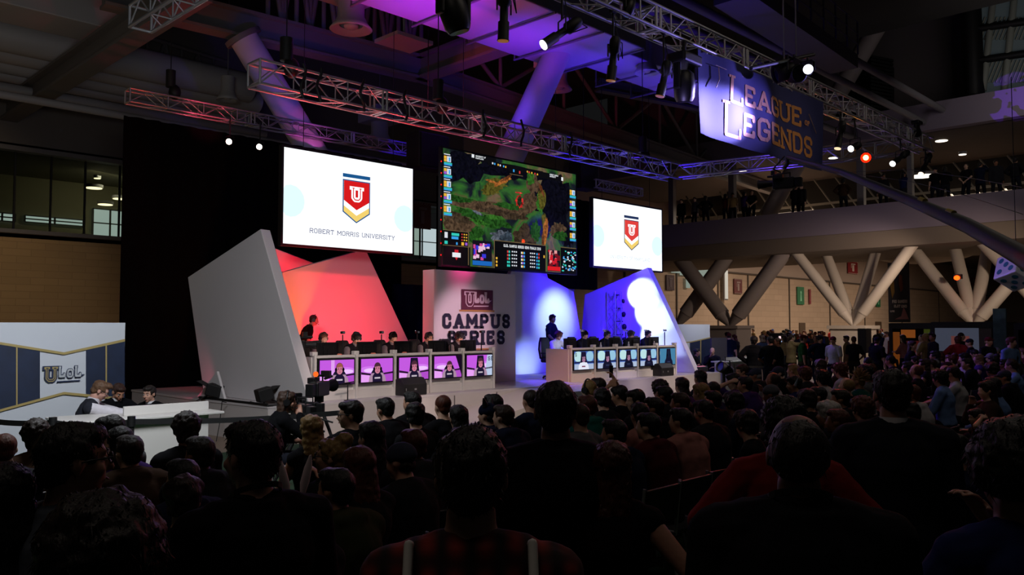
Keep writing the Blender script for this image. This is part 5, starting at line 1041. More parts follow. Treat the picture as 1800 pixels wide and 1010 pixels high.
    for hip, kn, an in Lg:
        body.cap(hip, .085, kn, .056, 12, 3); body.cap(kn, .056, an, .036, 10, 3); body.cap(an + V((0, -.03, -.035)), .036, an + V((0, .15, -.05)), .026, 10, 3)
    out = [('body', fuse(body, 'body', SKIN, vox, 3, dec), 'skin')]
    # clothes
    o = {'tee': .013, 'shirt': .014, 'jacket': .026, 'suit': .024, 'hoodie': .034, 'sweater': .026, 'dress': .012, 'vest': .013}[top]; sh = MB(); torso(sh, o, puff=.006 if top in ('hoodie', 'sweater') else 0)
    full = top in ('jacket', 'suit', 'hoodie', 'sweater', 'shirt')
    for s, e, w_ in A:
        if top in ('dress', 'vest'): continue
        if full: sh.cap(s, .056 + o, e, .047 + o * .8, 12, 3); sh.cap(e, .047 + o * .8, w_ - (w_ - e) * .06, .034 + o * .6, 12, 3)
        else: sh.cap(s, .056 + o, s + (e - s) * .72, .052 + o, 12, 3)
    if top == 'hoodie': sh.cap(N - fw * .075 + V((-.06, 0, .0)), .05, N - fw * .075 + V((.06, 0, 0)), .05, 10, 3)
    if top in ('suit', 'jacket'):
        sh.cap(N + V((-.05, -.03, .02)), .03, N + V((.05, -.03, .02)), .03, 8, 3)
        if not seat: sh.loft([(P0 + sp * .02, X * .185 * wide, fw * .14), (P0 - sp * .14, X * .20 * wide, fw * .155), (P0 - sp * .16, X * .19 * wide, fw * .145)], 18)
    if top == 'dress' and not seat: sh.loft([(P0 + sp * .1, X * .15, fw * .12), (P0 - sp * .4, X * .22, fw * .2)], 18)
    fold = lambda c, nn: c + nn * (.006 * noise.noise(c * 9 + V((rr.random() * 0, 0, 3))) + .004 * noise.noise(V((c.x * 25, c.y * 25, c.z * 12))))
    out.append(({'tee': 't_shirt', 'shirt': 'shirt', 'jacket': 'jacket', 'suit': 'suit_jacket', 'hoodie': 'hoodie', 'sweater': 'sweater', 'dress': 'dress', 'vest': 'waistcoat'}[top], fuse(sh, 'top', CLOTH, vox, 3, dec, fold), 'top'))
    if top in ('suit', 'vest') or 'collar' in extra:
        co = MB(); co.loft([(N + sp * .0, X * .078, fw * .080), (N + sp * .06, X * .066, fw * .066)], 18, caps=False); co.loft([(N + sp * .06, X * .062, fw * .062), (N + sp * .0, X * .072, fw * .074)], 18, caps=False); me = co.mesh('collar', CLOTH); out.append(('shirt_collar', me, 'white'))
    if top == 'suit' and eyes:
        co = MB(); c0 = N + fw * .07; co.loft([(c0, X * .03, V((0, .012, 0))), (P0 + sp * .3 + fw * .142, X * .05, V((0, .01, 0))), (P0 + sp * .12 + fw * .135, X * .03, V((0, .01, 0)))], 10); out.append(('shirt_front', co.mesh('front', CLOTH), 'white'))
        tb = MB()
        if 'bow' in extra:
            for k in (-1, 1): tb.loft([(N + fw * .078 + sp * .01, X * .006, sp * .010), (N + fw * .082 + sp * .01 + X * k * .05, X * .004, sp * .026)], 8)
        else: tb.loft([(N + fw * .085, X * .018, fw * .01), (P0 + sp * .32 + fw * .155, X * .03, fw * .006), (P0 + sp * .12 + fw * .15, X * .024, fw * .006)], 8)
        out.append(('bow_tie' if 'bow' in extra else 'tie', tb.mesh('tie', CLOTH), 'tie'))
    if top == 'vest':
        sv = MB()
        for s, e, w_ in A: sv.cap(s, .068, e, .060, 12, 3); sv.cap(e, .058, e + (w_ - e) * .35, .055, 12, 3)
        out.append(('shirt_sleeves', fuse(sv, 'sleeves', CLOTH, vox, 3, dec, fold), 'white'))
    tr = MB(); tr.loft([(P0 + sp * z, X * (a + .012) * wide, fw * (b + .012)) for z, a, b in ((-.12, .13, .10), (-.06, .16, .115), (.0, .168, .12), (.05, .160, .112))], 16)
    for hip, kn, an in Lg:
        tr.cap(hip, .098, kn, .070, 12, 3)
        if legs == 'trousers': tr.cap(kn, .069, an + V((0, 0, .02)), .052, 12, 3)
    out.append(('trousers' if legs == 'trousers' else 'shorts', fuse(tr, 'legs', CLOTH, vox * 1.1, 3, dec, fold), 'legs'))
    so = MB()
    for hip, kn, an in Lg: so.cap(an + V((0, -.03, -.032)), .042, an + V((0, .16, -.046)), .034, 10, 3)
    out.append(('shoes', fuse(so, 'shoes', SHOEM, vox, 2, dec), 'shoe'))
    # hair and headgear
    hm = MB(); amp, fr = .006, 34
    def cap_(s=1.0, dz=0): hm.ball(H(0, -.022, .030 + dz), (.083 * s, .096 * s, .087 * s), 20, 12, HR); hm.ball(H(0, -.052, -.022), (.066 * s, .056 * s, .062 * s), 14, 10, HR)
    if hair == 'short': cap_(); hm.ball(H(0, .035, .074), (.064, .056, .036), 14, 8, HR)
    elif hair == 'crop': cap_(.965); amp = .002
    elif hair == 'quiff': cap_(); hm.ball(H(.01, .05, .092), (.062, .05, .034), 14, 8, HR); amp = .008
    elif hair == 'curly': cap_(1.13, .008); hm.ball(H(0, .035, .080), (.078, .066, .045), 14, 8, HR); amp, fr = .016, 42
    elif hair == 'messy': cap_(1.12, .006); hm.ball(H(0, .03, .078), (.08, .07, .05), 14, 8, HR); amp, fr = .014, 20
    elif hair == 'afro': hm.ball(H(0, -.03, .045), (.122, .122, .118), 20, 14, HR); amp, fr = .014, 26
    elif hair == 'bun': cap_(.99); hm.ball(H(0, -.075, .105), (.052, .052, .048), 12, 8, HR); hm.ball(H(0, .035, .074), (.06, .05, .03), 14, 8, HR); amp, fr = .012, 40
    elif hair in ('long', 'wavy', 'bob'):
        cap_(1.04); hm.ball(H(0, .03, .074), (.07, .058, .036), 14, 8, HR); L = {'long': .42, 'wavy': .36, 'bob': .14}[hair]; b0 = H(0, -.045, -.01); dn = V((0, -.10, -1)).normalized(); st = [(b0, .084, .060), (b0 + dn * L * .35 - fw * .015, .092, .05), (b0 + dn * L * .7 - fw * .03, .098 if hair != 'long' else .085, .042), (b0 + dn * L - fw * .03, .055, .022)]
        hm.loft([(c, X * a, V((0, b, 0))) for c, a, b in st], 16); amp, fr = (.014, 26) if hair == 'wavy' else (.006, 40)
    elif hair == 'ponytail': cap_(1.0); hm.loft([(H(0, -.10, .04), X * .02, V((0, .02, .01))), (H(0, -.14, .0), X * .035, V((0, .03, 0))), (H(0, -.14, -.14), X * .03, V((0, .025, 0))), (H(0, -.12, -.2), X * .01, V((0, .01, 0)))], 10)
    elif hair == 'fringe': hm.loft([(H(0, -.03, -.035), HR @ V((.074, 0, 0)), HR @ V((0, .072, 0))), (H(0, -.032, .0), HR @ V((.079, 0, 0)), HR @ V((0, .078, 0))), (H(0, -.034, .02), HR @ V((.074, 0, 0)), HR @ V((0, .07, 0)))], 20); hm.ball(H(0, -.032, .010), (.0815, .092, .089), 18, 10, HR); amp = .002
    elif hair in ('cap', 'beanie'): hm.ball(H(0, -.045, -.025), (.07, .055, .055), 14, 10, HR)
    if hm.v:
        dsp = lambda c, nn: c + nn * amp * (noise.noise(c * fr) + .5 * noise.noise(c * fr * 2.3) + (.4 if amp > .01 else .1))
        me = fuse(hm, 'hair', HAIRM, min(vox, .012), 2, dec, dsp)
        if tuft:
            bm = bmesh.new(); bm.from_mesh(me); bm.faces.ensure_lookup_table(); fc = [f for f in bm.faces]
            for _ in range(tuft):
                f = rr.choice(fc); c = f.calc_center_median(); nn = f.normal; hh = (c - HC); tg = (V((0, 0, -1)) + nn * .42 + V((rr.uniform(-.6, .6), rr.uniform(-.6, .6), rr.uniform(-.2, .4)))).normalized(); L = rr.uniform(.010, .026) * (1.2 if amp > .01 else .8); sd = nn.cross(tg); sd = sd.normalized() * .0025 if sd.length > .01 else V((.002, 0, 0))
                vv = [bm.verts.new(p) for p in (c - sd, c + sd, c + nn * .004 - tg * .002, c + tg * L)]
                for q in ((0, 1, 3), (1, 2, 3), (2, 0, 3)): bm.faces.new([vv[i] for i in q])
            bm.to_mesh(me); bm.free()
        out.append(('hair', me, 'hair'))
    if hair == 'cap':
        c = MB(); c.ball(H(0, -.012, .036), (.084, .102, .078), 18, 10, HR); c.ball(H(0, .098, .040), (.062, .058, .010), 14, 6, HR); out.append(('cap', fuse(c, 'cap', CLOTH, .010, 2, dec), 'hat'))
    if hair == 'beanie': c = MB(); c.ball(H(0, -.015, .040), (.084, .103, .082), 18, 10, HR); c.loft([(H(0, -.016, .02), HR @ V((.087, 0, 0)), HR @ V((0, .105, 0))), (H(0, -.016, .05), HR @ V((.087, 0, 0)), HR @ V((0, .105, 0)))], 18); out.append(('beanie', fuse(c, 'beanie', CLOTH, .010, 2, dec), 'hat'))
    if 'headset' in extra:
        c = MB(); pts = [H(.094 * cos(a), -.005, .018 + .108 * sin(a)) for a in [pi * k / 10 for k in range(11)]]; c.path(pts, .009, 8); out.append(('headset', c.mesh('headset', BLK), None)); c = MB()
        for k in (-1, 1): c.tube(H(k * .078, -.005, -.008), H(k * .106, -.005, -.008), .040, 14)
        c.path([H(.10, 0, -.02), H(.092, .06, -.06), H(.04, .115, -.07)], .004, 5); c.ball(H(.035, .117, -.07), (.009, .009, .009), 8, 6); out.append(('ear_cups', c.mesh('cups', BLK), None))
    if 'glasses' in extra:
        c = MB()
        for k in (-1, 1):
            c.path([H(k * .034 + .026 * cos(a), .094, .004 + .017 * sin(a)) for a in [2 * pi * q / 12 for q in range(13)]], .0028, 5); c.path([H(k * .06, .092, .008), H(k * .078, .03, .006), H(k * .078, -.03, -.004)], .003, 5)
        c.tube(H(-.008, .096, .006), H(.008, .096, .006), .0025, 5); out.append(('glasses', c.mesh('glasses', BLK), None))
    if 'lanyard' in extra:
        c = MB(); pts = [N + sp * (.035 - .035 * sin(a)) + X * .083 * cos(a) + fw * .078 * sin(a) for a in [2 * pi * q / 20 for q in range(21)]]
        for p0_, p1_ in zip(pts, pts[1:]): c.prism([p0_, p1_, p1_ + V((0, 0, .018)), p0_ + V((0, 0, .018))], (p0_ - N).normalized() * .003)
        out.append(('lanyard', c.mesh('lanyard', MBLK), None))
    if 'backpack' in extra:
        c = MB()
        for k in (-1, 1): c.path([N + X * k * .10 - fw * .125 - sp * .22, N + X * k * .135 - fw * .118 - sp * .08, N + X * k * .135 - fw * .055 + sp * .028, N + X * k * .13 + fw * .09 - sp * .02], .011, 8)
        out.append(('backpack_strap', c.mesh('strap', mat('pale_strap', 'd8d4cc', .7)), None))
    if 'bunny' in extra:
        for k in (-1, 1):
            c = MB(); b_ = H(k * .04, .0, .10); c.loft([(b_, X * .012, V((0, .008, 0))), (b_ + V((k * .012, 0, .06)), X * .026, V((0, .012, 0))), (b_ + V((k * .03, 0, .13)), X * .022, V((0, .010, 0))), (b_ + V((k * .042, 0, .185)), X * .006, V((0, .005, 0)))], 12); out.append(('rabbit_ear', c.mesh('ear', mat('pale_pink_plush', 'd8c4c8', .9)), None))
        c = MB(); c.path([H(.082 * cos(a), .0, .022 + .09 * sin(a)) for a in [pi * q / 10 for q in range(11)]], .008, 6); out.append(('headband', c.mesh('band', mat('pale_pink_plush', 'd8c4c8', .9)), None))
    if 'catears' in extra:
        for k in (-1, 1): c = MB(); c.tube(H(k * .05, -.01, .09), H(k * .085, -.01, .17), .035, 10, r2=.008); out.append(('cat_ear', c.mesh('ear', MBLK), None))
    if 'elfears' in extra:
        for k in (-1, 1): c = MB(); c.tube(H(k * .075, -.01, -.01), H(k * .12, -.06, .09), .02, 8, r2=.003); out.append(('pointed_ear', c.mesh('ear', mat('cosplay_ear', '9fb4c8', .6)), None))
    if 'spikes' in extra:
        c = MB()
        for q in range(60):
            d = V((rr.uniform(-1, 1), rr.uniform(-1.2, .4), rr.uniform(-.2, 1))).normalized(); p_ = H(0, -.02, .03) + (HR @ d) * .075; c.tube(p_, p_ + (HR @ d) * rr.uniform(.06, .13), .022, 6, r2=.002)
        out.append(('spiky_wig', c.mesh('wig', HAIRM), 'hair'))
    if 'phone' in extra: w_ = A[1][2]; c = MB(); c.box(w_ + V((0, .04, .09)), (.075, .01, .145)); out.append(('held_phone', c.mesh('phone', BLK), None))
    if 'watch' in extra: s, e, w_ = A[1]; c = MB(); c.tube(w_ - (w_ - e).normalized() * .045, w_ - (w_ - e).normalized() * .02, .033, 12); out.append(('wrist_watch', c.mesh('watch', ALU), None))
    if eyes:
        for k in (-1, 1):
            c = MB(); c.ball(H(k * .031, .0775, .001), (.0118, .0078, .0068), 12, 8, HR); out.append(('eye', c.mesh('eye', mat('eye_white', 'cfc8c4', .3)), None)); c = MB(); c.ball(H(k * .031, .0850, .001), (.0055, .002, .0055), 10, 6, HR); out.append(('iris', c.mesh('iris', BLK), None))
            c = MB(); c.cap(H(k * .017, .0895, .026), .0035, H(k * .046, .080, .030), .003, 6, 2); out.append(('eyebrow', c.mesh('brow', HAIRM), 'hair'))
        c = MB(); c.cap(H(-.02, .0905, -.064), .0035, H(.02, .0905, -.064), .0035, 6, 2); out.append(('lips', c.mesh('lips', mat('lips', '8a4a44', .5)), None))
    return out
def top_of(base): return max(max(v.co.z for v in me.vertices) for nm, me, r_ in base if nm in ('body', 'hair', 'cap', 'beanie'))
def put_person(base, loc, rz, cols, label, group=None, scale=1.0):
    r = thing('person', label, 'person', loc, rz, group, scale); cols = dict({'skin': 'b98a72', 'hair': '1a120e', 'top': '1c1c20', 'legs': '1b1d26', 'shoe': '141414', 'white': 'cfcdd2', 'hat': '22242c', 'tie': '2a2c40'}, **cols)
    for nm, me, role in base:
        o = bpy.data.objects.new(nm, me); COL.objects.link(o); o.parent = r
        if role: o.color = (*lin(cols[role]), 1)
        if nm in ('iris',): pass
    return r
# reusable crowd figures ------------------------------------------------------
HD = [('short', 'tee'), ('short', 'hoodie'), ('curly', 'jacket'), ('long', 'shirt'), ('quiff', 'shirt'), ('crop', 'tee'), ('cap', 'hoodie'), ('bob', 'jacket'), ('bun', 'shirt'), ('messy', 'tee'), ('fringe', 'shirt'), ('beanie', 'jacket'), ('ponytail', 'tee'), ('wavy', 'dress')]
HN = {'short': 'short', 'curly': 'curly', 'long': 'long', 'quiff': 'swept-up', 'crop': 'cropped', 'bob': 'chin-length', 'bun': 'bunned', 'messy': 'messy', 'fringe': 'thinning', 'ponytail': 'ponytailed', 'wavy': 'wavy', 'cap': 'capped', 'beanie': 'beanie-covered', 'afro': 'big round'}
TN = {'tee': 'T-shirt', 'hoodie': 'hooded top', 'jacket': 'jacket', 'shirt': 'shirt', 'sweater': 'sweater', 'dress': 'sleeveless top', 'suit': 'suit', 'vest': 'waistcoat'}
SEATS = []
for i, (h, t_) in enumerate(HD):
    fem = h in ('long', 'bob', 'bun', 'ponytail', 'wavy'); hd = ('lap', 'cross', 'lap', 'chin', 'lap', 'desk', 'lap')[i % 7]
    SEATS.append(dict(h=h, t=t_, b=build_person('s%d' % i, True, (.02, .25, .10, .0, .18)[i % 5], ((-.15, .3, -.35, .1, -.5)[i % 5], (.12, -.1, .05)[i % 3], 0), hd, h, t_, fem, .017)))
STANDS = []
for i, (h, t_) in enumerate((('short', 'jacket'), ('long', 'shirt'), ('crop', 'tee'), ('curly', 'hoodie'), ('cap', 'tee'), ('ponytail', 'jacket'), ('quiff', 'shirt'), ('bob', 'sweater'))):
    STANDS.append(dict(h=h, t=t_, b=build_person('t%d' % i, False, .02, ((.2, -.4, .5, 0)[i % 4], .05, 0), ('side', 'cross', 'front', 'hips', 'side', 'phone', 'side', 'hold')[i], h, t_, h in ('long', 'ponytail', 'bob'), .02)))
HAIRC = {'black': '0f0c0c', 'dark brown': '22150f', 'brown': '3a2417', 'reddish': '5a2a18', 'blond': '9a7a48', 'grey': '8a8684', 'white': 'c4c0bc'}
TOPC = {'black': '121216', 'dark grey': '26262a', 'charcoal': '1c1c1f', 'navy': '141a30', 'dark blue': '18204a', 'grey': '5a5a5e', 'white': 'b4b2b4', 'maroon': '4a1418', 'red': '8a2420', 'olive': '30321e', 'brown': '3c2a1e', 'teal': '135048', 'pink': 'a06a64', 'green': '1f4a26', 'light blue': '6a86b8', 'tan': '8a744e', 'purple': '3c2460'}
SKINC = ['c39a82', 'b98a72', 'd0a890', 'a87a60', '8a5c44', 'c09078']
# stacking chair
def chair_proto():
    t = thing('folding_chair', 'x', 'chair', (0, 0, 0)); mb = MB(); mb.box((0, 0, .44), (.44, .42, .035)); mb.build('seat', mat('chair_black', '101013', .5, noise_amt=.2), t, bevel=.01)
    mb = MB(); mb.box((0, -.235, .70), (.42, .025, .26), M.Rotation(.12, 3, 'X')); mb.build('backrest', mat('chair_black', '101013', .5), t, bevel=.01)
    for k in (-1, 1): MB().path([V((k * .225, .20, 0)), V((k * .225, .16, .44)), V((k * .225, -.20, .44)), V((k * .225, -.245, .84))], .012, 6).build('side_frame', ALU, t); MB().tube((k * .225, -.24, 0), (k * .225, -.14, .44), .012, 6).build('leg', ALU, t)
    return t
CH = chair_proto(); chair_used = [False]
ORD = ['first', 'second', 'third', 'fourth', 'fifth', 'sixth', 'seventh', 'eighth', 'ninth', 'tenth', 'eleventh', 'twelfth', 'thirteenth', 'fourteenth', 'fifteenth', 'sixteenth', 'seventeenth', 'eighteenth', 'nineteenth', 'twentieth']
def ordn(n):
    if n < 20: return ORD[n]
    t_ = ('twenty', 'thirty', 'forty', 'fifty', 'sixty', 'seventy', 'eighty', 'ninety')[(n + 1) // 10 - 2]; k = (n + 1) % 10; return t_ + ('-' + ORD[k - 1] if k else 'th').replace('ty', 'ty')
def put_chair(x, y, rz, lab):
    if not chair_used[0]: CH.location = (x, y, .012); CH.rotation_euler = (0, 0, rz); CH['label'] = lab; CH['group'] = 'black audience chairs'; chair_used[0] = True; return CH
    return copy_tree(CH, (x, y, .012), rz, lab, 'black audience chairs')
rs = random.Random(21); taken = []
manual = []   # (px, head-top py, look, hair colour, top colour, height) read off the photograph
def seated(px, py, look, hc, tc, extra_rz=0, ztop=1.28, note=None, ch=True):
    p = pz(px, py, ztop); manual.append((p.x, p.y, look, hc, tc, extra_rz, ztop / 1.30, note, ch))
LK = {h: i for i, (h, t_) in enumerate(HD)}
def custom(key, **k):
    SEATS.append(dict(h=k.get('hair', 'short'), t=k.get('top', 'tee'), b=build_person(key, True, **k))); LK[key] = len(SEATS) - 1
custom('profile_glasses', head=(.95, 0, 0), hair='short', top='shirt', extra=('glasses',), vox=.014, wide=1.15, lean=.12, eyes=True)
custom('profile_grey', head=(.8, .1, 0), hair='short', top='tee', vox=.014)
custom('bun_profile', head=(.85, -.1, 0), hair='bun', top='jacket', fem=True, extra=('glasses',), vox=.013, hands='chin')
custom('bare', head=(-.3, 0, 0), hair='wavy', top='dress', fem=True, vox=.014)
custom('longbare', head=(.2, 0, 0), hair='long', top='dress', fem=True, vox=.014)
custom('bunny', head=(0, 0, 0), hair='bob', top='hoodie', fem=True, extra=('bunny',))
custom('catears', head=(.3, 0, 0), hair='beanie', top='hoodie', extra=('catears',))
custom('headphones', head=(.1, .1, 0), hair='crop', top='tee', extra=('headset',))
custom('armsup', head=(.2, .2, 0), hair='short', top='tee', hands='phone', extra=('phone',), hr=(.12, .22, 1.38), hl=(-.05, .2, 1.30))
custom('elf', head=(.4, .1, 0), hair='short', top='hoodie', extra=('elfears',))
custom('spiky', head=(.2, .1, 0), hair='crop', top='jacket', extra=('spikes',))
custom('white_hair', head=(.1, .0, 0), hair='messy', top='jacket')
custom('handshead', head=(.3, .2, 0), hair='short', top='tee', hands='head')
custom('broad', head=(0, .1, 0), hair='short', top='jacket', wide=1.2, lean=.2)
custom('khaki', head=(.2, 0, 0), hair='short', top='tee', legs='shorts', lean=.3, hands='lap')
for a_ in ((8, 770, 'crop', 'reddish', 'dark grey', 0, 1.24), (68, 752, 'curly', 'dark brown', 'brown', .1, 1.26), (204, 738, 'profile_grey', 'black', 'grey', .2, 1.30), (212, 760, 'long', 'black', 'purple', 0, 1.27), (239, 772, 'short', 'dark brown', 'brown', -.1, 1.27),
           (333, 742, 'curly', 'dark brown', 'black', .0, 1.31), (371, 776, 'short', 'dark brown', 'charcoal', 0, 1.29), (342, 818, 'short', 'black', 'navy', 0, 1.25), (336, 856, 'messy', 'dark brown', 'black', 0, 1.23), (550, 739, 'bare', 'blond', 'black', 0, 1.26),
           (590, 784, 'bun_profile', 'blond', 'charcoal', 0, 1.27), (527, 868, 'bunny', 'brown', 'charcoal', 0, 1.22), (628, 711, 'profile_glasses', 'black', 'black', 0, 1.34), (658, 757, 'longbare', 'black', 'black', 0, 1.29), (693, 704, 'broad', 'black', 'black', .1, 1.28),
           (740, 697, 'short', 'black', 'black', 0, 1.29), (741, 719, 'messy', 'black', 'charcoal', 0, 1.25), (779, 700, 'crop', 'reddish', 'black', 0, 1.28), (744, 773, 'short', 'reddish', 'dark grey', -.2, 1.28), (737, 797, 'beanie', 'dark brown', 'charcoal', .1, 1.26),
           (632, 805, 'long', 'reddish', 'charcoal', 0, 1.29), (624, 848, 'short', 'black', 'olive', .1, 1.26), (812, 715, 'bob', 'black', 'black', 0, 1.27), (862, 723, 'catears', 'black', 'navy', 0, 1.23), (885, 699, 'short', 'black', 'black', 0, 1.29), (905, 716, 'short', 'brown', 'navy', 0, 1.27), (933, 698, 'crop', 'dark brown', 'navy', 0, 1.29),
           (1020, 717, 'crop', 'brown', 'grey', .0, 1.29), (1040, 673, 'headphones', 'blond', 'black', 0, 1.30), (1068, 667, 'short', 'dark brown', 'black', .1, 1.3), (1050, 700, 'short', 'reddish', 'teal', -.1, 1.28), (1071, 693, 'messy', 'black', 'charcoal', 0, 1.27), (1096, 684, 'armsup', 'black', 'black', .1, 1.28), (1124, 689, 'profile_grey', 'black', 'charcoal', .1, 1.30),
           (1131, 715, 'bob', 'black', 'pink', 0, 1.26), (1106, 741, 'short', 'black', 'navy', 0, 1.27), (1166, 733, 'short', 'black', 'maroon', 0, 1.28), (1167, 675, 'curly', 'dark brown', 'dark grey', 0, 1.29), (1186, 682, 'short', 'black', 'charcoal', 0, 1.29), (1204, 672, 'bob', 'dark brown', 'purple', 0, 1.3), (1173, 700, 'short', 'dark brown', 'black', .2, 1.27), (1216, 696, 'short', 'brown', 'black', 0, 1.28),
           (1220, 728, 'short', 'black', 'pink', -.1, 1.28), (1236, 656, 'bob', 'black', 'navy', 0, 1.32), (1233, 678, 'long', 'blond', 'black', 0, 1.29), (1254, 675, 'crop', 'dark brown', 'dark blue', 0, 1.28), (1258, 708, 'broad', 'black', 'charcoal', 0, 1.29), (1273, 694, 'short', 'black', 'black', 0, 1.27), (1295, 660, 'handshead', 'black', 'purple', 0, 1.3), (1309, 694, 'messy', 'black', 'navy', .3, 1.28), (1309, 645, 'profile_grey', 'brown', 'black', 0, 1.32),
           (1345, 648, 'cap', 'grey', 'dark grey', .1, 1.30), (1359, 658, 'fringe', 'brown', 'white', .2, 1.29), (1386, 645, 'cap', 'black', 'black', .5, 1.31), (1402, 665, 'elf', 'black', 'dark blue', .1, 1.29), (1376, 680, 'beanie', 'black', 'grey', 0, 1.27), (1327, 664, 'short', 'black', 'purple', 0, 1.29), (1421, 650, 'curly', 'reddish', 'dark grey', 0, 1.3), (1335, 730, 'messy', 'dark brown', 'black', .3, 1.25),
           (1463, 713, 'white_hair', 'white', 'black', .2, 1.25), (1500, 724, 'short', 'reddish', 'dark grey', 0, 1.25), (1526, 711, 'curly', 'reddish', 'black', 0, 1.27), (1435, 690, 'messy', 'dark brown', 'black', 0, 1.27), (1460, 685, 'short', 'black', 'black', .2, 1.27), (1501, 689, 'short', 'dark brown', 'charcoal', .2, 1.28), (1488, 668, 'fringe', 'blond', 'black', 0, 1.28), (1513, 660, 'spiky', 'blond', 'teal', 0, 1.29), (1452, 657, 'curly', 'black', 'white', 0, 1.3),
           (1625, 680, 'short', 'reddish', 'white', 0, 1.28), (1736, 674, 'long', 'dark brown', 'brown', .5, 1.3), (1722, 722, 'handshead', 'dark brown', 'maroon', .3, 1.05), (1618, 715, 'messy', 'black', 'black', 0, 1.22), (1752, 668, 'bob', 'black', 'light blue', 0, 1.3), (1786, 652, 'cap', 'black', 'black', 0, 1.3)):
    seated(*a_)
for it in range(12):
    for i in range(len(manual)):
        for j in range(i + 1, len(manual)):
            A_, B_ = V(manual[i][:2]), V(manual[j][:2]); L = (A_ - B_).length
            if L < .50:
                far, near = (i, j) if A_.length > B_.length else (j, i); sh = min(.12, (.50 - L) * .6)
                for q_, sg in ((far, sh), (near, -sh * .5)): v_ = V(manual[q_][:2]); v_ = v_ + v_.normalized() * sg; manual[q_] = (v_.x, v_.y) + tuple(manual[q_][2:])
used_xy = []
for n, (x, y, look, hc, tc, er, sc, note, ch_) in enumerate(manual):
    if any((x - a) ** 2 + (y - b) ** 2 < .16 for a, b in used_xy): pass
    used_xy.append((x, y)); s = SEATS[LK[look]]; s['used'] = 1
    px_ = 900 + FPX * (V((x, y, 1.2)) - CAM).dot(Rv) / (V((x, y, 1.2)) - CAM).dot(Fv)
    k = 'glasses, in profile, ' if look == 'profile_glasses' else ''
    spc = {'bunny': 'wearing pink rabbit ears', 'catears': 'in a black hood with cat ears', 'headphones': 'wearing headphones', 'armsup': 'holding a phone up high', 'elf': 'with pointed costume ears', 'spiky': 'with a spiky blond wig', 'white_hair': 'with white hair', 'profile_glasses': 'with glasses, face turned left', 'bare': 'with wavy blond hair and bare shoulders', 'longbare': 'with long black hair and bare shoulders', 'bun_profile': 'with a blond bun and glasses, facing left', 'beanie': 'in a beanie', 'cap': 'in a cap', 'handshead': 'with hands behind the head'}.get(look, 'with %s %s hair' % (hc, HN.get(s['h'], 'short')) if look != 'crop' else 'with cropped %s hair' % hc)
    lab = 'seated person %s, %s %s' % (spc, tc, TN[s['t']])
    manual[n] = manual[n] + (lab, px_)
labs = {}; near_ch = []
for m_ in manual: labs.setdefault(m_[9], []).append(m_)
for lab, ms in labs.items():
    ms.sort(key=lambda q: q[10])
    for j, m_ in enumerate(ms):
        x, y, look, hc, tc, er, sc, note, ch_ = m_[:9]; L = lab if len(ms) == 1 else lab + (', %s such from left' % ORD[j])
        jx, jy = x, y; hat = {'navy': '141a30', 'grey': '5a5a62'}.get(tc, '3a3e50')
        put_person(SEATS[LK[look]]['b'], (jx, jy - .02, .012), er + .0, dict(skin=SKINC[(int(x * 7) + int(y * 5)) % 6], hair=HAIRC[hc], top=TOPC[tc], legs=('1a1c26', '22242a', '14161c')[int(x * 3) % 3], hat=hat), L, 'seated audience near the middle', sc)
        near_ch.append((x, y - .05, er))
near_ch.sort(key=lambda q: (FPX * (V((q[0], q[1], 0))).dot(Rv) / V((q[0], q[1], 0)).dot(Fh)))
for j, q in enumerate(near_ch): put_chair(*q, 'black chair of the nearer audience, %s seat from the left' % ordn(j))
# farther rows, filled seat by seat
fr_n = 0
for ri, y in enumerate((6.5, 5.65, 4.8, 3.95, 3.1)):
    x = (12.5, 12.2, 11.9, 13.2, 14.4)[ri]; seat_no = 0
    while x < (27, 27, 26.5, 26, 25)[ri]:
        q = V((x, y, 1.2)) - CAM; px = 900 + FPX * q.dot(Rv) / q.dot(Fv)
        if px > 1840: break
        if all((x - a) ** 2 + (y - b) ** 2 > .42 for a, b in used_xy) and rs.random() > .07:
            i = rs.randrange(14); s = SEATS[i]; hc = rs.choice(['black', 'black', 'dark brown', 'brown', 'reddish', 'dark brown', 'blond']); tc = rs.choice(['black', 'black', 'dark grey', 'charcoal', 'navy', 'dark blue', 'maroon', 'brown', 'grey', 'white', 'olive', 'light blue', 'purple'])
            rz = rs.uniform(-.05, .5); sc = rs.uniform(.95, 1.05)
            put_person(s['b'], (x, y + rs.uniform(-.05, .05), .012), rz, dict(skin=rs.choice(SKINC), hair=HAIRC[hc], top=TOPC[tc], legs=rs.choice(['1a1c26', '22242a', '3a3226']), hat=rs.choice(['22242c', '3a2020', '8a8a90'])), 'seated person in %s %s, %s hair, %s farther row, %s from left' % (tc, TN[s['t']], hc, ORD[ri], ordn(seat_no)), 'seated audience in the farther rows', sc)
            put_chair(x, y - .05, rz * .4, 'black chair in the %s farther row, %s from the left' % (ORD[ri], ordn(seat_no))); used_xy.append((x, y)); seat_no += 1
        x += rs.uniform(.60, .70)
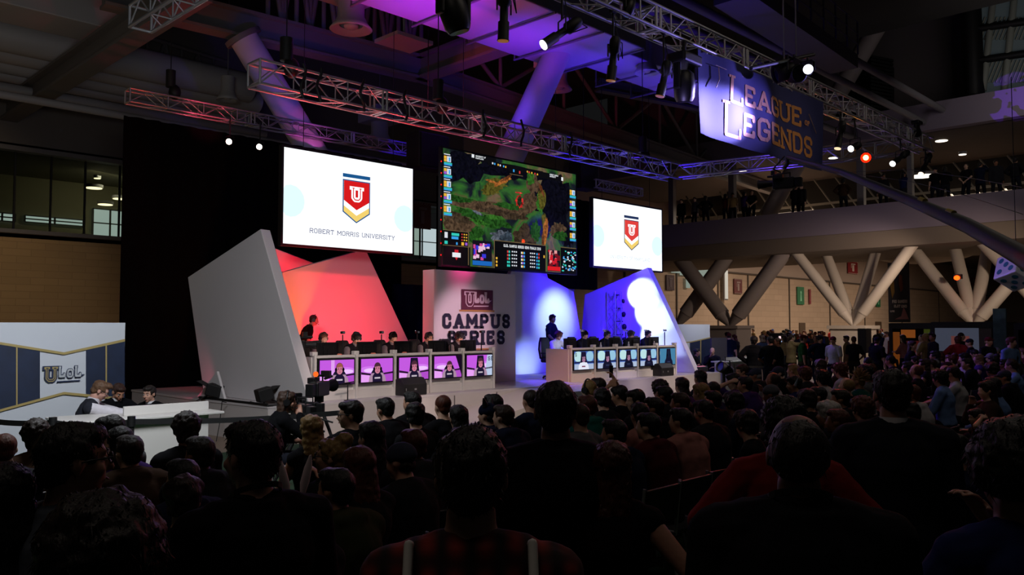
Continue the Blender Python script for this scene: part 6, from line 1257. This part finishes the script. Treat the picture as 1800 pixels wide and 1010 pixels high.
# standing visitors between the seats and the far wall
places = []
spec = [(1325, 613, 22, 'black'), (1354, 602, 21, 'black'), (1368, 600, 21, 'black'), (1292, 603, 30, 'dark grey'), (1410, 612, 24, 'green'), (1465, 600, 23, 'white'), (1600, 606, 19, 'black'), (1588, 590, 26, 'pink'), (1620, 594, 27, 'white'), (1683, 600, 24, 'red'), (1774, 588, 18.5, 'light blue'), (1735, 594, 21, 'dark grey'), (1500, 598, 25, 'charcoal'), (1280, 600, 32, 'brown'), (1540, 600, 23, 'black'), (1640, 596, 24, 'black'), (1706, 596, 22, 'black'), (1340, 604, 26, 'navy'), (1440, 600, 25, 'navy'), (1390, 602, 27, 'tan')]
for px, py, d, tc in spec: p = pd(px, 572, d); places.append((p.x, p.y, tc))
tries = 0
while len(places) < 112 and tries < 4000:
    tries += 1; d = rs.uniform(25, 58); px = rs.uniform(1268, 1810); p = pd(px, 572, d)
    if p.y > 29 or p.x < 24.5: continue
    if any((p.x - a) ** 2 + (p.y - b) ** 2 < .5 for a, b, c in places) or (28.4 < p.x < 33.4) or (36.8 < p.x < 39.8) or (44 < p.x < 46): continue
    places.append((p.x, p.y, rs.choice(['black', 'black', 'dark grey', 'navy', 'maroon', 'brown', 'grey', 'white', 'olive', 'tan', 'red', 'light blue', 'green', 'charcoal', 'dark blue'])))
tmp = []
for x, y, tc in places:
    i = rs.randrange(8); hc = rs.choice(['black', 'dark brown', 'brown', 'reddish', 'blond']); q = V((x, y, 1.6)) - CAM; tmp.append((900 + FPX * q.dot(Rv) / q.dot(Fv), x, y, i, hc, tc))
tmp.sort(); cnt = {}; tot = {}
for a_ in tmp: k = (a_[5], STANDS[a_[3]]['t'], a_[4]); tot[k] = tot.get(k, 0) + 1
for px, x, y, i, hc, tc in tmp:
    s = STANDS[i]; k = (tc, s['t'], hc); cnt[k] = cnt.get(k, 0) + 1
    lab = 'far standing visitor, %s hair, %s %s' % (hc, tc, TN[s['t']]) + (', behind the seated audience' if tot[k] == 1 else ', %s such from the left' % ORD[cnt[k] - 1])
    put_person(s['b'], (x, y, 0), rs.uniform(-3.1, 3.1), dict(skin=rs.choice(SKINC), hair=HAIRC[hc], top=TOPC[tc], legs=rs.choice(['1a1c26', '202a44', '22242a', '3a3226']), hat=rs.choice(['22242c', '5a2020', '2c4a8a'])), lab, 'standing visitors in the far hall', rs.uniform(.96, 1.04))
# people up on the walkway
wk = [(1198, 'black'), (1240, 'charcoal'), (1222, 'grey'), (1275, 'maroon'), (1288, 'tan'), (1308, 'purple'), (1322, 'black'), (1398, 'black'), (1410, 'dark grey'), (1482, 'brown'), (1553, 'charcoal'), (1588, 'dark blue'), (1645, 'black'), (1662, 'black'), (1700, 'black'), (1724, 'navy'), (1752, 'dark grey'), (1786, 'charcoal')]
for j, (px, tc) in enumerate(wk):
    p = pX(px, 350, XB + .9); s = STANDS[(j * 3) % 8]; put_person(s['b'], (p.x, p.y, 7.05), (pi / 2, -pi / 2)[j % 2] + .4 * sin(j * 2.1), dict(hair='140e0c', top=TOPC[tc], skin=SKINC[j % 6]), 'onlooker in a %s %s on the raised walkway, %s from left' % (tc, TN[s['t']], ORD[j]), 'onlookers on the walkway')
# ================================================================== presenters' corner at the left
YBK = 11.8
def backdrop(Y, pts, lab, logo=None, xl=None, xr=None, top=2.04):
    t = thing('booth_backdrop', lab, 'backdrop', ((xl + xr) / 2, Y, 0), group='white and navy presenter backdrops'); MB().box(((xl + xr) / 2, Y + .09, top / 2), (xr - xl, .16, top)).build('panel', mat('backdrop_white', 'c6cad2', .6, noise_amt=.03, scale=2), t)
    for k_, (nm, m, poly) in enumerate(pts): MB().face([V((pY(x, y, Y).x if not isinstance(x, V) else x.x, Y - .006 - (.004 + .001 * (k_ % 4) if nm == 'gold_line' else 0), pY(x, y, Y).z)) for x, y in poly]).build(nm, m, t)
    return t
NVB = mat('navy_marble_print', '14223e', .6, noise_amt=.5, scale=5); GLL = mat('gold_line_print', 'a8945c', .5)
def gline(pts, w=2.2): return [('gold_line', GLL, [(a[0], a[1] - w), (b[0], b[1] - w), (b[0], b[1] + w), (a[0], a[1] + w)]) for a, b in zip(pts, pts[1:])]
bk = backdrop(YBK, [('navy_field', NVB, [(-70, 596), (70, 616), (70, 702), (-70, 737)]), ('navy_field', NVB, [(151, 614), (219, 599), (219, 703), (151, 695)])] + gline([(-70, 592), (0, 603), (112, 621), (219.5, 597.5)]) + gline([(-70, 740), (0, 721), (112, 690.5), (219, 701)]) + [('gold_line', GLL, [(28, 605), (30.5, 606), (30.5, 715), (28, 715)]), ('gold_line', GLL, [(185, 605), (187.5, 605), (187.5, 698), (185, 698)]), ('gold_line', GLL, [(-42, 598), (-40, 598), (-40, 730), (-42, 730)])],
              'white presenter backdrop with navy fields, gold lines and a college letter logo, far left', xl=pY(-130, 600, YBK).x, xr=pY(220, 600, YBK).x)
a = pY(77, 673, YBK); b = pY(144, 641, YBK); W_, H_ = b.x - a.x, b.z - a.z; NVP = mat('navy_logo_print', '1c2848', .6); WP = mat('logo_pale_fill', 'b4b8bc', .6)
m1, m2, m3 = MB(), MB(), MB(); ulol(m1, m2, m3, a.x, a.z, W_, H_, YBK - .01); m5 = MB(); text(m5, 'U', (a.x + W_ * .34 * .17, YBK - .02, a.z + H_ * .13), H_ * .76, t=.07, serif=1.6, width=W_ * .34 * .66); m5.build('logo_letter_inset', NVP, bk); m1.build('logo_letter', NVP, bk); m2.build('logo_inline', GLL, bk); m3.build('logo_word', NVP, bk)
m4 = MB()
for i, c in enumerate('LOL'): text(m4, c, (a.x + W_ * (.375 + i * .215), YBK - .020, a.z + H_ * (.265 + .03 * (i != 1))), H_ * (.66 if i != 1 else .52), t=.2, serif=0, width=W_ * .165)
m4.build('logo_word_fill', WP, bk)
# presenters' desk
DZ = .93; r1 = pz(395, 722, DZ); YD = r1.y; xR = r1.x; xL = pz(150, 750, DZ).x; t = thing('presenter_desk', 'white presenter desk with raised back ledge and a shadowed lip, lower left', 'desk', ((xL + xR) / 2, YD + .4, 0))
MB().box(((xL + xR) / 2, YD + .42, DZ - .015), (xR - xL, .84, .03)).build('desk_top', WHT, t, bevel=.006); MB().box(((xL + xR) / 2 - .05, YD + .35, (DZ - .03) / 2), (xR - xL - .22, .50, DZ - .03)).build('front_body', WHT, t, bevel=.006)
q0, q1 = pY(218, 728, YD + .3), pY(367, 711, YD + .3); MB().box(((q0.x + q1.x) / 2, YD + .32, DZ + .055), (q1.x - q0.x, .04, .11)).build('ledge', WHT, t, bevel=.005)
def azr(px): return YAW - math.atan((px - 900) / FPX)
def rzv(px, phi): return azr(px) + radians(phi) - pi / 2
def place(base, px, pyt, Y=None, d=None, phi=0, z0=0, scale=None, cols={}, label='', group=None):
    """stand or seat a figure so that the top of its head projects at px,pyt"""
    tz = top_of(base)
    if Y is not None: p = pY(px, pyt, Y)
    else: p = pd(px, pyt, d)
    s = scale or (p.z - z0) / tz; rz_ = rzv(px, phi); hv_ = max((v.co for nm, me, r_ in base if nm in ('hair', 'cap', 'beanie') for v in me.vertices), key=lambda q: q.z); of_ = M.Rotation(rz_, 3, 'Z') @ V((hv_.x, hv_.y, 0)) * s; p = p - of_
    return put_person(base, (p.x, p.y, z0), rzv(px, phi), cols, label, group, s)
aA = build_person('anA', True, .30, (0, .45, 0), 'desk', 'quiff', 'vest', vox=.009, eyes=True, extra=('glasses', 'watch'), hl=(-.1, .62, .86), hr=(.14, .66, .86), dec=None)
place(aA, 174, 667, Y=10.85, phi=-95, cols=dict(hair='6a4c36', top='2a2c34', white='d6d2da', legs='1b1d26', skin='c09080'), label='presenter in white shirt and dark waistcoat with glasses, bending over the desk', group='presenters at the left desk')
aB = build_person('anB', True, .18, (-.1, .5, 0), 'desk', 'short', 'suit', vox=.009, eyes=True, extra=('bow',), hl=(-.06, .5, .88), hr=(.08, .5, .88), dec=None)
place(aB, 207, 672, Y=11.35, phi=-150, cols=dict(hair='3a2218', top='0c0c10', tie='0a0a0c', skin='b07c62'), label='presenter in black dinner jacket and bow tie looking down at the desk', group='presenters at the left desk')
aC = build_person('anC', True, .15, (.2, .1, 0), 'desk', 'short', 'suit', vox=.009, eyes=True, hl=(-.2, .42, .86), hr=(.2, .42, .86), dec=None)
place(aC, 265, 676, Y=11.0, phi=135, cols=dict(hair='1e1410', top='0a0a0d', tie='4a4864', skin='b88c78'), label='presenter in dark suit and tie sitting apart, turned left to the others', group='presenters at the left desk')
for px in (178, 206, 263):
    p = pY(px, 676, 11.15); t = thing('bar_stool', 'dark stool under the %s presenter' % {178: 'leftmost', 206: 'middle', 263: 'right'}[px], 'stool', (p.x, p.y, 0), group='presenter stools'); MB().tube((p.x, p.y, .40), (p.x, p.y, .44), .18, 16).build('seat', BLK, t); MB().tube((p.x, p.y, .02), (p.x, p.y, .40), .03, 8).build('post', MBLK, t); MB().tube((p.x, p.y, 0), (p.x, p.y, .02), .2, 16).build('base', MBLK, t)

# belt barriers
def stanchion(px, py, d, lab, z=.97):
    p = pd(px, py, d); t = thing('barrier_post', lab, 'post', (p.x, p.y, 0), group='belt barrier posts'); MB().tube((p.x, p.y, 0), (p.x, p.y, .02), .17, 20).build('base', MBLK, t); MB().tube((p.x, p.y, .02), (p.x, p.y, z - .07), .032, 12).build('pole', MBLK, t); MB().tube((p.x, p.y, z - .07), (p.x, p.y, z + .04), .042, 12).build('belt_head', MBLK, t); return V((p.x, p.y, z - .02))
def belt(a, b, lab): 
    n = 8; pts = [a + (b - a) * k / n - V((0, 0, .035 * sin(pi * k / n))) for k in range(n + 1)]; s = (b - a).cross(V((0, 0, 1))).normalized() * .003; vs = []; fs = []
    for p in pts: vs += [p - s - V((0, 0, .03)), p + s - V((0, 0, .03)), p + s + V((0, 0, .03)), p - s + V((0, 0, .03))]
    for k in range(n):
        for q in range(4): fs.append((4 * k + q, 4 * k + (q + 1) % 4, 4 * k + 4 + (q + 1) % 4, 4 * k + 4 + q))
    o = MB().add(vs, fs).build('barrier_belt', mat('belt_webbing', '0a0a0c', .7)); tag(o, lab, 'barrier belt', 'belt barrier bands')
s1_ = stanchion(231, 735, 9.1, 'black barrier post in front of the presenter desk'); s2_ = stanchion(93, 738, 9.0, 'black barrier post behind the glasses man, left'); s3_ = stanchion(625, 722, 10.2, 'black barrier post behind the man in glasses facing left'); s4_ = stanchion(-60, 727, 9.6, 'black barrier post cut off at the far left')
belt(s1_, s3_, 'long black belt running right from the post at the presenter desk'); belt(s2_, s4_, 'black belt at the far left before the backdrop'); belt(s2_, s1_, 'black belt between the two left posts')
rp_ = [stanchion(px, 652, d, 'black barrier post right of the stage, %s from left' % ORD[i]) for i, (px, d) in enumerate(((1292, 21.5), (1392, 22), (1478, 22.5), (1560, 23)))]
for i in range(3): belt(rp_[i], rp_[i + 1], 'black belt behind the right audience, %s from left' % ORD[i])
rp_ = [stanchion(px, 636, d, 'black barrier post in the rear line right of the stage, %s from left' % ORD[i]) for i, (px, d) in enumerate(((1288, 27), (1380, 27.5), (1470, 28)))]
for i in range(2): belt(rp_[i], rp_[i + 1], 'black belt of the rear line right of the stage, %s from left' % ORD[i])

# ---------------------------------------------------- right presenter corner
YR = 13.9; xl = pY(1180, 600, YR).x; xr = pY(1248.5, 600, YR).x
backdrop(YR, [('white_field', mat('backdrop_logo_field', 'd0d4d8', .6), [(1186, 601), (1212, 601), (1212, 645), (1186, 645)]), ('navy_field', NVB, [(1213, 602), (1248, 594), (1248, 660), (1213, 655)])] + gline([(1186, 603), (1213, 601), (1248, 593)], 1) + [('gold_line', GLL, [(1230.5, 598), (1232, 598), (1232, 655), (1230.5, 655)])],
         'small white and navy presenter backdrop right of the stage', xl=xl, xr=xr)
o = MB().box(((pY(1249, 600, 14.2).x + pY(1276, 600, 14.2).x) / 2, 14.2, .85), (pY(1276, 600, 14.2).x - pY(1249, 600, 14.2).x, .08, 1.6)).build('partition', mat('grey_partition', '3c3840', .8)); tag(o, 'dark grey partition beside the right presenter backdrop', 'partition')
bpy.data.objects['partition'].location.z = 0
xl, xr = pY(1240, 645, 13.0).x, pY(1303, 645, 13.0).x; xl = max(xl, 21.75); t = thing('presenter_desk', 'white presenter desk right of the stage end', 'desk', ((xl + xr) / 2, 13.0, 0)); MB().box(((xl + xr) / 2, 12.75, .93), (xr - xl, .55, .03)).build('desk_top', WHT, t); MB().box(((xl + xr) / 2, 12.72, .457), (xr - xl - .1, .42, .915)).build('front_body', WHT, t); MB().box(((xl + xr) / 2 + .1, 12.7, 1.0), (xr - xl - .3, .04, .11)).build('ledge', WHT, t)
place(SEATS[LK['short']]['b'], 1222, 616, Y=13.55, phi=-100, cols=dict(top='0e0e12', hair='0e0c0c'), label='dark-dressed person at the right presenter desk, nearer the stage', group='presenters at the right desk', scale=1.0)
place(SEATS[LK['fringe']]['b'], 1252, 619, Y=13.5, phi=170, cols=dict(top='14141c', hair='2a1c14'), label='balding person at the right presenter desk beside the partition', group='presenters at the right desk', scale=1.0)
p = pz(1232, 654, ZS); t = thing('stage_lamp', 'low black floor lamp with a pink glow at the right stage end', 'stage light', p); MB().box(C3(p, ZS + .09), (.5, .2, .16)).build('housing', MBLK, t, bevel=.03); MB().box(C3(p, ZS + .175), (.36, .1, .012)).build('lens', emi('e080a0', .9), t)
t = par_can(pd(1275, 648, 22.6), (-.8, .2, .3), 'black lamp on a stand at the right end of the stage', False, L=.5, r=.15); p = pd(1272, 650, 22.6); MB().tube((p.x, p.y, 0), (p.x, p.y, p.z - .05), .05, 8).build('stand_pole', MBLK, t)

# ---------------------------------------------------- players and coach
PLc = [('short', '6a3420'), ('messy', '1a100c'), ('beanie', '18100e'), ('short', '2a1a14'), ('messy', '100c0c')]
def gaming_chair():
    t = thing('gaming_chair', 'x', 'chair'); W2 = mat('chair_white_vinyl', 'b8b0b2', .4)
    MB().box((0, 0, .47), (.5, .5, .10)).build('seat', BLK, t, bevel=.03)
    MB().prism([(-.17, -.28, .50), (-.23, -.28, .75), (-.19, -.30, .92), (-.12, -.32, 1.06), (.12, -.32, 1.06), (.19, -.30, .92), (.23, -.28, .75), (.17, -.28, .50)], (0, -.08, 0)).build('backrest', BLK, t, bevel=.02)
    for k in (-1, 1): MB().prism([(k * .18, -.265, .55), (k * .25, -.255, .75), (k * .21, -.27, .95), (k * .19, -.285, .93), (k * .19, -.27, .75)], (0, -.02, 0)).build('side_bolster', W2, t); MB().box((k * .31, -.02, .66), (.06, .28, .03)).build('armrest', BLK, t)
    MB().tube((0, 0, .08), (0, 0, .42), .03, 8).build('gas_column', MBLK, t); mb = MB()
    for q in range(5): a = 2 * pi * q / 5; mb.tube((0, 0, .09), (.3 * cos(a), .3 * sin(a), .06), .022, 6); mb.ball((.3 * cos(a), .3 * sin(a), .03), (.03, .03, .03), 8, 6)
    mb.build('wheel_base', MBLK, t); return t
GC = gaming_chair(); PB = [build_person('pl%d' % i, True, (.22, .28, .2, .25, .3)[i], ((.25, -.1, .2, .1, -.1)[i], (.15, .25, .2, .25, .2)[i], 0), 'desk', h, 'vest', vox=.011, eyes=True, extra=('headset', 'glasses') if i == 3 else ('headset',), dec=None) for i, (h, c) in enumerate(PLc)]
first = True
for sd, pts in (('left', ((560, 589), (617, 591), (683, 590), (744, 588), (797, 583))), ('right', ((972, 588), (1020, 585), (1058, 590), (1099, 587), (1131, 587)))):
    for i, (px, py) in enumerate(pts):
        Yp = 13.96 if sd == 'left' else 14.1; b = PB[(i + (0 if sd == 'left' else 1)) % 5]; p = pY(px, py, Yp)
        wt_ = sd == 'right' and i == 0
        r_ = put_person(b, (p.x, Yp, ZS - .01), pi, dict(hair=PLc[i][1], top='100e14' if not wt_ else 'd8d4dc', white='6a6266' if sd == 'left' else ('d8d4dc' if wt_ else '14141e'), legs='14161e', skin='c08c78', hat='1a1010'),
                   '%s player from left of the %s team, in %s with headset' % (ORD[i], sd, 'white T-shirt' if wt_ else ('black and grey jersey' if sd == 'left' else 'dark jacket')), 'players of the %s team' % sd, .945)
        ck = GC if first else copy_tree(GC); first = False; ck.location = (p.x, Yp - .04, ZS); ck.rotation_euler = (0, 0, pi); ck['label'] = 'black racing-style chair of the %s player, %s team' % (ORD[i], sd); ck['group'] = 'gaming chairs'
co = build_person('coach', False, .04, (-.2, .2, 0), 'front', 'short', 'tee', vox=.012, extra=('headset',), wide=1.1, dec=None)
place(co, 970, 552, Y=14.75, phi=-115, z0=ZS, cols=dict(top='15163a', legs='2a1c24', hair='0e0c10', skin='8a6a78'), label='standing coach in dark T-shirt with headset behind the right desk end')
rf = build_person('ref', False, .42, (-.1, .1, 0), 'front', 'crop', 'tee', vox=.012, extra=('headset',), dec=None)
place(rf, 551, 564, Y=15.1, phi=-85, z0=ZS, scale=.95, cols=dict(top='120c10', legs='15151c', hair='2a1610', skin='b8786a'), label='stooping man in black T-shirt and headset behind the first left player')

# ---------------------------------------------------- film cameras
def film_camera(p, yaw, s, lab, ground=None, spread=.45, light=None):
    t = thing('film_camera', lab, 'camera', p, group='broadcast cameras'); R_ = M.Rotation(yaw, 3, 'Z'); P_ = lambda x, y, z: V(p) + R_ @ (V((x, y, z)) * s)
    MB().box(P_(0, 0, 0), V((.16, .42, .22)) * s, R_).build('body', BLK, t, bevel=.02 * s); MB().loft([(P_(0, y, .02), R_ @ V((r * s, 0, 0)), V((0, 0, r * s))) for y, r in ((.2, .06), (.34, .065), (.36, .08), (.48, .085), (.5, .10))], 16).build('lens', MBLK, t); MB().box(P_(-.13, .08, .12), V((.12, .2, .09)) * s, R_).build('viewfinder', BLK, t, bevel=.01); MB().box(P_(0, -.28, 0), V((.12, .14, .18)) * s, R_).build('battery', BLK, t, bevel=.01)
    mb = MB(); mb.path([P_(0, .12, .11), P_(0, .12, .2), P_(0, -.12, .2), P_(0, -.12, .11)], .014 * s, 6); mb.build('handle', MBLK, t); MB().tube(P_(.05, .1, .15), P_(.05, .34, .17), .022 * s, 8).build('microphone', MBLK, t); MB().box(P_(.02, .2, .22), V((.14, .08, .09)) * s, R_).build('camera_light', BLK, t)
    if light: MB().tube(P_(.02, -.16, .23), P_(.02, -.17, .23), .04 * s, 14).build('tally_light', emi(light, 1.6), t)
    if ground is not None:
        MB().tube(P_(0, 0, -.2), P_(0, 0, -.11), .07 * s, 12).build('pan_head', MBLK, t); MB().tube(P_(0, -.05, -.15), P_(.1, -.5, -.28), .014, 6).build('pan_bar', MBLK, t); c = P_(0, 0, -.2); k_ = c.z - ground
        for q in range(3):
            a = 2 * pi * q / 3 + .5; f = V((c.x + cos(a) * spread, c.y + sin(a) * spread, ground)); MB().tube(c, f, .028, 8, r2=.016).build('leg', MBLK, t)
        MB().tube((c.x, c.y, c.z - k_ * .5), c, .025, 8).build('centre_column', MBLK, t)
    return t
film_camera(pd(561, 683, 12.6), rzv(561, -25), 1.0, 'large broadcast camera on a tripod before the left stage front, orange light on top', 0.0, .62, 'ff5a1c'); film_camera(pd(540, 716, 12.0), rzv(540, 60), .75, 'second black camera low beside the large tripod camera', 0, .4)
q = pY(516, 608, 13.7); film_camera(q, rzv(516, -80), 1.0, 'camera on tripod at the left stage edge aimed at the left players', ZS, .3); q = pY(1166, 598, 14.3); film_camera(q, rzv(1166, 95), 1.0, 'camera on tripod behind the right end of the right desk', ZS, .3)
op = build_person('operator', True, .25, (-.2, .0, 0), 'chin', 'wavy', 'jacket', fem=True, vox=.012, extra=('headset',), dec=None)
place(op, 503, 696, d=9.4, phi=-80, cols=dict(hair='3a2418', top='0c0c0f', skin='a87a66'), label='woman with long hair and headset in black, sitting by the low camera, facing right', scale=.96); p = pd(503, 700, 9.4); put_chair(p.x, p.y, rzv(503, -80), 'black chair under the headset woman by the camera')
film_camera(pd(530, 722, 10.3), rzv(530, 30), .8, 'black camera right before the woman with long hair', 0, .35)
# lamps and rail on the left stage edge
for i, (px, py) in enumerate(((377, 694), (464, 702))):
    p = pz(px, py + 8, ZS); t = thing('stage_lamp', 'black barn-door lamp lying on the left stage edge, %s' % ('nearer the corner panel', 'nearer the camera')[i], 'stage light', C3(p, ZS)); R_ = M.Rotation(rzv(px, -70 if i else 70), 3, 'Z'); c = C3(p, ZS + .17); MB().box(c, (.24, .26, .22), R_ @ M.Rotation(.25, 3, 'X')).build('housing', MBLK, t, bevel=.02)
    for a_, o_ in (((0, .2, .13), -.5), ((0, .2, -.13), .5)): MB().box(c + R_ @ V(a_), (.26, .2, .01), R_ @ M.Rotation(-o_, 3, 'X')).build('barn_door', MBLK, t)
    MB().tube(c - V((0, 0, .17)), c, .02, 6).build('bracket', MBLK, t)
rl = MB(); rl.tube(C3(s0, ZS + .02) + V((.05, 0, 0)), C3(s1, ZS + .02), .025, 6); rl.tube(C3(s1, ZS + .01), (s1.x + .5, YF - .01, ZS + .01), .02, 6); tag(rl.build('edge_rail', MBLK), 'thin black rail along the left edge of the stage', 'rail')
for i, px in enumerate((398, 447)):
    p = pz(px, 707, ZS); p2 = pz(px - (12, 4)[i], (770, 745)[i], 0.15); o = MB().path([p, p + V((-.12, -.08, .03)), V((p.x - .22, p.y - .2, .3)), V((p.x - .3, p.y - .25, .01))], .008, 6).build('cable', MBLK); tag(o, 'thin black cable hanging down the left stage skirt, %s' % ('left', 'right')[i], 'cable')

# ---------------------------------------------------- camera crane
J = [(1384, 276, 12.2), (1480, 303, 10.8), (1600, 352, 8.9), (1700, 396, 7.5), (1800, 452, 6.1), (1880, 505, 5.2)]; jp = [pd(*q) for q in J]; t = thing('camera_crane', 'long black camera crane arm reaching in from the right edge', 'camera crane', jp[-1])
rr_ = [.03, .045, .06, .07, .08, .09]
for off in ((0, 0), ):
    mb = MB()
    for k in range(5): mb.tube(jp[k], jp[k + 1], rr_[k], 10, r2=rr_[k + 1])
    mb.build('boom', MBLK, t)
for o_ in (.16, .26):
    MB().path([jp[1] + V((0, 0, .0)), jp[2] + V((0, 0, o_ * 1.3)), jp[3] + V((0, 0, o_ * 1.7)), jp[4] + V((0, 0, o_ * 2))], .003, 5).build('stay_cable', MBLK, t)
for k in range(2): MB().tube(jp[2] + (jp[3] - jp[2]) * (.2 + .5 * k) + V((0, 0, .055)), jp[2] + (jp[3] - jp[2]) * (.3 + .5 * k) + V((0, 0, .06)), .03, 8).build('yellow_tape', mat('yellow_tape', '8a7a1c', .6), t)
hd = pd(1378, 322, 12.2); MB().path([jp[0], jp[0] + V((0, 0, -.1)), hd + V((0, 0, .22))], .03, 8).build('remote_head', MBLK, t); film_camera(hd, rzv(1378, 75), .75, 'black camera hanging from the tip of the crane arm')
MB().path([jp[0] + V((-.1, 0, 0)), jp[0] + V((-.25, .1, -.2)), hd + V((-.1, 0, .15))], .012, 6).build('cable_loop', MBLK, t)
MB().tube((jp[-1].x, jp[-1].y, 0), (jp[-1].x, jp[-1].y, jp[-1].z), .08, 12).build('crane_post', MBLK, t); MB().box((jp[-1].x, jp[-1].y, .1), (.9, .9, .2)).build('dolly_base', MBLK, t)

# ---------------------------------------------------- people standing close to the camera
def hero(key, px, pyt, d, phi, cols, label, **k):
    b = build_person(key, False, k.pop('lean', .03), k.pop('head', (0, 0, 0)), k.pop('hands', 'side'), vox=k.pop('vox', .009), dec=None, **k)
    return place(b, px, pyt, d=d, phi=phi, cols=cols, label=label, group=None)
hero('h1', 22, 808, 2.45, 12, dict(hair='0c0a0a', top='101013', skin='9a7462'), 'standing person with chin-length black hair, cut off by the left edge', hair='bob', top='tee', fem=True, tuft=260, extra=('lanyard',))
hero('h2', 124, 738, 2.5, -62, dict(hair='0f0c0b', top='565c66', skin='a87c68'), 'man with short dark hair and glasses turned right, grey shirt', hair='short', top='tee', head=(-.3, .0, 0), extra=('glasses',), tuft=300, eyes=True)
hero('h3', 186, 856, 1.62, -28, dict(hair='1c1210', top='15151c', skin='8a6050'), 'nearest head at the lower left with a big mop of brown hair', hair='afro', top='jacket', tuft=420, head=(-.4, .0, 0))
hero('h4', 458, 733, 2.72, 22, dict(hair='120e0c', top='0d0d12', skin='a67c6a', legs='14141a'), 'dark-haired man with a beard and lanyard, black T-shirt, seen from behind', hair='short', top='tee', head=(.35, .0, 0), extra=('lanyard',), tuft=300, wide=1.12)
PLAID = bpy.data.materials.new('plaid_flannel'); PLAID.use_nodes = True; nt = PLAID.node_tree; b = nt.nodes['Principled BSDF']; b.inputs['Roughness'].default_value = .95; tc = nt.nodes.new('ShaderNodeTexCoord')
def wave(ax, sc):
    w_ = nt.nodes.new('ShaderNodeTexWave'); w_.bands_direction = ax; w_.inputs['Scale'].default_value = sc; w_.inputs['Distortion'].default_value = .4; nt.links.new(tc.outputs['Object'], w_.inputs[0]); return w_
w1, w2 = wave('X', 5.0), wave('Z', 5.0); mx = nt.nodes.new('ShaderNodeMix'); mx.data_type = 'RGBA'; mx.blend_type = 'MULTIPLY'; mx.inputs[0].default_value = .85; mx2 = nt.nodes.new('ShaderNodeMix'); mx2.data_type = 'RGBA'; mx2.inputs[6].default_value = (*lin('1c0c0c'), 1); mx2.inputs[7].default_value = (*lin('8a2a20'), 1)
nt.links.new(w1.outputs[0], mx.inputs[6]); nt.links.new(w2.outputs[0], mx.inputs[7]); nt.links.new(mx.outputs[2], mx2.inputs[0]); nt.links.new(mx2.outputs[2], b.inputs['Base Color'])
r_ = hero('h5', 835, 740, 1.93, 0, dict(hair='0e0b0a', top='5a1c18', skin='9a7462'), 'man in a dark red plaid shirt with white backpack straps, centre foreground', hair='short', top='shirt', extra=('backpack',), tuft=500)
for o in r_.children:
    if o.name.startswith('shirt'): o.material_slots[0].link = 'OBJECT'; o.material_slots[0].material = PLAID
hero('h6', 983, 667, 3.3, 6, dict(hair='0d0b0a', top='0c0c0f', skin='8e6a5a', legs='101014'), 'tall man in black jacket blocking the stage centre, seen from behind', hair='short', top='jacket', tuft=200, wide=1.12)
hero('h7', 1074, 772, 3.25, -8, dict(hair='4a1e12', top='100e12', skin='a87a66', legs='101014'), 'woman with long reddish hair beside the tall man in black', hair='long', top='dress', fem=True, hands='hips', tuft=400)
hero('h8', 1415, 730, 2.3, 8, dict(hair='17110e', top='19191e', skin='7c5644', legs='101014'), 'balding man in dark grey pullover with a dark neck strap, right foreground', hair='fringe', top='sweater', extra=('lanyard',), tuft=100, wide=1.18)
hero('h9', 1573, 645, 4.0, 12, dict(hair='160e0c', top='20232c', skin='9c7262', legs='14151c'), 'man in a dark suit with white shirt collar, standing with back to camera', hair='short', top='suit', head=(.25, 0, 0), tuft=200, wide=1.1)
hero('h10', 1382, 692, 3.6, 8, dict(hair='0c0a0a', top='7a1e1c', skin='8e6454', legs='15151c'), 'person with bushy black hair in a red pullover, hands on hips, behind the balding man', hair='curly', top='sweater', hands='hips', tuft=300)
hero('h11', 1797, 726, 2.3, 35, dict(hair='100c0b', top='1c2658', skin='96705e'), 'person with big dark curly hair and blue shirt at the right edge, hand at chin', hair='afro', top='tee', hands='chin', tuft=500)
p = pd(1738, 800, 5.2); put_person(SEATS[LK['khaki']]['b'], (p.x, p.y, .012), rzv(1738, 80), dict(top='161c38', legs='4a4030', skin='96705e', hair='120e0c'), 'seated person in khaki shorts and dark blue top, behind the blue-shirted person', None, 1.0); put_chair(p.x, p.y, rzv(1738, 80), 'black chair under the person in khaki shorts')
hero('h12', 478, 742, 3.4, 10, dict(hair='181010', top='101014', skin='7a5a4c'), 'hidden person right behind the bearded man, only one shoulder showing', hair='short', top='jacket', vox=.014) if False else None

bpy.data.scenes.remove(LABS)
